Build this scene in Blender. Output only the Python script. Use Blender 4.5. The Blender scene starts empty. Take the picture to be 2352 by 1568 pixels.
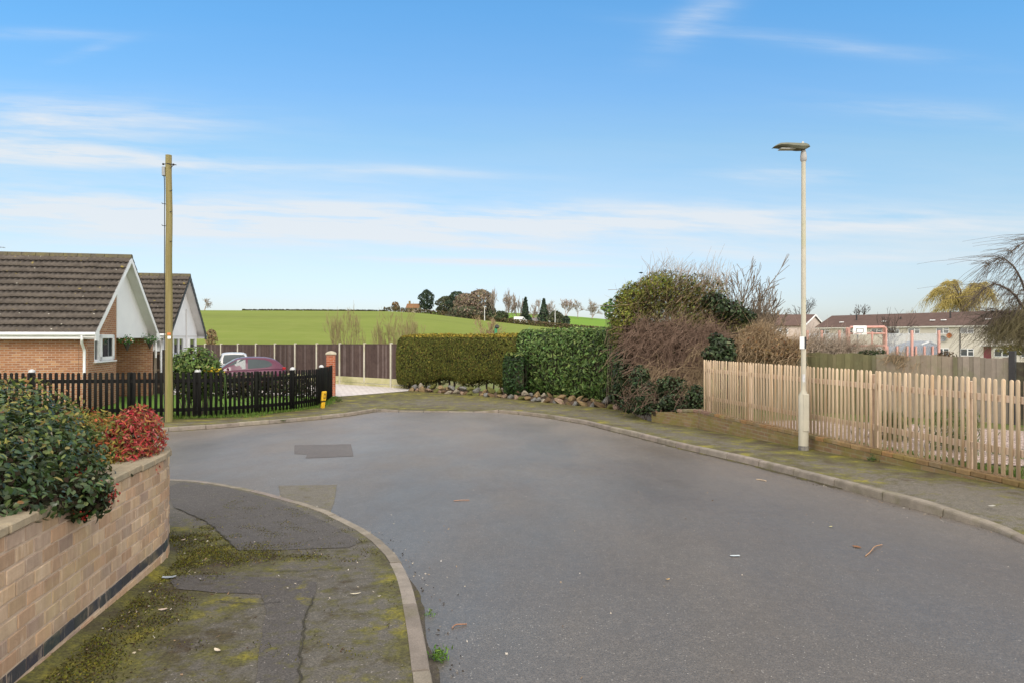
import bpy, math, random
import numpy as np
from mathutils import Vector, Matrix
R = math.radians
rnd = random.Random(7)
nr = np.random.default_rng(11)
scene = bpy.context.scene
COL = scene.collection
# camera model: eye at (0,0,2) looking along +Y; reference frame 2352 px wide, focal 1568 px
F, CX, HY, CZ = 1568.0, 1176.0, 776.0, 2.0
GY = [-60, -6, 17, 20, 23, 26, 400]
GZ = [0.86, 0.854, -0.181, -0.285, -0.335, -0.36, -0.36]
def g(y):
    return float(np.interp(y, GY, GZ))
def G(px, py, off=0.0):
    """ground point seen at that pixel of the reference frame (off = height above the footway level)"""
    y = 10.0
    for _ in range(60):
        y = 0.5 * y + 0.5 * (CZ - g(y) - off) * F / (py - HY)
    return Vector(((px - CX) / F * y, y, g(y) + off))
def D(px, py, y):
    return Vector(((px - CX) / F * y, y, CZ + (HY - py) / F * y))
UU = Vector((0.977, 0.211, 0)).normalized()      # the street grid
VV = Vector((-0.211, 0.977, 0)).normalized()

# ------------------------------------------------------------------ mesh helpers
class MB:
    def __init__(s):
        s.v, s.f, s.m, s.c, s.uv = [], [], [], [], {}
    def add(s, vs, fs, mi=0, col=None, uvs=None):
        b = len(s.v)
        s.v.extend([tuple(p) for p in vs])
        for k, f in enumerate(fs):
            if uvs is not None:
                s.uv[len(s.f)] = uvs[k]
            s.f.append([b + i for i in f]); s.m.append(mi); s.c.append(col)
        return s
    def obox(s, o, a, b, c, mi=0, col=None):
        o, a, b, c = Vector(o), Vector(a), Vector(b), Vector(c)
        if a.cross(b).dot(c) < 0:
            a, b = b, a
        vs = [o, o + a, o + a + b, o + b, o + c, o + a + c, o + a + b + c, o + b + c]
        return s.add(vs, [(3, 2, 1, 0), (4, 5, 6, 7), (0, 1, 5, 4), (1, 2, 6, 5), (2, 3, 7, 6), (3, 0, 4, 7)], mi, col)
    def box(s, c, d, mi=0, col=None, ax=None):
        c = Vector(c)
        ax = ax or (Vector((1, 0, 0)), Vector((0, 1, 0)), Vector((0, 0, 1)))
        a, b, e = ax[0] * d[0], ax[1] * d[1], ax[2] * d[2]
        return s.obox(c - a / 2 - b / 2 - e / 2, a, b, e, mi, col)
    def bbox(s, c, d, bev, mi=0, col=None, ax=None):
        """box with chamfered vertical+horizontal edges on every side"""
        c = Vector(c)
        ax = ax or (Vector((1, 0, 0)), Vector((0, 1, 0)), Vector((0, 0, 1)))
        h = [x / 2 for x in d]
        vs, idx = [], {}
        for sx in (-1, 1):
            for sy in (-1, 1):
                for sz in (-1, 1):
                    for k in range(3):
                        q = [sx * h[0], sy * h[1], sz * h[2]]
                        for j in range(3):
                            if j != k:
                                q[j] -= (sx, sy, sz)[j] * bev
                        idx[(sx, sy, sz, k)] = len(vs)
                        vs.append(c + ax[0] * q[0] + ax[1] * q[1] + ax[2] * q[2])
        fs = []
        for k in range(3):
            i, j = [(1, 2), (2, 0), (0, 1)][k]
            for sg in (-1, 1):
                q = []
                for (a, b) in ((-1, -1), (1, -1), (1, 1), (-1, 1)):
                    t = [0, 0, 0]; t[k] = sg; t[i] = a; t[j] = b
                    q.append(idx[(t[0], t[1], t[2], k)])
                fs.append(tuple(q if sg > 0 else q[::-1]))
        for k in range(3):                                   # edge chamfers along axis k
            i, j = [(1, 2), (2, 0), (0, 1)][k]
            for a in (-1, 1):
                for b in (-1, 1):
                    t0, t1 = [0, 0, 0], [0, 0, 0]
                    t0[k], t1[k] = -1, 1
                    t0[i] = t1[i] = a; t0[j] = t1[j] = b
                    q = [idx[(*t0, i)], idx[(*t1, i)], idx[(*t1, j)], idx[(*t0, j)]]
                    fs.append(tuple(q if a * b < 0 else q[::-1]))
        for sx in (-1, 1):
            for sy in (-1, 1):
                for sz in (-1, 1):
                    q = [idx[(sx, sy, sz, 0)], idx[(sx, sy, sz, 1)], idx[(sx, sy, sz, 2)]]
                    fs.append(tuple(q if sx * sy * sz > 0 else q[::-1]))
        return s.add(vs, fs, mi, col)
    def tube(s, pts, rad, n=6, mi=0, col=None, cap=True):
        pts = [Vector(p) for p in pts]
        if not hasattr(rad, '__len__'):
            rad = [rad] * len(pts)
        vs, fs = [], []
        ref = Vector((0.31, 0.17, 0.93))
        for i, p in enumerate(pts):
            t = (pts[min(i + 1, len(pts) - 1)] - pts[max(i - 1, 0)])
            if t.length < 1e-9: t = Vector((0, 0, 1))
            t.normalize()
            if abs(t.dot(ref)) > 0.95: ref = Vector((0.9, 0.3, 0.1))
            a = t.cross(ref).normalized(); b = t.cross(a)
            for k in range(n):
                an = 2 * math.pi * k / n
                vs.append(p + (a * math.cos(an) + b * math.sin(an)) * rad[i])
        for i in range(len(pts) - 1):
            for k in range(n):
                k2 = (k + 1) % n
                fs.append((i * n + k, i * n + k2, (i + 1) * n + k2, (i + 1) * n + k))
        if cap:
            fs.append(tuple(range(n - 1, -1, -1)))
            fs.append(tuple((len(pts) - 1) * n + k for k in range(n)))
        return s.add(vs, fs, mi, col)
    def lathe(s, prof, c, n=16, mi=0, col=None, ax=None):
        c = Vector(c)
        X, Y, Z = ax or (Vector((1, 0, 0)), Vector((0, 1, 0)), Vector((0, 0, 1)))
        vs, fs = [], []
        for (r, z) in prof:
            for k in range(n):
                an = 2 * math.pi * k / n
                vs.append(c + X * (r * math.cos(an)) + Y * (r * math.sin(an)) + Z * z)
        for i in range(len(prof) - 1):
            for k in range(n):
                k2 = (k + 1) % n
                fs.append((i * n + k, i * n + k2, (i + 1) * n + k2, (i + 1) * n + k))
        fs.append(tuple(range(n - 1, -1, -1)))
        fs.append(tuple((len(prof) - 1) * n + k for k in range(n)))
        return s.add(vs, fs, mi, col)
    def prism(s, poly, ext, mi=0, col=None):
        """planar polygon (list of 3D points) extruded by the vector ext"""
        poly = [Vector(p) for p in poly]; ext = Vector(ext)
        n = len(poly)
        nrm = Vector((0, 0, 0))
        for i in range(n):
            nrm += poly[i].cross(poly[(i + 1) % n])
        if nrm.dot(ext) < 0:
            poly = poly[::-1]
        vs = poly + [p + ext for p in poly]
        fs = [tuple(range(n - 1, -1, -1)), tuple(range(n, 2 * n))]
        for i in range(n):
            j = (i + 1) % n
            fs.append((i, j, n + j, n + i))
        return s.add(vs, fs, mi, col)
    def build(s, name, mats, parent=None, smooth=False, world=True, col=(1, 1, 1)):
        me = bpy.data.meshes.new(name)
        off = Vector((0, 0, 0))
        if parent is not None and world:
            off = wloc(parent)
        me.from_pydata([(p[0] - off.x, p[1] - off.y, p[2] - off.z) for p in s.v], [], s.f)
        mats = mats if isinstance(mats, (list, tuple)) else [mats]
        for m in mats: me.materials.append(m)
        if any(s.m):
            me.polygons.foreach_set('material_index', s.m)
        uvl = me.uv_layers.new(name='UVMap')
        for i, p in enumerate(me.polygons):
            if i in s.uv:
                for k, li in enumerate(p.loop_indices): uvl.data[li].uv = s.uv[i][k]
                continue
            n = p.normal
            if abs(n.z) > 0.75:
                for li in p.loop_indices:
                    co = me.vertices[me.loops[li].vertex_index].co
                    uvl.data[li].uv = (co.x + off.x, co.y + off.y)
            else:
                t = Vector((-n.y, n.x, 0)).normalized()
                for li in p.loop_indices:
                    co = me.vertices[me.loops[li].vertex_index].co
                    uvl.data[li].uv = ((co.x + off.x) * t.x + (co.y + off.y) * t.y, co.z + off.z)
        if any(c is not None for c in s.c):
            at = me.color_attributes.new('Col', 'FLOAT_COLOR', 'CORNER')
            for i, p in enumerate(me.polygons):
                c = s.c[i] or col
                for li in p.loop_indices: at.data[li].color = (c[0], c[1], c[2], 1)
        if smooth:
            me.polygons.foreach_set('use_smooth', [True] * len(me.polygons))
        me.update()
        return link(name, me, parent)
def link(name, me, parent=None):
    o = bpy.data.objects.new(name, me)
    COL.objects.link(o)
    if parent is not None: o.parent = parent
    return o
def wloc(o):
    l = Vector((0, 0, 0))
    while o is not None:
        l += o.location; o = o.parent
    return l
def tag(o, label=None, cat=None, group=None, kind=None):
    if label: o['label'] = label
    if cat: o['category'] = cat
    if group: o['group'] = group
    if kind: o['kind'] = kind
    return o
def thing(name, loc, label, cat, group=None):
    o = bpy.data.objects.new(name, None)
    o.empty_display_size = 0.2
    COL.objects.link(o); o.location = loc
    return tag(o, label, cat, group)
def struct(name, o):
    o['kind'] = 'structure'; return o
def smoothby(o, ang=40):
    me = o.data
    me.polygons.foreach_set('use_smooth', [True] * len(me.polygons))
    try: me.set_sharp_from_angle(angle=R(ang))
    except Exception: pass
    return o

def npmesh(name, V, Fq, mat, parent=None, cols=None, smooth=False):
    """fast mesh from numpy arrays: V (n,3), Fq (m,k)"""
    me = bpy.data.meshes.new(name)
    off = wloc(parent) if parent is not None else Vector((0, 0, 0))
    V = np.asarray(V, dtype=np.float32) - np.array(off, dtype=np.float32)
    Fq = np.asarray(Fq, dtype=np.int32)
    m, k = Fq.shape
    me.vertices.add(len(V)); me.vertices.foreach_set('co', V.ravel())
    me.loops.add(m * k); me.loops.foreach_set('vertex_index', Fq.ravel())
    me.polygons.add(m)
    me.polygons.foreach_set('loop_start', np.arange(0, m * k, k, dtype=np.int32))
    if smooth: me.polygons.foreach_set('use_smooth', np.ones(m, dtype=bool))
    me.update(calc_edges=True)
    if cols is not None:
        at = me.color_attributes.new('Col', 'FLOAT_COLOR', 'POINT')
        c4 = np.ones((len(V), 4), dtype=np.float32); c4[:, :3] = cols
        at.data.foreach_set('color', c4.ravel())
    me.materials.append(mat)
    return link(name, me, parent)

# leaf templates: (u along, v across, n up), quads
LEAF4 = (np.array([[0, 0, 0], [.45, .5, -.10], [1, 0, -.05], [.45, -.5, -.10]]), np.array([[0, 1, 2, 3]]))
LEAF6 = (np.array([[0, 0, 0], [.3, .42, .06], [.72, .36, .04], [1, 0, -.12], [.72, -.36, .04], [.3, -.42, .06], [.3, 0, 0], [.72, 0, -.03]]),
         np.array([[0, 6, 1, 1], [6, 7, 2, 1], [7, 3, 2, 2], [0, 5, 6, 6], [5, 4, 7, 6], [4, 3, 7, 7]]))
LEAF6 = (LEAF6[0], np.array([[0, 6, 1], [6, 7, 2], [6, 2, 1], [7, 3, 2], [0, 5, 6], [5, 4, 7], [5, 7, 6], [4, 3, 7]]))
SPRAY = (np.array([[0, .12, 0], [0, -.12, 0], [.5, -.5, .05], [1, -.1, -.1], [1, .1, -.1], [.5, .5, .05]]), np.array([[0, 1, 2, 5], [5, 2, 3, 4]]))
def unit(a):
    return a / np.maximum(np.linalg.norm(a, axis=1, keepdims=True), 1e-9)
def leaves(name, P, Nn, L, W, cols, mat, parent, tmpl=LEAF4, updir=None):
    """leaf-sized faces at points P facing roughly Nn; L, W arrays or numbers; cols (n,3)"""
    n = len(P)
    Nn = unit(Nn)
    t = nr.normal(size=(n, 3))
    if updir is not None: t = t * 0.6 + np.array(updir)
    U = unit(t - (t * Nn).sum(1, keepdims=True) * Nn)
    Vv = np.cross(Nn, U)
    L = np.broadcast_to(np.asarray(L, float), (n,)); W = np.broadcast_to(np.asarray(W, float), (n,))
    T, Fc = tmpl
    k = len(T)
    V = (P[:, None, :] + U[:, None, :] * (T[None, :, 0:1] - 0.4) * L[:, None, None] + Vv[:, None, :] * T[None, :, 1:2] * W[:, None, None]
         + Nn[:, None, :] * T[None, :, 2:3] * L[:, None, None])
    Fq = (np.arange(n)[:, None, None] * k + Fc[None]).reshape(-1, Fc.shape[1])
    cc = np.repeat(np.asarray(cols), k, axis=0)
    return npmesh(name, V.reshape(-1, 3), Fq, mat, parent, cc)
def palette(n, cols, weights=None, jit=0.18):
    cols = np.array(cols, float)
    i = nr.choice(len(cols), size=n, p=None if weights is None else np.array(weights) / np.sum(weights))
    return np.clip(cols[i] * (1 + nr.normal(0, jit, size=(n, 1))) * (1 + nr.normal(0, jit * .35, size=(n, 3))), 0.002, 1)

# ------------------------------------------------------------------ material helpers
class NT:
    def __init__(s, name):
        s.m = bpy.data.materials.new(name); s.m.use_nodes = True
        s.t = s.m.node_tree; s.t.nodes.clear()
        s.out = s.t.nodes.new('ShaderNodeOutputMaterial')
        s._c = {}
    def n(s, typ, **kw):
        nd = s.t.nodes.new(typ)
        for k, v in kw.items(): setattr(nd, k, v)
        return nd
    def set(s, sock, v):
        if isinstance(v, bpy.types.NodeSocket): s.t.links.new(v, sock)
        elif isinstance(v, (tuple, list)) and sock.type == 'RGBA': sock.default_value = (v[0], v[1], v[2], 1)
        else: sock.default_value = v
    def coord(s, w='Object'):
        if 'tc' not in s._c: s._c['tc'] = s.n('ShaderNodeTexCoord')
        return s._c['tc'].outputs[w]
    def info(s, w='Random'):
        if 'oi' not in s._c: s._c['oi'] = s.n('ShaderNodeObjectInfo')
        return s._c['oi'].outputs[w]
    def geo(s, w='Position'):
        if 'ge' not in s._c: s._c['ge'] = s.n('ShaderNodeNewGeometry')
        return s._c['ge'].outputs[w]
    def attr(s, name, out='Color'):
        nd = s.n('ShaderNodeAttribute'); nd.attribute_name = name; return nd.outputs[out]
    def mapping(s, vec, scale=(1, 1, 1), loc=(0, 0, 0), rot=(0, 0, 0)):
        nd = s.n('ShaderNodeMapping'); s.set(nd.inputs['Vector'], vec)
        nd.inputs['Scale'].default_value = scale; nd.inputs['Rotation'].default_value = rot
        s.set(nd.inputs['Location'], loc)
        return nd.outputs[0]
    def noise(s, scale, detail=4, rough=.55, vec=None, out='Fac', dist=0):
        nd = s.n('ShaderNodeTexNoise'); s.set(nd.inputs['Vector'], vec if vec is not None else s.coord())
        nd.inputs['Scale'].default_value = scale; nd.inputs['Detail'].default_value = detail
        nd.inputs['Roughness'].default_value = rough; nd.inputs['Distortion'].default_value = dist
        return nd.outputs[out]
    def voro(s, scale, vec=None, out='Distance', rnd_=1.0):
        nd = s.n('ShaderNodeTexVoronoi'); s.set(nd.inputs['Vector'], vec if vec is not None else s.coord())
        nd.inputs['Scale'].default_value = scale; nd.inputs['Randomness'].default_value = rnd_
        return nd.outputs[out]
    def ramp(s, fac, stops, interp='LINEAR'):
        nd = s.n('ShaderNodeValToRGB'); s.set(nd.inputs[0], fac)
        cr = nd.color_ramp; cr.interpolation = interp
        while len(cr.elements) < len(stops): cr.elements.new(0.5)
        for e, (p, c) in zip(cr.elements, stops):
            e.position = p
            e.color = (c, c, c, 1) if not hasattr(c, '__len__') else (c[0], c[1], c[2], 1)
        return nd.outputs[0]
    def mix(s, fac, a, b, mode='MIX'):
        nd = s.n('ShaderNodeMix', data_type='RGBA', blend_type=mode)
        s.set(nd.inputs[0], fac); s.set(nd.inputs[6], a); s.set(nd.inputs[7], b)
        return nd.outputs[2]
    def math(s, op, a, b=0.5, c=None, clamp=False):
        nd = s.n('ShaderNodeMath', operation=op); nd.use_clamp = clamp
        s.set(nd.inputs[0], a); s.set(nd.inputs[1], b)
        if c is not None: s.set(nd.inputs[2], c)
        return nd.outputs[0]
    def bump(s, h, strength=.5, dist=.01, nrm=None):
        nd = s.n('ShaderNodeBump'); nd.inputs['Strength'].default_value = strength; nd.inputs['Distance'].default_value = dist
        s.set(nd.inputs['Height'], h)
        if nrm is not None: s.set(nd.inputs['Normal'], nrm)
        return nd.outputs[0]
    def done(s, color, rough=.8, normal=None, spec=.5, metal=0, trans=None, coat=0, alpha=None, stint=None):
        b = s.n('ShaderNodeBsdfPrincipled')
        s.set(b.inputs['Base Color'], color); s.set(b.inputs['Roughness'], rough)
        s.set(b.inputs['Specular IOR Level'], spec); s.set(b.inputs['Metallic'], metal)
        if coat: b.inputs['Coat Weight'].default_value = coat; b.inputs['Coat Roughness'].default_value = .05
        if normal is not None: s.set(b.inputs['Normal'], normal)
        if stint: b.inputs['Specular Tint'].default_value = (*stint, 1)
        sh = b.outputs[0]
        if trans is not None:                                  # leaf translucency
            tr = s.n('ShaderNodeBsdfTranslucent'); s.set(tr.inputs[0], color)
            mx = s.n('ShaderNodeMixShader'); mx.inputs[0].default_value = trans
            s.t.links.new(sh, mx.inputs[1]); s.t.links.new(tr.outputs[0], mx.inputs[2]); sh = mx.outputs[0]
        if alpha is not None:
            tr = s.n('ShaderNodeBsdfTransparent')
            mx = s.n('ShaderNodeMixShader'); s.set(mx.inputs[0], alpha)
            s.t.links.new(tr.outputs[0], mx.inputs[1]); s.t.links.new(sh, mx.inputs[2]); sh = mx.outputs[0]
        s.t.links.new(sh, s.out.inputs[0])
        return s.m
def std(name, c, c2=None, sc=6, rough=.8, bump=0, bsc=None, spec=.4, metal=0, stretch=(1, 1, 1), rand=0, coat=0, dist=.01, c3=None, lo=.35, hi=.65):
    t = NT(name)
    vec = t.coord()
    if rand:
        cb = t.n('ShaderNodeCombineXYZ')
        for i, k in enumerate((37.0, 91.0, 13.0)): t.set(cb.inputs[i], t.math('MULTIPLY', t.info(), k))
        vec = t.mapping(vec, loc=cb.outputs[0])
    sv = t.mapping(vec, scale=stretch)
    c2 = c2 or tuple(x * .8 for x in c)
    col = t.mix(t.ramp(t.noise(sc, 6, .6, sv), [(lo, 0), (hi, 1)]), c, c2)
    if c3: col = t.mix(t.ramp(t.noise(sc * .31, 5, .6, sv), [(.52, 0), (.7, 1)]), col, c3)
    if rand:
        k = t.math('MULTIPLY_ADD', t.info(), 2 * rand, 1 - rand)
        col = t.mix(1.0, col, k, 'MULTIPLY')
    nrm = t.bump(t.noise(bsc or sc * 4, 6, .65, sv), bump, dist) if bump else None
    return t.done(col, rough, nrm, spec, metal, coat=coat)
def leafmat(name, rough=.5, spec=.4, trans=.25, tint=(1, 1, 1)):
    t = NT(name)
    return t.done(t.mix(1.0, t.attr('Col'), tint, 'MULTIPLY'), rough, None, spec, trans=trans)
# ------------------------------------------------------------------ materials
def brick_mat(name, c1, c2, c3, mortar, bw=.225, rh=.075, mort=.011, rough=.85, moss=None, bump=.6):
    t = NT(name)
    uv = t.coord('UV')
    b = t.n('ShaderNodeTexBrick'); t.set(b.inputs['Vector'], uv)
    b.offset = .5; b.squash = 1
    b.inputs['Scale'].default_value = 1; b.inputs['Mortar Size'].default_value = mort
    b.inputs['Mortar Smooth'].default_value = .2; b.inputs['Bias'].default_value = 0
    b.inputs['Brick Width'].default_value = bw; b.inputs['Row Height'].default_value = rh
    b.inputs['Color1'].default_value = (0, 0, 0, 1); b.inputs['Color2'].default_value = (1, 1, 1, 1); b.inputs['Mortar'].default_value = (.5, .5, .5, 1)
    col = t.ramp(b.outputs['Color'], [(0, c1), (.45, c2), (.75, c1), (1, c3)])
    col = t.mix(t.math('MULTIPLY', t.noise(40, 5, .6, uv), .5), col, tuple(x * .6 for x in c2))
    col = t.mix(b.outputs['Fac'], col, mortar)
    col = t.mix(t.ramp(t.noise(1.3, 5, .6, uv), [(.4, 0), (.75, .45)]), col, tuple(x * .7 for x in c1))
    if moss: col = t.mix(t.ramp(t.noise(3.1, 6, .65, uv), [(.4, 0), (.62, .8)]), col, moss)
    h = t.math('SUBTRACT', t.math('MULTIPLY', t.noise(60, 4, .6, uv), .35), b.outputs['Fac'])
    return t.done(col, rough, t.bump(h, bump, .006), .3)
M = {}
M['brick'] = brick_mat('house_brick', (.36, .165, .078), (.26, .11, .055), (.50, .30, .155), (.36, .28, .21))
M['brick_red'] = brick_mat('pillar_brick', (.36, .085, .03), (.28, .06, .025), (.46, .13, .05), (.38, .25, .19))
M['brick_low'] = brick_mat('low_wall_brick', (.26, .17, .09), (.2, .12, .07), (.34, .24, .13), (.24, .2, .13), moss=(.17, .15, .035))
def colmat(name, rough=.85, sc=30, amt=.35, bump=.5, bsc=90, dist=.004, stain=None, spec=.3, streak=False):
    """colour comes from each piece (one tint per brick, stone, board), broken up by noise"""
    t = NT(name)
    col = t.attr('Col')
    col = t.mix(t.math('MULTIPLY', t.noise(sc, 6, .65), amt * 1.3), col, t.mix(1.0, col, (.45, .42, .40), 'MULTIPLY'))
    if streak:
        col = t.mix(t.ramp(t.noise(9, 5, .65, t.mapping(t.coord(), scale=(3.2, 3.2, .55))), [(.40, 0), (.62, .55)]), col, t.mix(1.0, col, (.74, .71, .72), 'MULTIPLY'))
        col = t.mix(t.ramp(t.noise(7, 5, .65, t.mapping(t.coord(), scale=(3, 3, .6), loc=(4, 9, 1))), [(.56, 0), (.70, .5)]), col, (.60, .48, .37))
    if stain: col = t.mix(t.ramp(t.noise(2.3, 6, .65), [(.5, 0), (.72, .6)]), col, stain)
    return t.done(col, rough, t.bump(t.noise(bsc, 6, .7), bump, dist), spec)
M['wallbrick'] = colmat('garden_wall_brick', .9, 26, .38, .8, 90, .005, stain=(.42, .32, .17), streak=True)
M['mortar'] = std('mortar', (.50, .385, .29), (.40, .30, .22), 14, .95, .6, 120)
M['coping'] = colmat('coping_brick', .92, 18, .8, .9, 60, .006, stain=(.26, .24, .17))
M['stone'] = colmat('rockery_stone', .9, 14, .5, .9, 30, .012, stain=(.16, .17, .10))
def roof_mat(name, c1, c2):
    t = NT(name)
    col = t.mix(t.ramp(t.noise(2.2, 6, .65), [(.35, 0), (.65, 1)]), c1, c2)
    col = t.mix(t.ramp(t.noise(9, 5, .7), [(.55, 0), (.75, .5)]), col, (.17, .135, .09))
    col = t.mix(t.ramp(t.voro(2.6), [(.045, 1), (.075, 0)]), col, (.42, .40, .34))
    col = t.mix(t.ramp(t.noise(5.5, 4, .5, t.mapping(t.coord(), loc=(9, 2, 5))), [(.69, 0), (.73, .8)]), col, (.28, .22, .06))
    return t.done(col, .9, t.bump(t.noise(70, 5, .7), .5, .004), .25)
M['roof'] = roof_mat('concrete_roof_tile', (.062, .052, .044), (.10, .085, .072))
M['ridge'] = std('mossy_ridge_tile', (.075, .065, .05), (.12, .105, .045), 5, .9, .5, 40)
M['white'] = std('white_plastic', (.76, .77, .78), (.70, .71, .72), 2.5, .35, 0, spec=.5)
M['whiteclad'] = std('white_cladding', (.74, .75, .765), (.69, .70, .72), 1.5, .45, .05, 20)
M['soffit'] = std('soffit_board', (.62, .61, .60), (.56, .55, .53), 2, .5)
M['darkfascia'] = std('black_barge_board', (.02, .022, .028), (.03, .03, .036), 5, .5)
def glass_mat(name, c=(.03, .04, .045), rough=.04):
    t = NT(name); return t.done(c, rough, None, .9)
M['glass'] = glass_mat('window_glass')
M['glass_car'] = std('car_glass', (.05, .065, .07), (.04, .05, .055), 1, .12, spec=.35)
M['glass_flat'] = glass_mat('flat_window_glass', (.06, .07, .08), .1)
M['blackwood'] = std('black_stained_wood', (.0065, .0065, .007), (.012, .0115, .0105), 9, .75, .4, 60, .12, stretch=(1, 1, .15), rand=.25, c3=(.013, .016, .010))
M['picket'] = std('pale_planed_wood', (.50, .375, .245), (.59, .46, .325), 7, .78, .35, 40, .3, stretch=(6, 6, .35), rand=.2, c3=(.44, .29, .165))
M['picketrail'] = std('pale_fence_rail', (.47, .35, .255), (.56, .43, .33), 7, .8, .3, 40, .3)
M['greywood'] = colmat('weathered_grey_fence', .9, 7, .6, .5, 40, .006, stain=(.16, .17, .085))
M['brownwood'] = colmat('dark_brown_fence_board', .85, 6, .7, .4, 40, .006, stain=(.035, .02, .018))
M['concrete'] = std('concrete_post', (.52, .49, .40), (.43, .41, .33), 5, .9, .4, 60, c3=(.40, .38, .22))
M['gravelboard'] = std('mossy_gravel_board', (.42, .40, .20), (.50, .46, .28), 3, .9, .4, 40, c3=(.28, .27, .12))
M['polewood'] = std('telegraph_pole_wood', (.165, .135, .055), (.24, .205, .095), 4, .9, .6, 18, .2, stretch=(6, 6, .22), c3=(.14, .155, .04))
M['lamp'] = std('cream_lamp_paint', (.44, .41, .33), (.37, .35, .285), 3, .6, .1, 40, c3=(.36, .36, .22))
M['lampgrey'] = std('grey_lamp_casting', (.34, .33, .32), (.27, .26, .25), 6, .5, .1)
M['lampdark'] = std('dark_lantern_shell', (.10, .105, .075), (.15, .15, .105), 5, .5, .1)
M['lens'] = std('lantern_lens', (.45, .45, .42), (.4, .4, .38), 6, .3)
M['black'] = std('black_metal', (.014, .014, .016), (.025, .025, .027), 8, .5)
M['greymetal'] = std('grey_metal', (.20, .22, .23), (.26, .27, .28), 6, .5, metal=.3)
M['galv'] = std('galvanised_pole', (.42, .43, .44), (.5, .5, .5), 6, .5, metal=.2)
M['yellow'] = std('hydrant_yellow', (.66, .40, .022), (.56, .32, .015), 6, .5, .1, 50)
M['kerb'] = std('kerb_concrete', (.36, .305, .265), (.27, .235, .205), 5, .9, .7, 55, .25, c3=(.20, .185, .12), dist=.006)
M['earth'] = std('bare_soil', (.07, .045, .03), (.11, .075, .05), 4, .95, .8, 20, dist=.03)
M['bark'] = std('grey_brown_bark', (.14, .11, .085), (.20, .16, .12), 8, .9, .3, 30, .2)
M['bark_dark'] = std('dark_bark', (.055, .042, .038), (.085, .068, .06), 8, .9, .3, 30, .2)
M['bark_far'] = std('distant_bare_branches', (.235, .19, .155), (.30, .25, .21), 1, .9)
M['bark_pink'] = std('pinkish_bare_branches', (.30, .225, .19), (.36, .28, .25), 1, .9)
M['twig_red'] = std('reddish_bare_twigs', (.125, .078, .055), (.22, .145, .105), 3, .85)
M['twig_brown'] = std('brown_dead_twigs', (.22, .15, .085), (.33, .245, .15), 3, .9)
M['twig_grey'] = std('greyish_twigs', (.27, .21, .155), (.36, .29, .23), 3, .9)
M['twig_gold'] = std('golden_willow_twigs', (.33, .26, .07), (.42, .34, .12), 3, .9)
M['leaf_gloss'] = leafmat('glossy_dark_leaf', .33, .42, .2)
M['leaf'] = leafmat('soft_leaf', .6, .2, .3)
M['leaf_laurel'] = leafmat('laurel_leaf', .45, .26, .3)
M['leaf_matt'] = leafmat('conifer_foliage', .85, .15, .2)
M['petal'] = leafmat('petal', .6, .3, .35)
M['core'] = std('hedge_inner_twigs', (.018, .02, .008), (.03, .025, .012), 6, .95)

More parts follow.
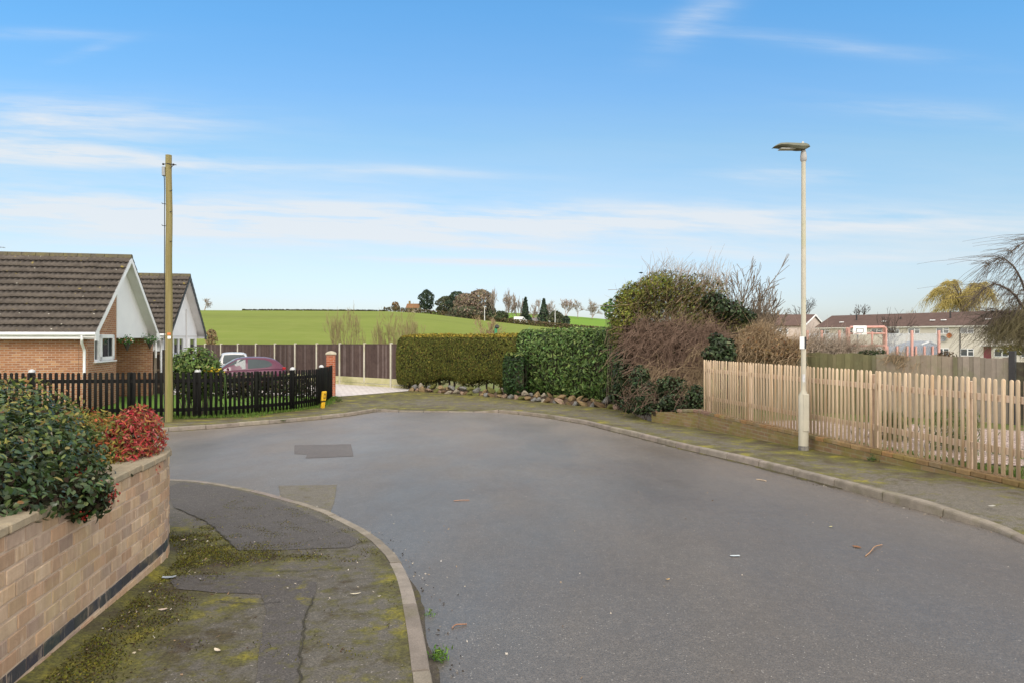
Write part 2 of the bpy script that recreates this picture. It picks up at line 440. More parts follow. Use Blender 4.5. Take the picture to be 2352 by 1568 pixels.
# asphalt --------------------------------------------------------------------------------
def asphalt(name, base, spk, rough=.72, moss=False, sheen=False, mk=1.0, bs=.6):
    t = NT(name)
    fine = t.noise(95, 3, .8)
    med = t.noise(26, 5, .72)
    big = t.noise(.55, 5, .6)
    col = t.mix(t.ramp(fine, [(.36, 0), (.64, 1)]), tuple(x * .40 for x in base), tuple(x * 1.60 for x in base))
    col = t.mix(t.ramp(med, [(.38, 0), (.66, .55)]), col, tuple(x * .55 for x in base))
    col = t.mix(t.ramp(t.noise(11, 4, .75), [(.36, 0), (.64, .5)]), col, tuple(x * .62 for x in base))
    col = t.mix(t.ramp(t.voro(42), [(.10, 1), (.19, 0)]), col, t.mix(t.ramp(t.noise(31, 2), [(.53, 0), (.58, 1)]), col, spk))
    col = t.mix(t.ramp(big, [(.36, .0), (.68, .5)]), col, t.mix(1.0, col, (.80, .74, .72), 'MULTIPLY'))
    col = t.mix(t.ramp(t.noise(.23, 4, .6, t.mapping(t.coord(), loc=(31, 7, 0))), [(.45, 0), (.65, .35)]), col, t.mix(1.0, col, (1.16, 1.18, 1.22), 'MULTIPLY'))
    h = t.math('ADD', fine, t.math('MULTIPLY', med, .8))
    rg = rough
    bs = .3 if sheen else bs
    if sheen:   # sheen of the far road put into the colour: paler with distance
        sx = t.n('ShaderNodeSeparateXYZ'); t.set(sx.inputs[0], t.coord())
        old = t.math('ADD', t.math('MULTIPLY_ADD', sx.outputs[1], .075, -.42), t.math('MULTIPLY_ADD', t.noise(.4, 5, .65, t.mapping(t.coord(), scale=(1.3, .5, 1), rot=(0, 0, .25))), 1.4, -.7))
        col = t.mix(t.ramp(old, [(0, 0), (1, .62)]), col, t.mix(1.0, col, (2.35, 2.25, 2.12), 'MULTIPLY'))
    if sheen:   # damp film left in streaks along the carriageway
        w = t.noise(.30, 5, .62, t.mapping(t.coord(), scale=(1.5, .62, 1), rot=(0, 0, .35), loc=(3.1, 1.7, 0)))
        rg = t.ramp(w, [(.38, rough), (.62, rough - .20)])
    if moss:
        ms = t.attr('moss', 'Fac')
        pat = t.noise(7, 7, .72)
        f = t.math('ADD', ms, t.math('MULTIPLY_ADD', pat, 2.2, -1.1))
        f = t.ramp(f, [(.30, 0), (.66, 1)])
        tone = t.noise(2.2, 6, .65)
        mc = t.ramp(tone, [(.34, (.085, .055, .024)), (.45, (.12, .105, .034)), (.55, (.18, .17, .032)), (.66, (.36, .31, .022))])
        mc = t.mix(1.0, mc, (mk, mk, mk), 'MULTIPLY')
        mc = t.mix(t.ramp(t.noise(48, 4, .8), [(.38, .0), (.6, .85)]), mc, t.mix(1.0, mc, (.30, .29, .30), 'MULTIPLY'))
        col = t.mix(t.math('MULTIPLY', f, .86), col, mc)
        h = t.math('ADD', h, t.math('MULTIPLY', f, t.noise(60, 5, .7)))
    return t.done(col, rg, t.bump(h, bs, .006), .85 if sheen else .3, stint=(1, .88, .74) if sheen else None)
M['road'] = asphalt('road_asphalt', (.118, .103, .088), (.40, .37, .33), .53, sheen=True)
M['patch'] = asphalt('road_patch_asphalt', (.145, .128, .116), (.28, .26, .24), .66)
M['foot'] = asphalt('footway_asphalt', (.125, .113, .093), (.40, .36, .31), .85, moss=True, mk=.80)
M['footfar'] = asphalt('far_footway_asphalt', (.165, .148, .118), (.36, .33, .28), .8, moss=True, mk=1.1)
M['footdark'] = asphalt('footway_patch_asphalt', (.098, .088, .079), (.33, .30, .27), .8, moss=True, mk=.8)
M['lawn'] = std('garden_lawn', (.085, .17, .022), (.13, .23, .035), 5, .9, .6, 60, .2, dist=.03)
M['garden'] = std('garden_ground', (.10, .15, .03), (.16, .13, .07), 2.3, .95, .7, 40, .2, dist=.03)
M['ground'] = std('rough_grass_ground', (.13, .17, .04), (.17, .15, .07), .35, .95, .5, 8, .2, dist=.05)
def pebble(name, cs, sc):
    t = NT(name)
    v = t.voro(sc, out='Color'); d = t.voro(sc)
    col = t.ramp(v, [(0, cs[0]), (.35, cs[1]), (.65, cs[2]), (1, cs[3])])
    col = t.mix(t.ramp(d, [(.3, 0), (.75, .85)]), col, (.10, .075, .06))
    return t.done(col, .85, t.bump(t.math('MULTIPLY', d, -1.0), .9, .02), .3)
M['gravel'] = pebble('pink_gravel', [(.50, .36, .30), (.62, .50, .44), (.42, .31, .27), (.68, .58, .52)], 26)
def field_mat():
    t = NT('young_wheat_field')
    v = t.coord()
    a = t.noise(.02, 5, .6, t.mapping(v, scale=(.35, 1.6, 1), rot=(0, 0, .12)))
    col = t.ramp(a, [(.3, (.140, .172, .032)), (.5, (.160, .20, .036)), (.72, (.19, .23, .044))])
    col = t.mix(t.ramp(t.noise(.35, 5, .65), [(.42, 0), (.7, .35)]), col, (.24, .25, .07))
    w = t.n('ShaderNodeTexWave', wave_type='BANDS', bands_direction='Y'); t.set(w.inputs['Vector'], t.mapping(v, rot=(0, 0, .14)))
    w.inputs['Scale'].default_value = .028; w.inputs['Distortion'].default_value = .8; w.inputs['Detail'].default_value = 2
    col = t.mix(t.ramp(w.outputs['Fac'], [(.80, 0), (.99, .28)]), col, (.19, .22, .05))
    return t.done(col, .95, t.bump(t.noise(3, 4, .7), .3, .1), .1)
M['field'] = field_mat()
M['field2'] = std('bright_grass_field', (.135, .24, .03), (.16, .265, .036), .03, .95, .3, 3, .1)
def paver_mat():
    t = NT('block_paving')
    b = t.n('ShaderNodeTexBrick'); t.set(b.inputs['Vector'], t.mapping(t.coord('UV'), rot=(0, 0, .35)))
    b.inputs['Scale'].default_value = 1; b.inputs['Mortar Size'].default_value = .012; b.inputs['Brick Width'].default_value = .3; b.inputs['Row Height'].default_value = .2
    b.inputs['Color1'].default_value = (.58, .53, .51, 1); b.inputs['Color2'].default_value = (.66, .62, .60, 1); b.inputs['Mortar'].default_value = (.33, .29, .27, 1)
    col = t.mix(t.math('MULTIPLY', t.noise(4, 5, .6), .3), b.outputs['Color'], (.45, .41, .38))
    return t.done(col, .8, t.bump(t.math('MULTIPLY', b.outputs['Fac'], -1.0), .5, .005), .3)
M['paver'] = paver_mat()
# ------------------------------------------------------------------ ground, road, footways, kerbs
def resample(pts, n):
    pts = [Vector(p) for p in pts]
    d = [0]
    for a, b in zip(pts, pts[1:]): d.append(d[-1] + (b - a).length)
    out = []
    for k in range(n):
        s = d[-1] * k / (n - 1)
        i = min(max(int(np.searchsorted(d, s, side='right')) - 1, 0), len(pts) - 2)
        t = (s - d[i]) / max(d[i + 1] - d[i], 1e-9)
        out.append(pts[i].lerp(pts[i + 1], t))
    return out
def plen(pts):
    return sum((b - a).length for a, b in zip(pts, pts[1:]))
def smooth_path(pts, it=2):
    pts = [Vector(p) for p in pts]
    for _ in range(it):
        q = [pts[0]]
        for a, b in zip(pts, pts[1:]):
            q += [a.lerp(b, .25), a.lerp(b, .75)]
        pts = q + [pts[-1]]
    return pts
def offset_path(pts, d):
    """shift to the left of travel (xy)"""
    out = []
    for i, p in enumerate(pts):
        t = pts[min(i + 1, len(pts) - 1)] - pts[max(i - 1, 0)]
        n = Vector((-t.y, t.x, 0)).normalized()
        out.append(p + n * d)
    return out
def sheet(name, x0, x1, y0, y1, dx, dy, off, mat, zfun=None):
    nx, ny = max(2, int((x1 - x0) / dx)), max(2, int((y1 - y0) / dy))
    V = []
    for j in range(ny + 1):
        for i in range(nx + 1):
            x, y = x0 + (x1 - x0) * i / nx, y0 + (y1 - y0) * j / ny
            V.append((x, y, (zfun(x, y) if zfun else g(y)) + off))
    Fq = [(j * (nx + 1) + i, j * (nx + 1) + i + 1, (j + 1) * (nx + 1) + i + 1, (j + 1) * (nx + 1) + i) for j in range(ny) for i in range(nx)]
    return struct(name, npmesh(name, V, Fq, mat))

# rough ground out to the horizon
V, Fq = [(0, 0, g(0) - .18)], []
rr = [1, 3, 6, 9, 12, 15, 17, 20, 23, 26, 32, 40, 55, 90, 160, 320, 700, 1600, 4000]
na = 72
for r in rr:
    for k in range(na):
        a = 2 * math.pi * k / na
        x, y = r * math.cos(a), r * math.sin(a)
        V.append((x, y, (g(y) - .18) if r < 60 else -1.2))
def tri_fan():
    return [(0, 1 + k, 1 + (k + 1) % na, 0) for k in range(na)]
mb = MB(); mb.add(V, [(0, 1 + k, 1 + (k + 1) % na) for k in range(na)] +
       [(1 + i * na + k, 1 + (i + 1) * na + k, 1 + (i + 1) * na + (k + 1) % na, 1 + i * na + (k + 1) % na) for i in range(len(rr) - 1) for k in range(na)])
struct('ground', mb.build('ground', M['ground']))
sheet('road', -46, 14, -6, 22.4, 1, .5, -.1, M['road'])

# kerb lines (road edge at carriageway level)
pr = [(2278, 1217), (2131, 1177), (1990, 1138), (1858, 1102), (1710, 1064), (1568, 1031), (1440, 998), (1350, 975), (1264, 960), (1200, 952), (1145, 947)]
right_edge = [G(x, y, -.1) for x, y in pr]
flush = G(2352, 1243, -.075); flush2 = flush + (flush - right_edge[0]).normalized() * 7
right_edge = [flush2, flush] + right_edge
end_edge = [G(x, y, -.09) for x, y in [(1085, 945), (1000, 943.5), (880, 942)]]
left_edge = [G(x, y, -.1) for x, y in [(866, 944.5), (800, 955), (720, 964), (640, 971), (500, 983), (372, 992), (200, 1001), (0, 1009)]]
left_edge.append(left_edge[-1] + (left_edge[-1] - left_edge[-2]).normalized() * 14)
zz = [(90, 125), (260, 132), (420, 157), (600, 190), (760, 225), (890, 262), (1040, 303), (1180, 350), (1300, 405), (1450, 480), (1560, 555), (1660, 650), (1720, 735), (1765, 825), (1800, 935), (1830, 1060), (1870, 1230), (1890, 1340), (1910, 1450), (1930, 1568)]
near_edge = [G((380 + x / 3.015) * .98, (1080 + y / 3.015) * .98, 0) for x, y in zz][::-1]
near_edge = [near_edge[0] + (near_edge[0] - near_edge[2]).normalized() * 4.5] + near_edge
near_edge += [near_edge[-1] + Vector((-1.5, .10, 0)), near_edge[-1] + Vector((-16, .9, 0))]

JOINT = []
def kerb(pts, topf, stone=.915, side=1, bev=.022, w=.112, lab='kerb'):
    """row of kerb stones; topf(i/n) = height of the stone top relative to the footway"""
    L = plen(pts); n = max(1, round(L / stone)); sub = 4
    P = resample(pts, n * sub + 1)
    Q = offset_path(P, w * side)
    mb = MB()
    for k in range(n):
        idx = list(range(k * sub, (k + 1) * sub + 1))
        jit = rnd.uniform(-.006, .006); jz = rnd.uniform(-.006, .004)
        tint = rnd.uniform(.86, 1.1)
        secs = []
        for m, i in enumerate(idx):
            p, q = P[i].copy(), Q[i].copy()
            t = (P[min(i + 1, len(P) - 1)] - P[max(i - 1, 0)]).normalized()
            e = .008 if m == 0 else (-.008 if m == len(idx) - 1 else 0)
            p += t * e; q += t * e
            zt = g(p.y) + topf((i) / (n * sub)) + jz
            zb = g(p.y) - .17
            a = (q - p); a.z = 0; a.normalize()
            p = p + a * jit; q = q + a * jit
            secs.append([(p.x, p.y, zb), (p.x + a.x * .012, p.y + a.y * .012, max(zt - bev, zb)), (p.x + a.x * (.012 + bev * .35), p.y + a.y * (.012 + bev * .35), zt - bev * .3), (p.x + a.x * (.012 + bev), p.y + a.y * (.012 + bev), zt), (q.x, q.y, zt), (q.x, q.y, zb)])
        vs = [p for s_ in secs for p in s_]
        fs = []
        for m in range(len(secs) - 1):
            for j in range(5):
                q = (m * 6 + j, (m + 1) * 6 + j, (m + 1) * 6 + j + 1, m * 6 + j + 1)
                fs.append(q if side < 0 else q[::-1])
        c = (0, 1, 2, 3, 4, 5); e = tuple((len(secs) - 1) * 6 + j for j in c)
        fs.append(c if side > 0 else c[::-1]); fs.append(e[::-1] if side > 0 else e)
        mb.add(vs, fs, 0, (tint, tint * rnd.uniform(.97, 1.02), tint * rnd.uniform(.94, 1.02)))
    o = mb.build('kerb', M['kerbc'])
    o['kind'] = 'structure'
    return offset_path(pts, w * side)
t = NT('kerb_stone')
c = t.mix(t.ramp(t.noise(5, 6, .6), [(.35, 0), (.65, 1)]), (.29, .25, .212), (.20, .173, .145))
c = t.mix(t.ramp(t.noise(2.1, 6, .65), [(.54, 0), (.7, .7)]), c, (.145, .135, .07))
c = t.mix(t.ramp(t.noise(120, 3, .7), [(.4, 0), (.7, .5)]), c, t.mix(1.0, c, (.5, .48, .46), 'MULTIPLY'))
c = t.mix(1.0, c, t.attr('Col'), 'MULTIPLY')
M['kerbc'] = t.done(c, .9, t.bump(t.noise(70, 6, .7), .7, .006), .3)

def rtop(s):      # right kerb: flush at the near crossing, ramps up, ramps down at its far end
    return float(np.interp(s, RS, RZ))
Lr = plen(right_edge)
RS = [0, 7.0 / Lr, (7.0 + (right_edge[2] - flush).length * 1.05) / Lr, (7.9 + (right_edge[2] - flush).length) / Lr, 1 - .9 / Lr, 1]
RZ = [-.07, -.07, -.045, .005, .005, -.005]
k_right = kerb(right_edge, rtop, side=-1)
k_end = kerb([right_edge[-1], *end_edge, left_edge[0]], lambda s: -.078 + .075 * max(0, 1 - s * 6) + .07 * max(0, s * 6 - 5), side=-1)
k_left = kerb(left_edge, lambda s: .004, side=-1)
k_near = kerb(near_edge, lambda s: .006, side=1, bev=.016, w=.098)

def strip(name, outer, inner, n, m, mat, zout, mossf, zin=lambda s: 0.0):
    O, I = resample(outer, n), resample(inner, n)
    V, att = [], []
    for i in range(n):
        for j in range(m + 1):
            t = j / m
            p = O[i].lerp(I[i], t)
            fade = max(0, 1 - t * 3.0)
            z = g(p.y) + zout(i / (n - 1), O[i]) * fade + .034 * max(0, 1 - (1 - t) * m / 2.2)
            V.append((p.x, p.y, z)); att.append(mossf(p, t, i / (n - 1)))
    Fq = [(i * (m + 1) + j, i * (m + 1) + j + 1, (i + 1) * (m + 1) + j + 1, (i + 1) * (m + 1) + j) for i in range(n - 1) for j in range(m)]
    V = np.array(V); Fq = np.array(Fq)
    a, b, c = V[Fq[0][0]], V[Fq[0][1]], V[Fq[0][2]]
    if np.cross(b - a, c - a)[2] < 0: Fq = Fq[:, ::-1]
    o = npmesh(name, V, Fq, mat)
    at = o.data.attributes.new('moss', 'FLOAT', 'POINT')
    at.data.foreach_set('value', np.array(att, dtype=np.float32))
    o['kind'] = 'structure'
    return o

# garden wall plan (near left) -----------------------------------------------------------
WS, WD, WR = Vector((-2.515, 4.89, 0)), Vector((-.1676, .9859, 0)).normalized(), 1.2
WN = Vector((-WD.y, WD.x, 0)); WC = WS + WN * WR
def wall_path(off=0.0, y0=-.6):
    """plan of the outer face moved inward (to the left) by off"""
    L_ = (WS.y - y0) / WD.y
    p = [WS - WD * (L_ * (1 - k / 14)) + WN * off for k in range(15)]
    a0 = math.atan2(-WN.y, -WN.x)
    for k in range(1, 25):
        a = a0 + R(88) * k / 24
        p.append(WC + Vector((math.cos(a), math.sin(a), 0)) * (WR - off))
    e = p[-1]; d = (p[-1] - p[-2]).normalized()
    p += [e + d * 1.5, e + d * 4]
    return p
def wall_out(p):
    """distance outside the wall face (negative inside)"""
    best, sg = 9, 1
    for a, b in zip(wp, wp[1:]):
        ab = b - a; t = max(0, min(1, (p - a).dot(ab) / ab.length_squared)); q = a + ab * t
        dd = math.hypot(p.x - q.x, p.y - q.y)
        if dd < best: best = dd; sg = 1 if (ab.x * (p.y - a.y) - ab.y * (p.x - a.x)) < 0 else -1
    return best * sg
near_inner = wall_path(.05, -1.0) + [Vector((-24, 6.9, 0))]
wp = wall_path()
def dist_poly(p, poly):
    best = 9
    for a, b in zip(poly, poly[1:]):
        ab = b - a; ab.z = 0
        t = max(0, min(1, (p - a).dot(ab) / max(ab.length_squared, 1e-9)))
        q = a + ab * t
        best = min(best, math.hypot(p.x - q.x, p.y - q.y))
    return best
BL = [(G(470, 1275), .34, .62), (G(420, 1235), .3, .4), (G(560, 1300), .42, .22), (G(330, 1390), .26, .5), (G(230, 1480), .25, .55), (G(170, 1545), .2, .6), (G(650, 1260), .35, .22),
      (G(460, 1430), .4, .2), (G(520, 1520), .3, .32), (G(840, 1390), .45, .22), (G(830, 1290), .4, .22), (G(820, 1500), .38, .2), (G(500, 1165), .3, .25), (G(905, 1345), .16, .3), (G(930, 1480), .1, .5)]
def moss_near(p, t, s):
    d = dist_poly(p, wp)
    m = .62 * math.exp(-(d / .5) ** 2) + .20
    for c, r, a in BL:
        m += a * math.exp(-((p.x - c.x) ** 2 + (p.y - c.y) ** 2) / (r * r))
    de = dist_poly(p, k_near)
    m += .30 * math.exp(-(de / .07) ** 2)
    if p.y > 6.2: m -= .10
    return m
strip('footway', k_near, near_inner, 150, 26, M['foot'], lambda s, p: 0.0, moss_near)

# far + right footway --------------------------------------------------------------------
FA, FB = Vector((4.52, 16.06, 0)), Vector((6.11, 8.15, 0))       # pale picket fence line
fdir = (FB - FA).normalized()
rock_line = [G(x, y) for x, y in [(1485, 965), (1440, 941), (1370, 934), (1300, 928), (1170, 914), (1060, 905), (940, 897)]]
pil = G(768, 911)
bf_px = [(764, 912), (750, 923), (737, 932), (709, 938), (674, 943), (635, 947), (591, 951), (500, 958), (450, 960), (362, 962), (180, 964), (0, 966), (-80, 967)]
bfence = [G(x, y) for x, y in bf_px]
inner = [FB + fdir * 12, FB, FA] + [p for p in rock_line] + [G(860, 904), pil] + bfence + [bfence[-1] + Vector((-14, -.3, 0))]
outer = list(k_right) + [p for p in k_end[1:-1]] + list(k_left)
# pair the two lines by hand so that strips run straight across
def pairstrip():
    O, I = [], []
    def seg(o, i, n):
        o, i = resample(o, n), resample(i, n)
        O.extend(o if not O else o[1:]); I.extend(i if not I else i[1:])
    kr = list(k_right)
    seg([kr[0], kr[1]], [FB + fdir * 7.5, FB + fdir * 1.2], 12)
    seg(kr[1:8], [FB + fdir * 1.2, FB, FA], 60)
    seg(kr[7:], [FA] + rock_line[:5], 40)
    seg(k_end, rock_line[4:] + [G(860, 904), pil], 24)
    seg(list(k_left)[:3], [pil] + bfence[:4], 16)
    seg(list(k_left)[2:], bfence[3:] + [bfence[-1] + Vector((-14, -.3, 0))], 40)
    return O, I
O_, I_ = pairstrip()
def zedge(s, p):
    dmin = min((p - q).length for q in k_end[1:-1])
    a = max(0, 1 - max(0, dmin - 1.6) / 1.3) if p.x < 2 else 0
    b = max(0, min(1, ((p - flush2).length and (9.2 - p.y) / 1.1))) if p.x > 3 else 0
    return -.075 * max(a, b)
def moss_far(p, t, s):
    m = .60 + .30 * math.exp(-((1 - t) / .18) ** 2) + .25 * math.exp(-(t / .06) ** 2) - .22 * math.exp(-((t - .35) / .18) ** 2)
    if p.x < -3.5: m += .10 + .30 * max(0, t - .35)
    if p.y < 8.5 and p.x > 0: m -= .22
    m += .22 * math.exp(-((p.x - 5.0) ** 2 + (p.y - 11.3) ** 2) / 1.2)
    return m
def strip_pairs(name, O, I, m, mat):
    V, att = [], []
    n = len(O)
    for i in range(n):
        for j in range(m + 1):
            t = j / m; p = O[i].lerp(I[i], t)
            V.append((p.x, p.y, g(p.y) + zedge(0, O[i]) * max(0, 1 - t * 2.2))); att.append(moss_far(p, t, i / n))
    Fq = np.array([(i * (m + 1) + j, i * (m + 1) + j + 1, (i + 1) * (m + 1) + j + 1, (i + 1) * (m + 1) + j) for i in range(n - 1) for j in range(m)])
    V = np.array(V)
    a, b, c = V[Fq[0][0]], V[Fq[0][1]], V[Fq[0][2]]
    if np.cross(b - a, c - a)[2] < 0: Fq = Fq[:, ::-1]
    o = npmesh(name, V, Fq, mat)
    at = o.data.attributes.new('moss', 'FLOAT', 'POINT'); at.data.foreach_set('value', np.array(att, dtype=np.float32))
    o['kind'] = 'structure'
strip_pairs('footway', O_, I_, 12, M['footfar'])

# patches of newer asphalt ---------------------------------------------------------------
def flat_poly(name, px, off, mat, mossv=None):
    pts = [G(x, y, off) for x, y in px]
    mb = MB(); mb.add(pts, [tuple(range(len(pts)))])
    o = mb.build(name, mat)
    if o.data.polygons[0].normal.z < 0: o.data.flip_normals()
    if mossv is not None:
        at = o.data.attributes.new('moss', 'FLOAT', 'POINT'); at.data.foreach_set('value', [mossv] * len(pts))
    o['kind'] = 'structure'
    return o
def wob(px, n=5, a=2.0):
    out = []
    for (x0, y0), (x1, y1) in zip(px, px[1:] + px[:1]):
        for k in range(n):
            t = k / n
            out.append((x0 + (x1 - x0) * t + (rnd.uniform(-a, a) if k else 0), y0 + (y1 - y0) * t + (rnd.uniform(-a, a) * .5 if k else 0)))
    return out
flat_poly('road_patch', wob([(677, 1021), (806, 1019), (812, 1047), (702, 1051), (706, 1042), (676, 1041)], 6, .8), -.1 + .004, M['patch'])
flat_poly('road_patch', wob([(640, 1114), (774, 1112), (768, 1150), (758, 1178), (700, 1160), (645, 1142)], 6, .8), -.1 + .004, M['footfar'], .26)
flat_poly('footway_patch', wob([(380, 1118), (420, 1106), (520, 1118), (600, 1138), (690, 1170), (770, 1208), (830, 1243), (800, 1256), (640, 1262), (548, 1262), (475, 1197), (400, 1164)], 4, 1.5), .004, M['footdark'], .14)
flat_poly('footway_patch', wob([(385, 1322), (470, 1318), (570, 1322), (690, 1330), (728, 1336), (722, 1366), (702, 1405), (690, 1470), (684, 1600), (585, 1600), (597, 1480), (612, 1400), (600, 1362), (500, 1360), (400, 1350)], 4, 2.5), .004, M['footdark'], .24)
def crack(px, w, off):
    pts = resample([G(x, y, off) for x, y in px], len(px) * 6)
    mb = MB(); vs, fs = [], []
    for i, p in enumerate(pts):
        ww = w * rnd.uniform(.4, 1.2)
        q = Vector((rnd.uniform(-.012, .012), rnd.uniform(-.012, .012), 0))
        t = pts[min(i + 1, len(pts) - 1)] - pts[max(i - 1, 0)]; nn = Vector((-t.y, t.x, 0)).normalized()
        vs += [p + q + nn * ww, p + q - nn * ww]
    for i in range(len(pts) - 1): fs.append((2 * i + 1, 2 * i + 3, 2 * i + 2, 2 * i))
    mb.add(vs, fs)
    o = mb.build('footway_crack', M['crack']); o['kind'] = 'structure'
    if o.data.polygons[0].normal.z < 0: o.data.flip_normals()
M['crack'] = std('dirt_filled_crack', (.030, .026, .02), (.05, .045, .028), 20, .95, .6, 60)
crack([(402, 1165), (440, 1180), (478, 1198), (515, 1232), (550, 1264)], .006, .008)
crack([(600, 1309), (700, 1308), (790, 1302)], .004, .008)
crack([(724, 1368), (704, 1408), (692, 1470), (686, 1600)], .006, .008)
crack([(500, 1377), (590, 1385), (640, 1380)], .005, .009)

# lawn, drive, back garden ---------------------------------------------------------------
def polysheet(name, pts, off, mat):
    mb = MB(); P = [Vector((p[0], p[1], g(p[1]) + off)) for p in pts]
    mb.add(P, [tuple(range(len(P)))])
    o = mb.build(name, mat)
    bmod = o.data
    if bmod.polygons[0].normal.z < 0: bmod.flip_normals()
    o['kind'] = 'structure'; return o
sheet('lawn', -46, -6.3, 18.9, 30, 1, .5, -.012, M['lawn'])
ev = [(pil.x, pil.y), (G(860, 904).x, G(860, 904).y), (rock_line[-1].x, rock_line[-1].y), (-4.2, 33.4), (-7, 35.2), (-18.4, 43), (-21, 41), (-14.6, 28.6), (-9.2, 28.2)]
polysheet('driveway', ev, .012, M['paver'])
def zg(x, y):        # raised garden behind the pale picket fence
    return float(np.interp(y, [0, 8, 12, 17, 22, 60], [.32, .26, .14, .03, -.15, -.36]))
def sheet_between():
    V, Fq = [], []
    ys = np.linspace(2, 40, 40)
    for y in ys:
        xf = FA.x + (FB.x - FA.x) * (FA.y - y) / (FA.y - FB.y) + .06 if y < 16.2 else 4.6 + (y - 16.2) * .0
        for k in range(9):
            x = xf + (40 - xf) * (k / 8) ** 1.6
            V.append((x, y, zg(x, y)))
    for j in range(len(ys) - 1):
        for k in range(8): Fq.append((j * 9 + k, j * 9 + k + 1, (j + 1) * 9 + k + 1, (j + 1) * 9 + k))
    struct('garden_ground', npmesh('garden_ground', V, Fq, M['garden']))
sheet_between()
gp = [(5.75, 10.6), (7.2, 9.2), (9.5, 8.4), (12.5, 9.6), (11.6, 12.2), (10.2, 14.2), (8.5, 15.6), (6.6, 16.2), (5.2, 15.6)]
mb = MB(); P = smooth_path([Vector((x, y, 0)) for x, y in gp + gp[:1]], 2)[:-1]
P = [Vector((p.x, p.y, zg(p.x, p.y) + .02)) for p in P]
cx = sum((p for p in P), Vector()) / len(P)
mb.add(P + [cx], [(i, (i + 1) % len(P), len(P)) for i in range(len(P))])
o = mb.build('gravel_bed', M['gravel']); o['kind'] = 'structure'
if o.data.polygons[0].normal.z < 0: o.data.flip_normals()

# hillside -------------------------------------------------------------------------------
BPX = [-500, 470, 700, 900, 960, 1000, 1100, 1200, 1300, 1400, 1500, 1700, 2000, 2900]
BPY = [713, 713, 714, 715.5, 719, 723, 735, 746, 756, 765, 769, 772, 775, 776]
BY = [270, 265, 262, 260, 257, 252, 237, 222, 207, 195, 190, 180, 175, 175]
def bound(px):
    y = float(np.interp(px, BPX, BY)); return y, CZ + (HY - float(np.interp(px, BPX, BPY))) / F * y
CPX = [-500, 900, 1000, 1100, 1200, 1310, 1390, 1500, 1700, 2900]
CPY = [723, 721, 717, 716, 720, 726.5, 733, 745, 764, 774]
def crest(px):
    return 340.0, CZ + (HY - float(np.interp(px, CPX, CPY))) / F * 340
pxs = np.arange(-500, 1701, 25)
V = []; nrow = 26
for px in pxs:
    yb, zb = bound(px)
    for k in range(nrow):
        s = k / (nrow - 1); y = 50 + (yb - 50) * s
        sh = s + .10 * math.sin(math.pi * s)
        z = -.40 + (zb + .40) * sh + .12 * math.sin(px * .011 + s * 9) * math.sin(s * math.pi)
        V.append(((px - CX) / F * y, y, z))
Fq = [(i * nrow + j, (i + 1) * nrow + j, (i + 1) * nrow + j + 1, i * nrow + j + 1) for i in range(len(pxs) - 1) for j in range(nrow - 1)]
struct('field', npmesh('field', V, Fq, M['field'], smooth=True))
V = []
for px in pxs:
    yb, zb = bound(px); yc, zc = crest(px)
    for y, z in ((yb, zb - .05), (yb + 12, zb + (zc - zb) * .12), (yb + (yc - yb) * .6, zb + (zc - zb) * .66), (yc, zc), (420, zc - 2), (600, zc - 9), (1500, -2)):
        V.append(((px - CX) / F * y, y, z))
Fq = [(i * 7 + j, (i + 1) * 7 + j, (i + 1) * 7 + j + 1, i * 7 + j + 1) for i in range(len(pxs) - 1) for j in range(6)]
struct('far_field', npmesh('far_field', V, Fq, M['field2'], smooth=True))
def hillz(px, y):
    yb, zb = bound(px); yc, zc = crest(px)
    if y <= yb: return zb
    return float(np.interp(y, [yb, yb + 12, yb + (yc - yb) * .6, yc], [zb, zb + (zc - zb) * .12, zb + (zc - zb) * .66, zc]))
# ------------------------------------------------------------------ curved garden wall (near left)
WTOP = 1.212
def wt(y): return -.018 * (y - 3.4)
def path_frame(P, s):
    acc = 0
    for a, b in zip(P, P[1:]):
        L = (b - a).length
        if acc + L >= s:
            d = (b - a).normalized(); return a + d * (s - acc), d
        acc += L
    d = (P[-1] - P[-2]).normalized(); return P[-1], d
wall = thing('garden_wall', (-2.2, 3.0, g(3)), 'buff brick garden wall curving round the corner below the evergreen shrub', 'wall')
tints = [(.52, .37, .235), (.44, .30, .195), (.39, .285, .215), (.56, .42, .285), (.50, .33, .21), (.47, .34, .235), (.42, .30, .205), (.55, .405, .28), (.42, .315, .235)]
mb = MB(); mbd = MB()
Pw = wall_path(0)
LW = plen(Pw)
for k in range(13):
    zc = WTOP - .0735 - .075 * k - .0325
    dark = (k == 8)
    s = (k % 2) * .0785 + rnd.uniform(-.01, .01)
    while s < LW - 2.5:
        bl = .1465 if k != 8 else .153
        p, d = path_frame(Pw, s + bl / 2)
        zg_ = g(p.y)
        if zc > zg_ - .1:
            n = Vector((-d.y, d.x, 0))
            j = rnd.uniform(-.003, .003)
            c = (p + n * (.0515 + j * .6)); c.z = zc + wt(c.y) + rnd.uniform(-.002, .002)
            tcol = rnd.choice(tints)
            f = rnd.uniform(.82, 1.12)
            col = tuple(x * f for x in tcol)
            if dark: col = tuple(x * rnd.uniform(.9, 1.1) for x in (.050, .053, .060))
            (mbd if dark else mb).bbox(c, (bl, .1025, .0655), .004, 0, col, (d, n, Vector((0, 0, 1))))
        s += .157
mb.build('brick_courses', M['wallbrick'], wall)
mbd.build('damp_course', M['wallbrick'], wall)
mb = MB()
Pi, Po = resample(wall_path(.0045), 140), resample(wall_path(.205), 140)
vs = []
for a, b in zip(Pi, Po):
    for p, z in ((a, -.2), (a, WTOP - .076 + wt(a.y)), (b, WTOP - .076 + wt(a.y)), (b, -.2)): vs.append((p.x, p.y, z if z > 0 else g(p.y) - .2))
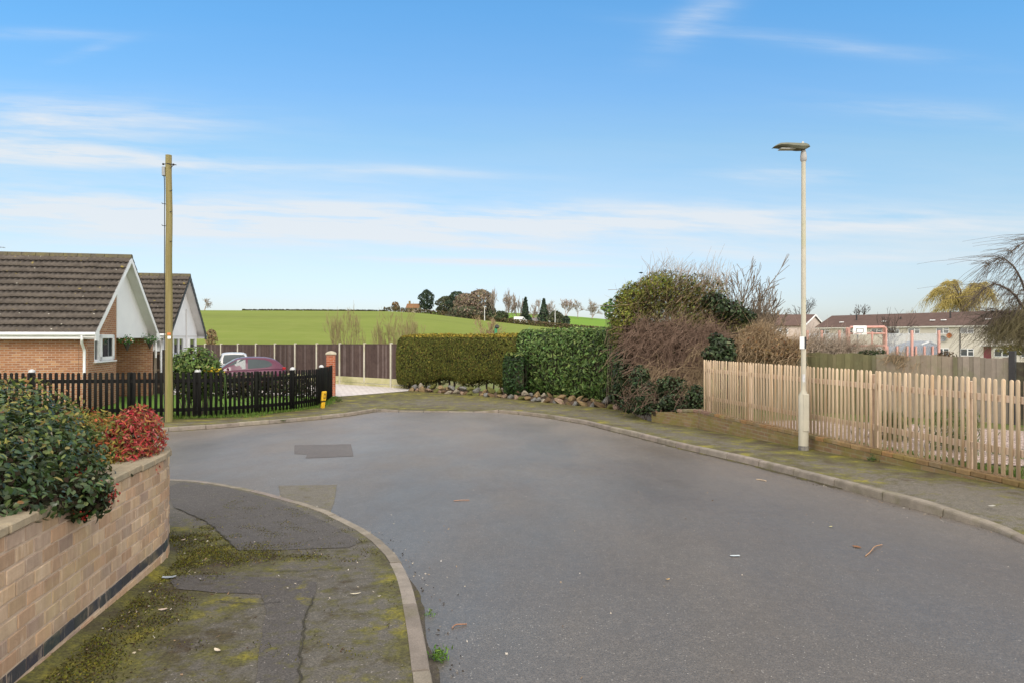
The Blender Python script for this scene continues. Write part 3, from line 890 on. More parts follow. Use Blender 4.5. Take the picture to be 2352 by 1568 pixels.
mb.add(vs, [(4 * i + j, 4 * i + 4 + j, 4 * i + 4 + (j + 1) % 4, 4 * i + (j + 1) % 4) for i in range(139) for j in range(3)])
mb.build('mortar_bed', M['mortar'], wall)
mb = MB(); s = 0.02
while s < LW - 2.4:
    p, d = path_frame(Pw, s)
    n = Vector((-d.y, d.x, 0))
    c = p + n * (.105 + rnd.uniform(-.006, .006)); c.z = WTOP - .034 + rnd.uniform(-.003, .003)
    f = rnd.uniform(.8, 1.08)
    L_ = .215
    p, d = path_frame(Pw, s + L_ / 2); n = Vector((-d.y, d.x, 0))
    for kk, (o0, wd) in enumerate(((.043, .1025), (.155, .1025))):
        tt = rnd.choice([(.43, .36, .25), (.39, .32, .225), (.36, .30, .22), (.46, .385, .27)])
        c = p + n * (o0 + rnd.uniform(-.003, .003)); c.z = WTOP - .0475 + wt(c.y) + rnd.uniform(-.003, .003)
        mb.bbox(c, (.2205, wd + .009, .048), .008, 0, tuple(x * f for x in tt), (d, n, Vector((0, 0, 1))))
    s += .2245
mb.build('coping', M['coping'], wall)
# soil bed held by the wall
bed = [p for p in wall_path(.2)] 
mb = MB(); zb_ = 1.0
pts = [Vector((p.x, p.y, zb_)) for p in bed] + [Vector((-12, 5.7, zb_)), Vector((-12, -.6, zb_))]
mb.add(pts, [tuple(range(len(pts)))]); o = mb.build('planting_bed', M['earth']); o['kind'] = 'structure'
if o.data.polygons[0].normal.z < 0: o.data.flip_normals()

# ------------------------------------------------------------------ picket fences
def picket_mesh(name, w, t, h, rt, mat, bev=.006):
    """upright board with a rounded top; x across, y thickness, z up"""
    n = 8
    out = [(-w / 2, 0), (w / 2, 0)]
    out += [(w / 2 * math.cos(math.pi * k / n), h - w / 2 * rt + w / 2 * rt * math.sin(math.pi * k / n)) for k in range(n + 1)]
    mb = MB(); m = len(out)
    def ring(y, ins):
        cx_, cz_ = 0, h / 2
        return [((x - math.copysign(ins, x)) if abs(x) > ins else 0, y, max(z, 0) - (ins if z > h * .5 else 0)) for x, z in out]
    rings = [ring(-t / 2, bev), ring(-t / 2 + bev, 0), ring(t / 2 - bev, 0), ring(t / 2, bev)]
    vs = [p for r_ in rings for p in r_]
    fs = [tuple(range(m)), tuple(3 * m + k for k in range(m - 1, -1, -1))]
    for a in range(3):
        for k in range(m):
            k2 = (k + 1) % m
            fs.append((a * m + k, (a + 1) * m + k, (a + 1) * m + k2, a * m + k2))
    mb.add(vs, fs)
    o = mb.build(name, mat); me = o.data
    me.polygons.foreach_set('use_smooth', [True] * len(me.polygons))
    bpy.data.objects.remove(o)
    return me
def picket_fence(nm, label, path, zb, w, sp, h, t, rt, mat, railmat, rails, posts, pw, cap, side=1, maxn=100, hvar=.006, capmat=None):
    base = thing(nm, (path[0].x, path[0].y, zb(path[0])), label, 'fence')
    b0 = wloc(base)
    mesh = [picket_mesh('picket', w * f, t, h, rt, mat) for f in (.97, 1.0, 1.03)]
    L = plen(path); s = sp * .6; k = 0
    while s < L and k < maxn:
        p, d = path_frame(path, s)
        o = bpy.data.objects.new('picket', rnd.choice(mesh)); COL.objects.link(o); o.parent = base
        z = zb(p)
        o.location = Vector((p.x, p.y, z)) - b0 + Vector((0, 0, rnd.uniform(-hvar, hvar)))
        o.rotation_euler = (rnd.uniform(-.008, .008), rnd.gauss(0, .006), math.atan2(d.y, d.x) + rnd.uniform(-.04, .04))
        s += sp * rnd.uniform(.97, 1.03); k += 1
    if s < L - sp:
        mb = MB(); prof = mesh[1]; vv = [v.co.copy() for v in prof.vertices]; ff = [tuple(p_.vertices) for p_ in prof.polygons]
        while s < L:
            p, d = path_frame(path, s); a = math.atan2(d.y, d.x); z = zb(p) + rnd.uniform(-hvar, hvar)
            mb.add([(p.x + v.x * math.cos(a) - v.y * math.sin(a), p.y + v.x * math.sin(a) + v.y * math.cos(a), z + v.z) for v in vv], ff)
            s += sp
        mb.build('pickets', mat, base)['kind'] = 'stuff'
    Lr_ = min(L, s)
    for (zr, rh, rt_) in rails:
        n = max(4, int(Lr_ / .35)); mb = MB(); vs = []
        for i in range(n + 1):
            p, d = path_frame(path, Lr_ * i / n); nn = Vector((-d.y, d.x, 0)) * side
            a = p + nn * (t / 2 + .002); b = p + nn * (t / 2 + .002 + rt_); z = zb(p) + zr
            vs += [(a.x, a.y, z - rh / 2), (a.x, a.y, z + rh / 2), (b.x, b.y, z + rh / 2), (b.x, b.y, z - rh / 2)]
        fs = [(4 * i + j, 4 * i + 4 + j, 4 * i + 4 + (j + 1) % 4, 4 * i + (j + 1) % 4) for i in range(n) for j in range(4)]
        if side < 0: fs = [f[::-1] for f in fs]
        mb.add(vs, fs); mb.build('rail', railmat, base)
    for s_ in posts:
        if s_ > Lr_: continue
        p, d = path_frame(path, s_); nn = Vector((-d.y, d.x, 0)) * side
        c = p + nn * (t / 2 + .045 + pw / 2); z = zb(p)
        mb = MB(); hh = h + cap
        mb.bbox((c.x, c.y, z + hh / 2 - .1), (pw, pw, hh + .2), .008, 0, None, (d, nn, Vector((0, 0, 1))))
        po = mb.build('post', railmat, base)
        if capmat and cap > 0:
            mb = MB(); mb.lathe([(pw * .72, 0), (pw * .74, .02), (pw * .6, .045), (pw * .30, .07), (0.005, .078)], (c.x, c.y, z + hh), 12)
            smoothby(mb.build('post_cap', capmat, po))
    return base
FENCE_Z = .30
pf_path = [FA + Vector((-.02, 0, 0)), FB, FB + fdir * 2.4]
picket_fence('picket_fence', 'new pale timber picket fence on a low brick wall beside the lamp post', pf_path, lambda p: FENCE_Z + .004, .055, .0995, 1.195, .019, .95,
             M['picket'], M['picketrail'], [(.95, .085, .035), (.31, .085, .035)], [.06, 1.85, 3.7, 5.5, 7.25, 9.0], .085, -.06, side=1, maxn=100)
bf = smooth_path(bfence[::-1], 2)
bf = [Vector((p.x, p.y, 0)) for p in bf]
bf = bf[3:]
def bfz(p): return g(p.y) + .03
Lb = plen(bf)
def nearest_s(pt):
    best, bs, acc = 9e9, 0, 0
    for a, b in zip(bf, bf[1:]):
        if (a - pt).length < best: best, bs = (a - pt).length, acc
        acc += (b - a).length
    return bs
bposts = []
for px, py in ((87, 965), (282, 963), (453, 960), (584, 951), (679, 942.5), (745, 926)):
    q = G(px, py); bposts.append(nearest_s(Vector((q.x, q.y, 0))))
picket_fence('picket_fence', 'black stained picket fence round the bungalow garden ending at a brick pillar', bf, bfz, .083, .141, 1.27, .02, .8,
             M['blackwood'], M['blackwood'], [(1.03, .10, .04), (.22, .10, .04)], bposts, .11, .0, side=1, maxn=100, capmat=None)
for b_ in (bpy.data.objects['picket_fence.001'],):
    for k, (px, py) in enumerate(((87, 965), (453, 960), (679, 942.5), (745, 926))):
        s_ = bposts[(0, 2, 4, 5)[k]]
        p, d = path_frame(bf, s_); nn = Vector((-d.y, d.x, 0))
        c = p + nn * (.01 + .045 + .055)
        mb = MB(); mb.lathe([(.085, 0), (.09, .02), (.075, .055), (.04, .085), (.006, .095)], (c.x, c.y, bfz(p) + 1.27), 14)
        smoothby(mb.build('post_cap', M['galv'], b_))

# low brick wall under the pale fence ----------------------------------------------------
lw = thing('low_brick_wall', (FA.x, FA.y, g(FA.y)), 'low mossy brick wall sinking into the pavement under the pale picket fence', 'wall')
lwpath = [Vector((3.72, 18.2, 0)), FA + Vector((-.06, .3, 0)), FA + Vector((-.075, 0, 0)), FB + Vector((-.075, 0, 0)), FB + fdir * 2.6 + Vector((-.075, 0, 0))]
mb = MB(); P1 = resample(lwpath, 60); P2 = offset_path(P1, .20); acc = 0; vs = []; ss = []
for i, (a, b) in enumerate(zip(P1, P2)):
    if i: acc += (P1[i] - P1[i - 1]).length
    ss.append(acc)
    zt = FENCE_Z - .075 - max(0, a.y - 16.3) * .10
    vs += [(a.x, a.y, min(g(a.y), zt) - .3), (a.x, a.y, zt), (b.x, b.y, zt), (b.x, b.y, min(g(a.y), zt) - .3)]
fs, uv = [], []
for i in range(59):
    for j in range(3):
        fs.append((4 * i + j, 4 * i + 4 + j, 4 * i + 5 + j, 4 * i + j + 1))
        zz_ = [vs[k][2] if j == 0 else (0.02 * j + vs[k][1]) for k in fs[-1]]
        uv.append([(ss[i], zz_[0]), (ss[i + 1], zz_[1]), (ss[i + 1], zz_[2]), (ss[i], zz_[3])])
mb.add(vs, fs, 0, None, uv)
e = (0, 1, 2, 3); mb.add(vs[:4], [e])
mb.build('brickwork', M['brick_low'], lw)
mb = MB(); s = 0
while s < ss[-1]:
    p, d = path_frame(P1, s + .11); n = Vector((-d.y, d.x, 0))
    zt = FENCE_Z - max(0, p.y - 16.3) * .10
    if p.y > 17.2 and rnd.random() < .45: s += .226; continue
    tc = rnd.choice([(.34, .20, .085), (.40, .22, .09), (.29, .19, .09), (.37, .25, .12), (.27, .19, .08), (.30, .22, .08)])
    if p.y > 15.5: tc = rnd.choice([(.30, .19, .14), (.26, .18, .12), (.22, .18, .09)])
    f = rnd.uniform(.8, 1.15)
    c = p + n * (.095 + rnd.uniform(-.005, .005)); c.z = zt - .037 + rnd.uniform(-.004, .003)
    mb.bbox(c, (.216, .212, .068), .007, 0, tuple(x * f for x in tc), (d, n, Vector((0, 0, 1))))
    s += .2255
mb.build('coping', M['coping'], lw)

# ------------------------------------------------------------------ concrete post and panel fence
cp0 = Vector((-5.77, 32.6, 0)); cdir = Vector((-math.cos(R(38)), math.sin(R(38)), 0))
cf = thing('panel_fence', (cp0.x, cp0.y, -.36), 'dark brown close-board fence between concrete posts behind the block-paved drive', 'fence')
cn = Vector((-cdir.y, cdir.x, 0))
if cn.y > 0: cn = -cn
for k in range(-1, 15):
    p = cp0 + cdir * (1.93 * k); zt = 1.77 - .0145 * k if k > 0 else 1.77
    mb = MB(); mb.bbox((p.x, p.y, (zt - .5) / 2), (.10, .11, zt + .5), .008, 0, None, (cdir, cn, Vector((0, 0, 1))))
    mb.build('concrete_post', M['concrete'], cf)
    q = p + cdir * .965
    for j, (z0, z1) in enumerate(((-.38, -.235), (-.215, .06))):
        mb = MB(); mb.bbox((q.x, q.y, (z0 + z1) / 2), (1.83, .05, z1 - z0), .012, 0, None, (cdir, cn, Vector((0, 0, 1))))
        mb.build('gravel_board', M['gravelboard'], cf)
    mb = MB(); n = 16; tone = rnd.uniform(.85, 1.15)
    for i in range(n):
        x = -.915 + 1.83 * (i + .5) / n
        f = tone * rnd.uniform(.8, 1.2)
        c = q + cdir * x + cn * (.012 + .006 * (i % 2)); z1 = zt - .09
        pale = rnd.random() < .16
        col = (.15 * f, .115 * f, .105 * f) if pale else (.092 * f, .062 * f, .054 * f)
        mb.bbox((c.x, c.y, (.065 + z1) / 2), (1.83 / n + .012, .014, z1 - .065), .003, 0, col, (cdir, cn, Vector((0, 0, 1))))
    c = q + cn * .01; mb.bbox((c.x, c.y, zt - .075), (1.83, .055, .03), .004, 0, (.12 * tone, .085 * tone, .075 * tone), (cdir, cn, Vector((0, 0, 1))))
    mb.build('fence_panel', M['brownwood'], cf)

# brick pillar ---------------------------------------------------------------------------
pc = Vector((-7.45, 28.1, -.40))
pl = thing('brick_pillar', pc, 'red brick gate pillar with a domed stone cap beside the drive', 'pillar')
mb = MB(); ax = (UU, VV, Vector((0, 0, 1)))
mb.box(pc + Vector((0, 0, .86)), (.35, .35, 1.72), 0, None, ax); mb.build('shaft', M['brick_red'], pl)
mb = MB(); vs = []
for r_, z in ((.205, 1.72), (.215, 1.76), (.19, 1.81), (.10, 1.855), (.02, 1.875)):
    for sx, sy in ((-1, -1), (1, -1), (1, 1), (-1, 1)): vs.append(pc + UU * (sx * r_) + VV * (sy * r_) + Vector((0, 0, z)))
mb.add(vs, [(4 * i + j, 4 * i + (j + 1) % 4, 4 * i + 4 + (j + 1) % 4, 4 * i + 4 + j) for i in range(4) for j in range(4)] + [(3, 2, 1, 0), (16, 17, 18, 19)])
mb.build('cap', M['coping_grey'] if 'coping_grey' in M else std('pillar_cap_stone', (.40, .36, .28), (.32, .29, .22), 6, .9, .4, 40), pl)

# hydrant marker -------------------------------------------------------------------------
hp = G(741, 936); hp.z = g(hp.y)
hy = thing('hydrant_marker', hp, 'yellow hydrant marker post leaning beside the black fence', 'marker post')
hx = Vector((.80, -.6, 0)).normalized(); hyv = Vector((-hx.y, hx.x, 0)); tilt = (hx, hyv, (Vector((.10, 0, 1))).normalized())
mb = MB()
mb.bbox(hp + tilt[2] * .10, (.085, .125, .26), .012, 0, None, tilt)
mb.build('stem', M['yellow'], hy)
mb = MB(); mb.bbox(hp + tilt[2] * .40, (.10, .165, .33), .022, 0, None, tilt); pl_ = mb.build('head', M['yellow'], hy)
mb = MB(); fc = hp + tilt[2] * .43 + hx * .051
for off_, sz in (((-.035, .03), (.012, .10)), ((.035, .03), (.012, .10)), ((0, .03), (.06, .016)), ((-.03, -.06), (.03, .03)), ((.03, -.06), (.03, .03)), ((0, -.1), (.08, .02))):
    mb.box(fc + hyv * off_[0] + tilt[2] * off_[1], (.006, sz[0], sz[1]), 0, None, tilt)
mb.build('marking', M['black'], hy)
mb = MB(); mb.box(hp + tilt[2] * .222 - hx * .0 - hyv * .02, (.104, .14, .022), 0, None, tilt); mb.build('band', M['black'], hy)

# ------------------------------------------------------------------ telegraph pole
tp = G(388, 968); 
pole = thing('telegraph_pole', tp, 'tall greenish wooden telegraph pole in front of the black picket fence', 'pole')
ztop = CZ + (HY - 357) / F * tp.y
mb = MB(); n = 14
mb.tube([(tp.x + .012 * math.sin(k * 1.3) * (k / n), tp.y, tp.z - .2 + (ztop - tp.z + .2) * k / n) for k in range(n + 1)], [.098 - .020 * k / n for k in range(n + 1)], 14)
smoothby(mb.build('shaft', M['polewood'], pole), 50)
def tz(py): return CZ + (HY - py) / F * tp.y
mb = MB()
for k, py in enumerate((440, 488, 556, 520, 470)):
    sd = 1 if k < 3 else -1
    mb.tube([(tp.x + sd * .05, tp.y - .06, tz(py)), (tp.x + sd * .13, tp.y - .10, tz(py)), (tp.x + sd * .135, tp.y - .10, tz(py) + .03)], .009, 6)
mb.build('step_iron', M['black'], pole)
mb = MB(); mb.bbox((tp.x - .115, tp.y - .02, tz(395)), (.085, .12, .24), .012); bx_ = mb.build('junction_box', M['greymetal'], pole)
mb = MB()
mb.tube([(tp.x - .12, tp.y - .02, tz(406)), (tp.x - .105, tp.y - .03, tz(412)), (tp.x - .098, tp.y - .03, tz(440)), (tp.x - .103, tp.y - .03, tz(600)), (tp.x - .108, tp.y - .03, tz(780)), (tp.x - .108, tp.y - .03, tp.z)], .012, 6)
mb.build('cable', M['black'], pole)
mb = MB()
mb.tube([(tp.x - .16, tp.y, tz(378)), (tp.x, tp.y - .085, tz(378)), (tp.x + .2, tp.y, tz(379.5))], .011, 6)
for dx, py in ((-.15, 378), (.12, 379)):
    mb.lathe([(.012, -.02), (.028, -.015), (.03, .015), (.016, .03)], (tp.x + dx, tp.y, tz(py)), 8)
mb.tube([(tp.x + .07, tp.y - .05, tz(388)), (tp.x + .13, tp.y - .02, tz(380))], .01, 6)
mb.build('bracket', M['black'], pole)
mb = MB(); mb.bbox((tp.x + .045, tp.y - .088, tz(767)), (.09, .012, .06), .003); mb.build('marker_tag', std('orange_band', (.62, .17, .04), (.5, .14, .03), 6, .5), pole)
mb = MB(); mb.bbox((tp.x + .05, tp.y - .086, tz(775)), (.085, .012, .07), .003); mb.build('number_tag', M['white'], pole)

# ------------------------------------------------------------------ street lamp
lp = Vector((5.09, 11.92, g(11.92)))
lamp = thing('street_lamp', lp, 'cream steel street lamp with a flat lantern in front of the pale picket fence', 'street lamp')
def lz(py): return CZ + (HY - py) / F * lp.y
mb = MB()
mb.lathe([(.083, -.05), (.083, .30), (.0835, lz(908) - lp.z), (.052, lz(899) - lp.z), (.043, lz(894) - lp.z), (.0425, 1.2), (.036, lz(372) - lp.z)], lp, 20)
smoothby(mb.build('column', M['lamp'], lamp), 30)
mb = MB(); mb.bbox(lp + Vector((.012, -.068, .66)), (.105, .045, .66), .012); mb.build('door', M['lamp'], lamp)
mb = MB(); mb.lathe([(.0855, -.02), (.0855, .075), (.084, .08)], lp, 18); mb.build('base_collar', std('chipped_base_paint', (.09, .085, .09), (.28, .26, .22), 9, .8, .3, 40), lamp)
mb = MB(); mb.lathe([(.040, lz(372) - lp.z), (.052, lz(369) - lp.z), (.055, lz(362) - lp.z), (.046, lz(352) - lp.z), (.032, lz(345) - lp.z), (.03, lz(341) - lp.z)], lp, 16)
smoothby(mb.build('spigot', M['lampgrey'], lamp), 50)
mb = MB(); secs = []; zl = lz(338)
for x, hw, zt, zbm in ((.098, .03, .012, -.010), (.06, .07, .040, -.03), (0.0, .10, .052, -.062), (-.10, .115, .050, -.062), (-.22, .12, .054, -.05), (-.34, .125, .056, -.030), (-.44, .12, .052, -.018), (-.50, .105, .020, -.016), (-.535, .09, -.008, -.016)):
    y = -.02
    secs.append([(x, -hw + y, (zt + zbm) / 2 - .006), (x, -hw * .8 + y, zt - .012), (x, 0 + y, zt), (x, hw * .8 + y, zt - .012), (x, hw + y, (zt + zbm) / 2 - .006), (x, hw * .75 + y, zbm + .004), (x, y, zbm), (x, -hw * .75 + y, zbm + .004)])
vs = [Vector(p) + Vector((lp.x, lp.y, zl)) for s_ in secs for p in s_]
fs = [(i * 8 + j, (i + 1) * 8 + j, (i + 1) * 8 + (j + 1) % 8, i * 8 + (j + 1) % 8) for i in range(len(secs) - 1) for j in range(8)]
mb.add(vs, fs + [tuple(range(8)), tuple((len(secs) - 1) * 8 + j for j in range(7, -1, -1))])
lan = smoothby(mb.build('lantern', M['lampdark'], lamp), 45)
mb = MB(); mb.box((lp.x - .30, lp.y - .02, zl - .0475), (.26, .15, .012)); mb.build('lens', M['lens'], lan)
mb = MB(); mb.lathe([(.022, 0), (.022, .02), (.016, .035), (.002, .04)], (lp.x - .02, lp.y - .02, zl + .05), 10); smoothby(mb.build('photocell', M['lens'], lan))
pd_ = Vector((-.75, -.66, 0)).normalized(); pt_ = Vector((-pd_.y, pd_.x, 0))
cpt = Vector((lp.x, lp.y, lz(787))) + pd_ * .05
mb = MB(); mb.bbox(cpt, (.006, .085, .21), .002, 0, None, (pd_, pt_, Vector((0, 0, 1)))); np_ = mb.build('number_plate', M['white'], lamp)
mb = MB(); q_ = cpt + pt_ * .056; mb.bbox(q_, (.008, .028, .205), .002, 0, None, (pd_, pt_, Vector((0, 0, 1)))); mb.build('plate_edge', M['black'], np_)
mb = MB()
for dz in (-.025, .035):
    mb.lathe([(.0435, -.006), (.045, -.005), (.045, .005), (.0435, .006)], (lp.x, lp.y, lz(787) + dz), 16)
    mb.tube([(lp.x + .02, lp.y - .04, lz(787) + dz), (lp.x + .06, lp.y - .04, lz(787) + dz + .006)], .005, 5)
mb.build('strap', M['black'], np_)
mb = MB(); n = 6; vs = []
for i in range(n + 1):
    a = R(225 + 60 * i / n)
    for z in (lz(876), lz(858)): vs.append((lp.x + .0436 * math.cos(a), lp.y + .0436 * math.sin(a), z + (.01 * math.sin(i * 2.1) if z > lz(870) else .016 * math.cos(i * 1.7))))
mb.add(vs, [(2 * i, 2 * i + 2, 2 * i + 3, 2 * i + 1) for i in range(n)]); mb.build('sticker', std('torn_sticker', (.55, .56, .58), (.42, .43, .45), 30, .6), lamp)

# ------------------------------------------------------------------ bungalows
N1 = Vector((-13.4, 22.0, 0))
WG, ZE, ZR, PG = 6.9, 2.18, 5.01, 3.45
def bungalow(org, label, house2=False, length=9.6):
    zb0 = -.62
    def L(a, b, z): return org + UU * a + VV * b + Vector((0, 0, z))
    def zr(b): return ZE + (ZR - ZE) * (1 - abs(b - PG) / PG)
    root = thing('bungalow', L(-3, 3.4, -.36), label, 'house')
    bargemat = M['darkfascia'] if house2 else M['white']
    gmat = M['whiteclad'] if house2 else M['brick']
    sl = math.hypot(PG, ZR - ZE); gauge = sl / 12
    # tiled slopes
    rfmb = []
    pitch = .172; step = pitch / 5
    cols_ = np.arange(0, length + step, step)
    hcol = .024 * (0.5 + 0.5 * np.cos(2 * np.pi * cols_ / pitch)) ** 1.3
    nvec0 = Vector((0, 0, 1))
    V = []; rows = []
    for side in (0, 1):
        sd = VV if side == 0 else -VV
        start = L(0, 0, ZE) if side == 0 else L(0, WG, ZE)
        up = (sd * PG + Vector((0, 0, ZR - ZE))).normalized()
        nn = (UU.cross(up) if side == 0 else up.cross(UU)); nn = nn if nn.z > 0 else -nn
        base_i = len(V)
        rr_ = []
        for c in range(12):
            jit = nr.normal(0, .003, size=len(cols_) // 10 + 2)
            for kind in range(3):
                s_ = gauge * c + (0 if kind < 2 else gauge)
                s_ = s_ - (.03 if kind < 2 else 0)
                lift = (.0, .042, .006)[kind]
                ph = (c % 2) * 0
                for i, a in enumerate(cols_):
                    j_ = jit[i // 10]
                    p = start - UU * float(a) + up * (s_ + (j_ * 2 if kind < 2 else 0)) + nn * (lift + float(hcol[i]) + (j_ if kind == 1 else 0))
                    V.append(p)
                rr_.append(len(V) - len(cols_))
        for k in range(len(rr_) - 1):
            rows.append((rr_[k], rr_[k + 1], side))
    Fq = []
    for r0, r1, side in rows:
        for i in range(len(cols_) - 1):
            q = (r0 + i, r0 + i + 1, r1 + i + 1, r1 + i)
            Fq.append(q[::-1] if side == 0 else q)
    roof = npmesh('roof', [tuple(v) for v in V], Fq, M['roof'], root)
    # under-roof slab keeps the slopes solid
    mb = MB(); poly = [L(-.03, .02, ZE - .03), L(-.03, PG, ZR - .03), L(-.03, WG - .02, ZE - .03), L(-.03, WG - .02, ZE - .09), L(-.03, PG, ZR - .10), L(-.03, .02, ZE - .09)]
    mb.prism(poly, -UU * (length - .03)); mb.build('roof_deck', M['soffit'], root)
    mb = MB(); a = 0
    while a < length:
        c = L(-a - .43, PG, ZR + .02)
        mb.prism([c + VV * .13 + Vector((0, 0, -.08)), c + VV * .09 + Vector((0, 0, .03)), c + Vector((0, 0, .065)), c - VV * .09 + Vector((0, 0, .03)), c - VV * .13 + Vector((0, 0, -.08))], UU * .435)
        a += .45
    mb.build('ridge', M['ridge'], roof)
    # barge boards and verge soffit
    for sgn in (0, 1):
        b0, b1 = (-.06, PG) if sgn == 0 else (WG + .06, PG)
        z0 = ZE - .05
        mb = MB(); mb.prism([L(0, b0, z0 + .0), L(0, b1, ZR - .02), L(0, b1, ZR - .23), L(0, b0, z0 - .21)], -UU * .028)
        # box end at the eave
        mb.prism([L(.002, b0, z0 - .0), L(.002, b0 + (.34 if sgn == 0 else -.34), z0 + .0 + .08), L(.002, b0 + (.34 if sgn == 0 else -.34), z0 - .22), L(.002, b0, z0 - .22)], -UU * .03)
        mb.build('barge_board', bargemat, root)
        mb = MB(); mb.prism([L(-.03, b0, z0 - .10), L(-.03, b1, ZR - .14), L(-.03, b1, ZR - .16), L(-.03, b0, z0 - .12)], -UU * .37); mb.build('soffit', M['soffit'], root)
    # walls
    G0 = -.40; b1 = 3.05
    und = .125
    def wall_piece(poly, ext, m, name='wall'):
        mb = MB(); mb.prism([L(*p) for p in poly], ext); return mb.build(name, m, root)
    wall_piece([(G0 - .26, .4, zb0), (-length + .3, .4, zb0), (-length + .3, .4, ZE - .1), (G0 - .26, .4, ZE - .1)], VV * .25, gmat if house2 else M['brick'])
    w0, w1, wz0, wz1 = .98, 2.76, 1.22, 2.12
    if house2: w0, w1, wz0, wz1 = 1.1, 3.9, 1.22, 2.02
    e = -UU * .25
    near = b1 if not house2 else WG - .4
    wall_piece([(G0, .4, zb0), (G0, w0, zb0), (G0, w0, wz1), (G0, .4, wz1)], e, gmat)
    wall_piece([(G0, w1, zb0), (G0, near, zb0), (G0, near, wz1), (G0, w1, wz1)], e, gmat)
    wall_piece([(G0, w0, zb0), (G0, w1, zb0), (G0, w1, wz0), (G0, w0, wz0)], e, gmat)
    if house2:
        wall_piece([(G0, .4, wz1), (G0, near, wz1), (G0, WG - .4, zr(WG - .4) - und), (G0, PG, ZR - und), (G0, .4, zr(.4) - und)], e, gmat)
    else:
        wall_piece([(G0, .4, wz1), (G0, b1, wz1), (G0, b1, zr(b1) - und), (G0, .4, zr(.4) - und)], e, gmat)
        wall_piece([(G0 + .03, b1 + .004, 2.0), (G0 + .03, WG - .28, 2.0), (G0 + .03, WG - .28, zr(WG - .28) - und), (G0 + .03, PG, ZR - und), (G0 + .03, b1 + .004, zr(b1) - und)], -UU * .10, M['whiteclad'], 'gable_cladding')
        wall_piece([(G0 - .26, b1, zb0), (-3.2, b1, zb0), (-3.2, b1, 1.99), (G0 - .26, b1, 1.99)], -VV * .22, M['brick'], 'porch_wall')
        wall_piece([(-.16, 6.36, zb0), (-3.2, 6.36, zb0), (-3.2, 6.36, 1.99), (-.16, 6.36, 1.99)], VV * .24, M['brick'], 'porch_wall')
        wall_piece([(-3.2, b1 - .22, zb0), (-3.2, 6.6, zb0), (-3.2, 6.6, 1.99), (-3.2, b1 - .22, 1.99)], -UU * .22, M['brick'], 'porch_wall')
        mb = MB(); mb.obox(L(G0 - .08, b1, 2.0), -UU * 2.9, VV * (6.55 - b1), Vector((0, 0, .05))); mb.build('porch_ceiling', M['soffit'], root)
        mb = MB(); mb.obox(L(-3.15, 4.1, -.4), -UU * -.06, VV * .9, Vector((0, 0, 2.05))); dr = mb.build('door', M['white'], root)
        mb = MB(); mb.box(L(-3.07, 4.2, .65), (.05, .03, .12)); mb.build('handle', M['galv'], dr)
    wall_piece([(-length + .3, WG - .4, zb0), (G0 - .26, WG - .4, zb0), (G0 - .26, WG - .4, ZE - .1), (-length + .3, WG - .4, ZE - .1)] if house2 else [(-length + .3, WG - .4, zb0), (-3.4, WG - .4, zb0), (-3.4, WG - .4, ZE - .1), (-length + .3, WG - .4, ZE - .1)], -VV * .25, gmat)
    wall_piece([(-length + .3, .4, zb0), (-length + .3, WG - .4, zb0), (-length + .3, WG - .4, ZE - .1), (-length + .3, PG, ZR - und), (-length + .3, .4, ZE - .1)], UU * .2, gmat)
    # window in the gable wall: white casements
    def window(w0, w1, z0, z1, bars, a0):
        mb = MB(); fr = .06
        mb.obox(L(a0, w0, z0), UU * .06, VV * (w1 - w0), Vector((0, 0, fr)))
        mb.obox(L(a0, w0, z1 - fr), UU * .06, VV * (w1 - w0), Vector((0, 0, fr)))
        for b in bars:
            mb.obox(L(a0 - .003, b[0], z0 + fr), UU * .06, VV * b[1], Vector((0, 0, z1 - z0 - 2 * fr)))
        win = mb.build('window', M['white'], root)
        mb = MB(); mb.obox(L(a0 - .02, w0 + .01, z0 + .02), UU * .03, VV * (w1 - w0 - .02), Vector((0, 0, z1 - z0 - .04))); mb.build('pane', M['glass'], win)
        mb = MB(); mb.obox(L(a0 - .0, w0 - .05, z0 - .045), UU * .14, VV * (w1 - w0 + .16), Vector((0, 0, .042))); mb.build('sill', M['white'], win)
        return win
    if not house2:
        win = window(w0, w1, wz0, wz1, [(w0, .03), (1.34, .09), (w1 - .06, .06)], G0 - .05)
        mb = MB(); f_ = .11                                           # opening casement stands proud
        b0_, b1_ = 1.43, 2.76
        for o_, sz in (((b0_, wz0 + .03), (b1_ - b0_, f_)), ((b0_, wz1 - f_ - .02), (b1_ - b0_, f_)), ((b0_, wz0 + .03), (f_ * 1.5, wz1 - wz0 - .05)), ((b1_ - f_ * 1.5, wz0 + .03), (f_ * 1.5, wz1 - wz0 - .05))):
            mb.obox(L(G0 + .012, o_[0], o_[1]), UU * .03, VV * sz[0], Vector((0, 0, sz[1])))
        mb.build('casement', M['white'], win)
    else:
        window(w0, w1, wz0, wz1, [(w0, .09), (2.0, .12), (2.95, .12), (w1 - .09, .09)], G0 - .05)
        window(4.75, 6.05, 1.25, 2.0, [(4.75, .12), (5.93, .12)], G0 + .004)
        mb = MB(); mb.obox(L(G0 + .012, 4.25, -.5), UU * .03, VV * .10, Vector((0, 0, 3.9))); mb.build('cladding_strip', M['soffit'], root)
        mb = MB(); mb.obox(L(G0 + .012, .42, 2.06), UU * .02, VV * (WG - .85), Vector((0, 0, .05))); mb.build('cladding_strip', M['soffit'], root)
        mb = MB(); mb.prism([L(G0 + .002, PG - .38, 4.22), L(G0 + .002, PG + .38, 4.22), L(G0 + .002, PG, 4.6)], UU * .02); mb.build('gable_vent', M['black'], root)
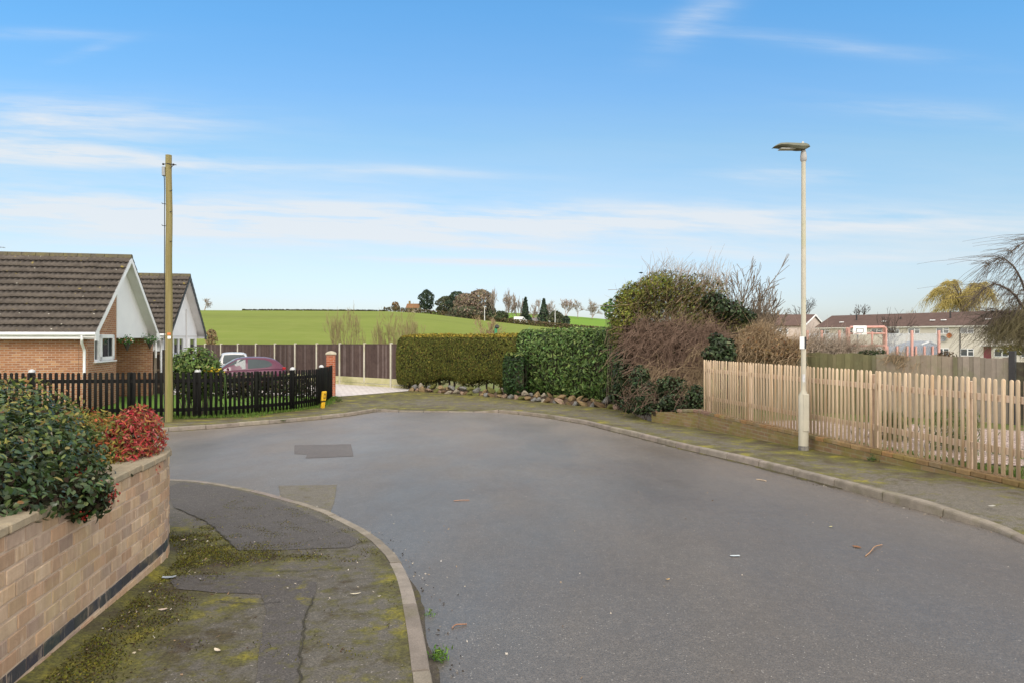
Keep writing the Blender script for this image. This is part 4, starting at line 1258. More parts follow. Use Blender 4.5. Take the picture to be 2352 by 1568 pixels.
    # gutter, fascia, downpipe
    for side in (0, 1):
        b = -.055 if side == 0 else WG + .055
        mb = MB(); mb.tube([L(.0, b, ZE - .055), L(-length, b, ZE - .055)], .058, 10)
        gu = smoothby(mb.build('gutter', M['white'] if not house2 or side == 0 else M['white'], root), 50)
        mb = MB(); b2 = .0 if side == 0 else WG
        mb.obox(L(-.03, b2, ZE - .21), -UU * (length - .03), VV * (.02 if side == 0 else -.02), Vector((0, 0, .15))); mb.build('fascia', M['white'], root)
        mb = MB(); mb.obox(L(-.03, min(b2, b2 + (.4 if side == 0 else -.4)), ZE - .215), -UU * (length - .03), VV * .4, Vector((0, 0, .012))); mb.build('eaves_soffit', M['soffit'], root)
    mb = MB(); mb.tube([L(-.40, -.05, ZE - .09), L(-.40, -.05, ZE - .22), L(-.44, .06, ZE - .34), L(-.47, .26, ZE - .48), L(-.47, .345, ZE - .58), L(-.47, .345, 1), L(-.47, .345, zb0 + .2)], .042, 10)
    smoothby(mb.build('downpipe', M['white'], root), 50)
    if not house2:
        mb = MB(); mb.tube([L(-.12, WG + .04, ZE - .1), L(-.12, WG + .04, ZE - .25), L(-.12, WG - .05, ZE - .4), L(-.12, WG - .05, ZE - 1.0)], .042, 10); smoothby(mb.build('downpipe', M['white'], root), 50)
        mb = MB(); mb.obox(L(-4.75, .385, 1.66), -UU * .5, VV * .02, Vector((0, 0, .16))); mb.build('air_brick', M['black'], root)
        mb = MB(); a0 = L(-4.55, PG, ZR + .02)
        mb.tube([a0, a0 + Vector((0, 0, .24))], .016, 6)
        mb.tube([a0 + Vector((-.9, 0, .2)), a0 + Vector((.42, -.0, .2))], .01, 5)
        for k in range(7): mb.tube([a0 + Vector((-.8 + .19 * k, -.16, .2)), a0 + Vector((-.8 + .19 * k, .16, .2))], .007, 5)
        mb.build('aerial', M['greymetal'], root)
    return root
bungalow(N1, 'brown-roofed bungalow nearest the road with brick walls and a white gable over its porch')
bungalow(N1 + Vector((-1.42, 7.63, 0)), 'white-clad bungalow with black barge boards behind the telegraph pole', True)

# hanging baskets ------------------------------------------------------------------------
def L1(a, b, z): return N1 + UU * a + VV * b + Vector((0, 0, z))
def basket(p, label, seed, cols):
    t_ = thing('hanging_basket', p, label, 'hanging basket', 'hanging baskets under the white gable')
    mb = MB(); mb.lathe([(.005, -.36), (.07, -.2), (.13, -.04), (.14, 0)], p, 12); smoothby(mb.build('liner', std('dark_basket_liner', (.03, .027, .025), (.06, .05, .04), 20, .9), t_))
    mb = MB()
    for k in range(3):
        a = k * 2.1; mb.tube([p + Vector((.13 * math.cos(a), .13 * math.sin(a), 0)), p + Vector((0, 0, .26))], .004, 4)
    mb.build('chain', M['black'], t_)
    n = 220; P = nr.normal(size=(n, 3)) * [.13, .13, .07] + np.array(p) + [0, 0, .05]
    leaves('plant', P, nr.normal(size=(n, 3)) + [0, 0, .6], .08, .045, palette(n, [(.05, .16, .05), (.09, .22, .05)]), M['leaf'], t_)
    n = 30; P = nr.normal(size=(n, 3)) * [.13, .13, .05] + np.array(p) + [.02, -.05, .05]
    leaves('flower', P, nr.normal(size=(n, 3)) + [.3, -.8, .3], .07, .06, palette(n, cols), M['petal'], t_)
basket(L1(-.16, 3.45, 1.86), 'hanging basket with orange and white flowers nearer the bungalow window', 1, [(.62, .17, .05), (.68, .66, .6), (.62, .2, .1)])
basket(L1(-.12, 6.05, 1.90), 'dark hanging basket with pale flowers at the far end of the porch', 2, [(.68, .64, .55), (.6, .55, .42), (.7, .68, .62)])
# side gate between the bungalows
sg0 = L1(-1.25, 6.95, -.42)
sgt = thing('side_gate', sg0, 'dark brown timber gate closing the gap between the two bungalows', 'gate')
mb = MB()
for k in range(11):
    f = rnd.uniform(.7, 1.2)
    mb.bbox(sg0 + UU * (.06 + .115 * k) + Vector((0, 0, .98)), (.11, .02, 1.78), .003, 0, (.045 * f, .03 * f, .023 * f), (UU, VV, Vector((0, 0, 1))))
for z in (.4, 1.08, 1.78): mb.bbox(sg0 + UU * .65 - VV * .025 + Vector((0, 0, z)), (1.25, .03, .08), .003, 0, (.16, .12, .085), (UU, VV, Vector((0, 0, 1))))
mb.build('boards', M['brownwood'], sgt)
mb = MB(); mb.bbox(sg0 + UU * 1.10 - VV * .06 + Vector((0, 0, .95)), (.10, .07, 1.95), .006, 0, (.30, .25, .20), (UU, VV, Vector((0, 0, 1)))); mb.build('post', M['greywood'], sgt)
mb = MB(); mb.bbox(sg0 + UU * 1.42 + Vector((0, 0, .98)), (.13, .03, 1.9), .006, 0, (.04, .03, .025), (UU, VV, Vector((0, 0, 1)))); mb.build('frame', M['greywood'], sgt)
# grey handrail by the porch
hr = L1(.9, 4.3, g(26)); hrt = thing('handrail', hr, 'grey metal handrail in front of the bungalow porch', 'handrail')
mb = MB(); b1_ = hr + UU * .1 + VV * 1.7
mb.tube([hr, hr + Vector((0, 0, .95)), hr + VV * 1.7 + Vector((0, 0, .95)), hr + VV * 1.7], .022, 8); mb.build('rail', M['galv'], hrt)

# ------------------------------------------------------------------ cars
def car(loc, head, label, paint, L=3.78, W=1.69, H=1.52, extra=True, suv=0):
    root = thing('parked_car', loc, label, 'car', 'cars parked on the drive')
    f = Vector((math.cos(head), math.sin(head), 0)); l = Vector((-f.y, f.x, 0))
    hs = H / 1.52
    def T(x, y, z): return Vector(loc) + f * x + l * y + Vector((0, 0, z))
    hl = L / 2; hw = W / 2
    xs = np.array([-1, -.985, -.96, -.92, -.86, -.78, -.68, -.55, -.4, -.2, 0, .2, .38, .5, .6, .7, .78, .86, .92, .96, .985, 1]) * hl
    belt = np.interp(xs / hl, [-1, -.97, -.9, -.75, 0, .45, .7, .9, .97, 1], [.70, .86, .97, 1.0, .965, .94, .87, .76, .66, .52]) * hs
    wid = np.interp(xs / hl, [-1, -.95, -.85, -.7, 0, .6, .8, .93, 1], [.70, .84, .93, .985, 1, .97, .91, .78, .58]) * hw
    secs = []
    for x, b, w in zip(xs, belt, wid):
        lo = .24 + (.12 if abs(x) > hl * .96 else 0)
        half = [(0, b + .03), (.55 * w, b + .022), (.86 * w, b), (.955 * w, b - .05), (w, b - .16), (w * 1.0, (b + lo) / 2), (w * .97, lo + .1), (w * .9, lo)]
        secs.append([(x, y, z) for y, z in half] + [(x, -y, z) for y, z in half[:0:-1]])
    m = len(secs[0]); vs = [T(*p) for s_ in secs for p in s_]
    fs = [(i * m + j, (i + 1) * m + j, (i + 1) * m + (j + 1) % m, i * m + (j + 1) % m) for i in range(len(xs) - 1) for j in range(m)]
    mb = MB(); mb.add(vs, fs + [tuple(range(m)), tuple((len(xs) - 1) * m + j for j in range(m - 1, -1, -1))])
    # greenhouse in the same body mesh
    gx = np.array([-.955, -.93, -.88, -.82, -.74, -.62, -.5, -.3, -.1, .05, .14, .22, .3, .38, .46, .52]) * hl
    rz = np.interp(gx / hl, [-.955, -.88, -.80, -.70, -.5, -.2, 0, .13, .3, .52], [1.0, 1.17, 1.33, 1.44, 1.50, 1.52, 1.505, 1.44, 1.255, .955]) * hs
    def bz(x): return float(np.interp(x, xs, belt)) - .02
    def rzf(x): return float(np.interp(x, gx, rz))
    wb = .935 * hw; wr = .70 * hw
    def railz(x): r_ = rzf(x); return r_ - .075 * min(1, max(0, (r_ - bz(x)) / .35))
    def side_y(x, z):
        b = bz(x); r_ = max(railz(x), b + .02); t_ = min(1, max(0, (z - b) / (r_ - b)))
        full = min(1, max(.0, (r_ - b) / (.42 * hs)))
        k = min(1, (1.0 - x / hl * .0))
        tap = np.interp(x / hl, [-.955, -.75, .3, .52], [.90, 1, 1, .90])
        return (wb + (wr - wb) * t_ * full) * tap
    gsecs = []
    for x in gx:
        b = bz(x); r_ = rzf(x); rl = max(railz(x), b + .004); r_ = max(r_, rl + .002)
        yr = side_y(x, rl)
        half = [(0, r_), (.5 * yr, r_ - .008), (.82 * yr, r_ - .028 * min(1, (r_ - b) / .3)), (yr, rl), (side_y(x, b + (rl - b) * .5), b + (rl - b) * .5), (side_y(x, b), b)]
        gsecs.append([(x, y, z) for y, z in half] + [(x, -y, z) for y, z in half[:0:-1]])
    gm = len(gsecs[0]); vs = [T(*p) for s_ in gsecs for p in s_]
    fs = [(i * gm + j, (i + 1) * gm + j, (i + 1) * gm + j + 1, i * gm + j + 1) for i in range(len(gx) - 1) for j in list(range(5)) + list(range(6, gm - 1))]
    fs += [(i * gm + gm - 1, (i + 1) * gm + gm - 1, (i + 1) * gm, i * gm) for i in range(len(gx) - 1)]
    mb.add(vs, fs)
    body = smoothby(mb.build('body', paint, root), 55)
    bm_fix(body)
    def side_win(poly, sgn, name='side_window'):
        mb = MB(); c = (sum(p[0] for p in poly) / len(poly) * hl, sum(p[1] for p in poly) / len(poly) * hs)
        P = [T(x * hl, sgn * (side_y(x * hl, z * hs) + .007), z * hs) for x, z in poly] + [T(c[0], sgn * (side_y(*c) + .007), c[1])]
        n = len(poly); fs = [(i, (i + 1) % n, n) for i in range(n)]
        mb.add(P, fs if sgn > 0 else [q[::-1] for q in fs])
        o = mb.build(name, M['glass_car'], root); return o
    for sgn in (1, -1):
        side_win([(.40, .99), (-.06, .995), (-.065, 1.41), (.03, 1.42), (.12, 1.375), (.20, 1.30), (.30, 1.16)], sgn)
        side_win([(-.115, 1.0), (-.40, 1.025), (-.56, 1.055), (-.645, 1.11), (-.66, 1.19), (-.60, 1.30), (-.50, 1.375), (-.30, 1.41), (-.115, 1.415)], sgn)
    def screen(x0, x1, name):
        mb = MB(); n = 8; vs = []
        for i in range(n + 1):
            x = x0 + (x1 - x0) * i / n; yr = side_y(x, railz(x)) * .80; r_ = rzf(x)
            for j in range(7):
                t_ = -1 + 2 * j / 6
                vs.append(T(x + .006 * (1 if x0 > 0 else -1), yr * t_, r_ - .026 * t_ * t_ * min(1, (r_ - bz(x)) / .3) + .007))
        mb.add(vs, [(i * 7 + j, i * 7 + j + 1, (i + 1) * 7 + j + 1, (i + 1) * 7 + j) for i in range(n) for j in range(6)])
        o = smoothby(mb.build(name, M['glass_car'], root), 60)
    screen(.165 * hl, .50 * hl, 'windscreen'); screen(-.765 * hl, -.91 * hl, 'rear_window')
    red = M['tail'] if 'tail' in M else M.setdefault('tail', std('tail_lamp_red', (.30, .012, .014), (.24, .01, .012), 4, .15, spec=.7))
    for sgn in (1, -1):
        mb = MB(); mb.bbox(T(-.93 * hl, sgn * .83 * hw, .98 * hs), (.16, .09, .13), .03, 0, None, (f, l, Vector((0, 0, 1)))); mb.build('tail_lamp', red, root)
        mb = MB(); mb.bbox(T(.86 * hl, sgn * .76 * hw, .70 * hs), (.34, .20, .15), .05, 0, None, (f, l, Vector((0, 0, 1)))); mb.build('headlight', M['lens_clear'], root)
        mb = MB(); mb.bbox(T(.33 * hl, sgn * (hw + .09), 1.0 * hs), (.10, .19, .13), .035, 0, None, (f, l, Vector((0, 0, 1)))); mb.build('mirror', paint, root)
        for x in (-.62 * hl, .64 * hl):
            c = T(x, sgn * (hw - .1), .30)
            axw = (f, Vector((0, 0, 1)), l * sgn)
            mb = MB(); mb.lathe([(.18, -.1), (.29, -.1), (.30, -.05), (.30, .06), (.28, .095), (.19, .10)], c, 22, 0, None, axw)
            wh = smoothby(mb.build('wheel', M['black'], root), 40)
            mb = MB(); mb.lathe([(.19, .06), (.19, .098), (.165, .098), (.12, .07), (.05, .09), (.01, .092)], c, 18, 0, None, axw); smoothby(mb.build('rim', M['galv'], wh), 40)
    mb = MB(); mb.tube([T(.05 * hl, .0, 1.49 * hs), T(-.10 * hl, .0, 1.70 * hs)], .006, 5); mb.build('aerial', M['black'], root)
    for xx, nm_ in ((1, 'front_number_plate'), (-1, 'rear_number_plate')):
        mb = MB(); mb.bbox(T(xx * (hl + .006), 0, .48), (.015, .5, .11), .003, 0, None, (f, l, Vector((0, 0, 1)))); mb.build('number_plate', M['white'], root)
    return root
import bmesh
def bm_fix(o):
    bm = bmesh.new(); bm.from_mesh(o.data); bmesh.ops.recalc_face_normals(bm, faces=bm.faces); bm.to_mesh(o.data); bm.free()
M['lens_clear'] = std('headlight_lens', (.6, .62, .64), (.5, .52, .54), 6, .1, spec=.8)
def carpaint(name, c, metal=.35, rough=.28):
    t = NT(name); return t.done(c, rough, None, .4, metal, coat=.35)
car(Vector((-12.25, 30.9, -.35)), R(206), 'maroon hatchback parked behind the black picket fence', carpaint('maroon_paint', (.085, .014, .040), 0.0, .3))
car(Vector((-14.9, 36.6, -.35)), R(294), 'silver hatchback parked beyond the maroon car', carpaint('silver_paint', (.62, .61, .59), 0.1), L=4.0, W=1.74, H=1.60)
# ------------------------------------------------------------------ plant generators
def fasttubes(paths, radii, n=3):
    """many open tubes -> (V, F) arrays; paths: list of (k,3) arrays with the same k per call group"""
    Vs, Fs, b = [], [], 0
    groups = {}
    for p, r in zip(paths, radii): groups.setdefault(len(p), []).append((p, r))
    for k, items in groups.items():
        P = np.array([i[0] for i in items], float); Rr = np.array([i[1] for i in items], float)   # (m,k,3),(m,k)
        T = np.gradient(P, axis=1); T /= np.maximum(np.linalg.norm(T, axis=2, keepdims=True), 1e-9)
        ref = np.where(np.abs(T[..., 2:3]) > .9, np.array([1., 0, 0]), np.array([0, 0, 1.]))
        A = np.cross(T, ref); A /= np.maximum(np.linalg.norm(A, axis=2, keepdims=True), 1e-9); B = np.cross(T, A)
        an = 2 * np.pi * np.arange(n) / n
        V = P[:, :, None, :] + (A[:, :, None, :] * np.cos(an)[:, None] + B[:, :, None, :] * np.sin(an)[:, None]) * Rr[:, :, None, None]
        m = len(items)
        i, j, q = np.meshgrid(np.arange(m), np.arange(k - 1), np.arange(n), indexing='ij')
        base = i * k * n + j * n
        F_ = np.stack([base + q, base + (q + 1) % n, base + n + (q + 1) % n, base + n + q], -1).reshape(-1, 4)
        Vs.append(V.reshape(-1, 3)); Fs.append(F_ + b); b += m * k * n
    return np.concatenate(Vs), np.concatenate(Fs)
def tubes_obj(name, paths, radii, mat, parent, n=3):
    V, F_ = fasttubes(paths, radii, n)
    return npmesh(name, V, F_, mat, parent, smooth=True)
def grow(paths, radii, lev, p, d, L, r, depth, maxd, rg, spread=.6, nch=3, wob=.15, trop=.05, ratio=.68, rr=.6, seg=5):
    pts = [p.copy()]; rs = [r]; dirs = [d.copy()]
    q = p.copy(); dd = d.copy()
    for k in range(seg):
        dd = dd + rg.normal(0, wob, 3) + np.array([0, 0, trop]); dd /= np.linalg.norm(dd)
        q = q + dd * (L / seg); pts.append(q.copy()); rs.append(r * (1 - (1 - rr) * (k + 1) / seg)); dirs.append(dd.copy())
    paths.append(np.array(pts)); radii.append(np.array(rs)); lev.append(depth)
    if depth >= maxd: return
    n = nch if depth else nch + 1
    for k in range(n):
        i = seg if k == 0 else rg.integers(max(1, seg // 2 - (0 if depth else 1)), seg + 1)
        a = rg.normal(0, 1, 3); a -= a.dot(dirs[i]) * dirs[i]; a /= max(np.linalg.norm(a), 1e-6)
        nd = dirs[i] + a * spread * rg.uniform(.6, 1.3) * (.45 if k == 0 else 1); nd /= np.linalg.norm(nd)
        grow(paths, radii, lev, pts[i], nd, L * ratio * rg.uniform(.75, 1.2), rs[i] * .72, depth + 1, maxd, rg, spread, nch, wob, trop, ratio, rr, seg)
def bare_tree(name, label, base, H, mat, seed=0, trunk=.25, maxd=5, nch=3, spread=.6, wob=.14, trop=.06, ratio=.7, r0=None, lean=(0, 0, 1), group=None, cat='tree', rmin=.006, trunkmat=None, stems=1, width=None):
    rg = np.random.default_rng(seed)
    t_ = thing(name, base, label, cat, group)
    paths, radii, lev = [], [], []
    r0 = r0 or H * .022
    for s_ in range(stems):
        d = np.array(lean, float) + (rg.normal(0, .32, 3) * [1, 1, 0] if stems > 1 else 0); d /= np.linalg.norm(d)
        grow(paths, radii, lev, np.zeros(3) + (rg.normal(0, .12, 3) * [1, 1, 0] if stems > 1 else 0), d, H * trunk, r0, 0, maxd, rg, spread, nch, wob, trop, ratio)
    zt = max(p[:, 2].max() for p in paths); k = H / zt
    xw = np.percentile(np.concatenate([np.hypot(p[:, 0], p[:, 1]) for p in paths[len(paths) // 3:]]), 88) * k
    kx = k if width is None else k * (width / 2) / xw
    paths = [p * [kx, kx, k] + np.array(base) for p in paths]
    radii = [np.maximum(r, rmin) for r in radii]
    tp_ = [i for i, l in enumerate(lev) if l <= 1]; cr = [i for i, l in enumerate(lev) if l > 1]
    tubes_obj('trunk', [paths[i] for i in tp_], [radii[i] for i in tp_], trunkmat or mat, t_, 6)
    tubes_obj('crown', [paths[i] for i in cr], [radii[i] for i in cr], mat, t_, 3)
    return t_
def blob_points(blobs, n, inner=.55):
    """points in the outer layer of a union of ellipsoids; returns points and outward directions"""
    C_ = np.array([b[0] for b in blobs], float); Rr = np.array([b[1] for b in blobs], float)
    wgt = (Rr[:, 0] * Rr[:, 1] + Rr[:, 1] * Rr[:, 2] + Rr[:, 0] * Rr[:, 2]); wgt /= wgt.sum()
    out_p, out_n = [], []
    tot_ = 0
    while tot_ < n:
        m = n * 2
        i = nr.choice(len(blobs), size=m, p=wgt)
        d = unit(nr.normal(size=(m, 3)))
        k = inner + (1.06 - inner) * nr.random(m) ** .55
        P = C_[i] + d * Rr[i] * k[:, None]
        keep = np.ones(m, bool)
        for j in range(len(blobs)):
            q = (((P - C_[j]) / Rr[j]) ** 2).sum(1)
            keep &= (q > (inner * .8) ** 2) | (i == j)
        P, d, ii = P[keep], d[keep], i[keep]
        out_p.append(P); out_n.append(unit(d / Rr[ii] * Rr[ii].mean(1, keepdims=True))); tot_ += len(P)
    return np.concatenate(out_p)[:n], np.concatenate(out_n)[:n]
def stems_mesh(base, blobs, n, r, mat, parent, name='stem', jit=.3):
    paths, radii = [], []
    base = np.array(base, float)
    for k in range(n):
        b = blobs[k % len(blobs)]
        e = np.array(b[0]) + np.clip(nr.normal(size=3), -1.1, 1.1) * np.array(b[1]) * .5
        s0 = base + nr.normal(size=3) * [jit, jit, 0]
        s0[:2] = s0[:2] * .6 + np.array(b[0])[:2] * .4 + nr.normal(size=2) * jit * .3
        t = np.linspace(0, 1, 6)[:, None]
        mid = (s0 + e) / 2 + np.clip(nr.normal(size=3), -1, 1) * .07 * np.linalg.norm(e - s0)
        paths.append((1 - t) ** 2 * s0 + 2 * t * (1 - t) * mid + t * t * e); radii.append(r * (1 - .7 * t[:, 0]))
    return tubes_obj(name, paths, radii, mat, parent, 4)
def shrub(name, label, cat, base, blobs, n, L, W, cols, wts, mat, tmpl=LEAF4, stemn=14, stemr=.012, stemmat=None, rand=.75, inner=.55, group=None, up=None, core=0, jit=.2, sz=.25, cores=1.6, sj=.3):
    t_ = thing(name, base, label, cat, group)
    P, Nn = blob_points(blobs, n, inner)
    Nn = Nn + nr.normal(size=P.shape) * rand + np.array([0, 0, .25])
    leaves('foliage', P, Nn, L * np.exp(nr.normal(0, sz, n)), W * np.exp(nr.normal(0, sz, n)), palette(n, cols, wts, jit), mat, t_, tmpl, up)
    if stemn: stems_mesh(base, blobs, stemn, stemr, stemmat or M['bark'], t_, jit=sj)
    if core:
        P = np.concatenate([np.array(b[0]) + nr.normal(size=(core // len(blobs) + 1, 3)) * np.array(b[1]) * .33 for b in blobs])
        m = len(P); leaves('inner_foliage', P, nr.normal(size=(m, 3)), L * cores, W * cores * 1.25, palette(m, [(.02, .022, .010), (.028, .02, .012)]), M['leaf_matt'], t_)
    return t_
def pb(px, py, y, rx, ry, dep=None):
    """ellipsoid that appears centred at that pixel with those pixel radii when standing y metres away"""
    c = D(px, py, y); k = y / F
    return (tuple(c), (rx * k, (dep if dep else rx * k), ry * k))
def twigs(name, label, cat, blobs, n, L, r, mat, lean=(.35, 0, .8), wob=.3, group=None, parent=None, droop=.0, part='twigs', k=6, branchy=True):
    t_ = parent or thing(name, (blobs[0][0][0], blobs[0][0][1], g(blobs[0][0][1])), label, cat, group)
    C_ = np.array([b[0] for b in blobs]); Rr = np.array([b[1] for b in blobs])
    wv = Rr.prod(1) ** .7; i = nr.choice(len(blobs), size=n, p=wv / wv.sum())
    d0 = unit(nr.normal(size=(n, 3)))
    S = C_[i] + d0 * Rr[i] * (nr.random(n) ** .45)[:, None] * .95
    d = unit(np.array(lean) + nr.normal(size=(n, 3)) * wob)
    ln = L * np.exp(nr.normal(0, .35, n))
    paths, radii = [], []
    bend = nr.normal(size=(n, 3)) * .25 + np.array([0, 0, -droop])
    t = np.linspace(-.5, .5, k)
    for a in range(n):
        p = S[a] + d[a] * (t * ln[a])[:, None] + bend[a] * ((t ** 2) * ln[a] * 1.2)[:, None] + nr.normal(size=(k, 3)) * ln[a] * .018
        paths.append(p); radii.append(r * (1.15 - .8 * (t + .5)))
        if branchy and a % 2 == 0:
            j = k // 2; dd = unit((d[a] + nr.normal(size=3) * .55)[None])[0]
            q = p[j] + dd * (np.linspace(0, .5, k) * ln[a])[:, None] + bend[a] * (np.linspace(0, .5, k)[:, None] ** 2) * ln[a]
            paths.append(q); radii.append(r * .75 * (1 - .6 * np.linspace(0, 1, k)))
    tubes_obj(part, paths, radii, mat, t_, 3)
    return t_

# ------------------------------------------------------------------ foreground planting behind the garden wall
ev_cols = [(.020, .038, .012), (.032, .060, .017), (.050, .085, .024), (.075, .11, .035), (.13, .155, .05), (.22, .20, .065), (.17, .08, .03)]
blobs = [((-3.18, 4.2, 1.27), (.50, .5, .41)), ((-2.76, 3.75, 1.22), (.42, .6, .37)), ((-2.57, 3.15, 1.19), (.30, .65, .33)), ((-3.5, 4.6, 1.30), (.55, .5, .40)), ((-2.55, 3.95, 1.13), (.20, .32, .18)),
         ((-2.30, 3.45, 1.20), (.17, .38, .085)), ((-2.24, 3.62, 1.14), (.09, .16, .10)), ((-3.3, 3.2, 1.3), (.7, .8, .42)), ((-4.4, 4.2, 1.32), (.8, .8, .42)), ((-2.5, 2.3, 1.2), (.3, .6, .3))]
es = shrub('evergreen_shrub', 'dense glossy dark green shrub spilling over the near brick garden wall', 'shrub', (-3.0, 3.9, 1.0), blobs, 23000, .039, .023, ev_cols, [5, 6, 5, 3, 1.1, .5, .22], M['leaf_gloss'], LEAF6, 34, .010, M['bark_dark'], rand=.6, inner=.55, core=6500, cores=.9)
n = 1500                                       # paler young growth at the shoot tips
P, Nn = blob_points([(b[0], (b[1][0] * 1.06, b[1][1] * 1.06, b[1][2] * 1.1)) for b in blobs[:5] + blobs[7:9]], n * 3, .9)
k_ = P[:, 2] > 1.42; P, Nn = P[k_][:n], Nn[k_][:n]; m = len(P)
leaves('young_leaves', P + nr.normal(size=P.shape) * .02, Nn + nr.normal(size=P.shape) * .8, .036, .017, palette(m, [(.17, .19, .045), (.26, .24, .07), (.11, .14, .04), (.25, .14, .055)], [3, 2, 3, .8]), M['leaf'], es, LEAF6)
tw = []; tr_ = []
for k in range(26):
    i = nr.integers(len(P)); p0 = P[i] - Nn[i] * .1
    d = unit((Nn[i] + nr.normal(size=3) * .4 + [0, 0, .5])[None])[0]; t = np.linspace(0, 1, 5)[:, None]
    tw.append(p0 + d * t * .15 + nr.normal(size=3) * .04 * t * t); tr_.append(.0022 * (1 - .6 * t[:, 0]))
tubes_obj('fine_twigs', tw, tr_, M['bark_dark'], es, 4)
n = 260
cc = np.array([(-2.31, 3.78, 1.16), (-2.28, 3.86, 1.12), (-2.50, 3.95, 1.22), (-2.24, 3.55, 1.10)]); i = nr.choice(4, n, p=[.4, .35, .15, .1])
P = cc[i] + np.clip(nr.normal(size=(n, 3)), -1.5, 1.5) * [.025, .038, .03]
ico = np.array([[0, 0, 1], [1, 0, 0], [0, 1, 0], [-1, 0, 0], [0, -1, 0], [0, 0, -1]]) * .0075
V = (P[:, None] + ico[None]).reshape(-1, 3); tri = np.array([[0, 1, 2], [0, 2, 3], [0, 3, 4], [0, 4, 1], [5, 2, 1], [5, 3, 2], [5, 4, 3], [5, 1, 4]])
npmesh('berries', V, (np.arange(n)[:, None, None] * 6 + tri[None]).reshape(-1, 3), std('red_berry', (.33, .025, .015), (.25, .015, .012), 9, .3), es, smooth=True)
ob = [((-2.90, 4.80, 1.24), (.22, .26, .24)), ((-2.72, 4.62, 1.10), (.14, .2, .16)), ((-3.12, 4.98, 1.25), (.22, .22, .24)), ((-2.84, 4.55, 1.08), (.16, .2, .18))]
shrub('nandina_bush', 'orange and olive leaved bush between the dark evergreen and the red bush', 'shrub', (-2.93, 4.83, 1.0), ob, 3400, .042, .013, [(.30, .20, .04), (.22, .20, .05), (.42, .12, .04), (.15, .17, .045), (.38, .20, .07), (.30, .06, .035)], [3, 4, 1.6, 4, 1.4, .6], M['leaf'], LEAF6, 22, .004, M['twig_brown'], rand=.8, inner=.4, core=300, cores=.8, sj=.06)
rb = [((-2.735, 4.95, 1.25), (.18, .26, .22)), ((-2.63, 4.78, 1.12), (.13, .2, .16)), ((-2.77, 5.05, 1.34), (.15, .2, .16))]
shrub('nandina_bush', 'bright red leaved bush leaning over the curved end of the brick wall', 'shrub', (-2.69, 4.95, 1.0), rb, 3600, .040, .012, [(.34, .035, .042), (.42, .07, .065), (.27, .045, .03), (.38, .16, .06), (.20, .17, .05), (.50, .16, .14), (.12, .05, .03)], [4, 3, 3, 3, 2.6, 2.0, 2], M['leaf'], LEAF6, 22, .004, M['twig_brown'], rand=.8, inner=.4, core=300, cores=.8, sj=.05)

# laurel behind the black fence
lb = [pb(448, 838, 19.9, 52, 40), pb(420, 850, 19.9, 32, 35), pb(478, 852, 20.1, 30, 30), pb(450, 880, 20, 50, 40)]
ls = shrub('laurel_bush', 'rounded light green laurel bush between the telegraph pole and the parked cars', 'shrub', (lb[0][0][0], 20, g(20)), lb, 2600, .135, .055, [(.065, .115, .025), (.11, .18, .04), (.16, .23, .055), (.22, .27, .085), (.03, .055, .016)], [4, 4, 3, 1.8, 2], M['leaf_laurel'], LEAF6, 14, .018, core=700, rand=.5)
n = 44; P = np.array([tuple(D(x, y, 19.7)) for x, y in zip(nr.normal(482, 14, n), nr.normal(851, 6, n))]) + nr.normal(size=(n, 3)) * [.0, .1, 0]
ff = thing('daffodil_clump', tuple(D(487, 868, 19.5)), 'yellow flowers poking above the black fence under the laurel', 'flowers')
leaves('flower', P, nr.normal(size=(n, 3)) + [0, -1, .3], .075, .06, palette(n, [(.62, .42, .02), (.68, .5, .05)]), M['petal'], ff)
st_ = []; sr_ = []
for k in range(14):
    p = P[k]; t = np.linspace(0, 1, 4)[:, None]; b = np.array([p[0] + nr.normal() * .06, p[1] + .05, g(19.5)]); st_.append(b * (1 - t) + p * t); sr_.append(np.full(4, .006))
tubes_obj('stalk', st_, sr_, M['leafstalk'] if 'leafstalk' in M else M.setdefault('leafstalk', std('green_stalk', (.08, .16, .03), (.11, .2, .04), 5, .7)), ff, 3)

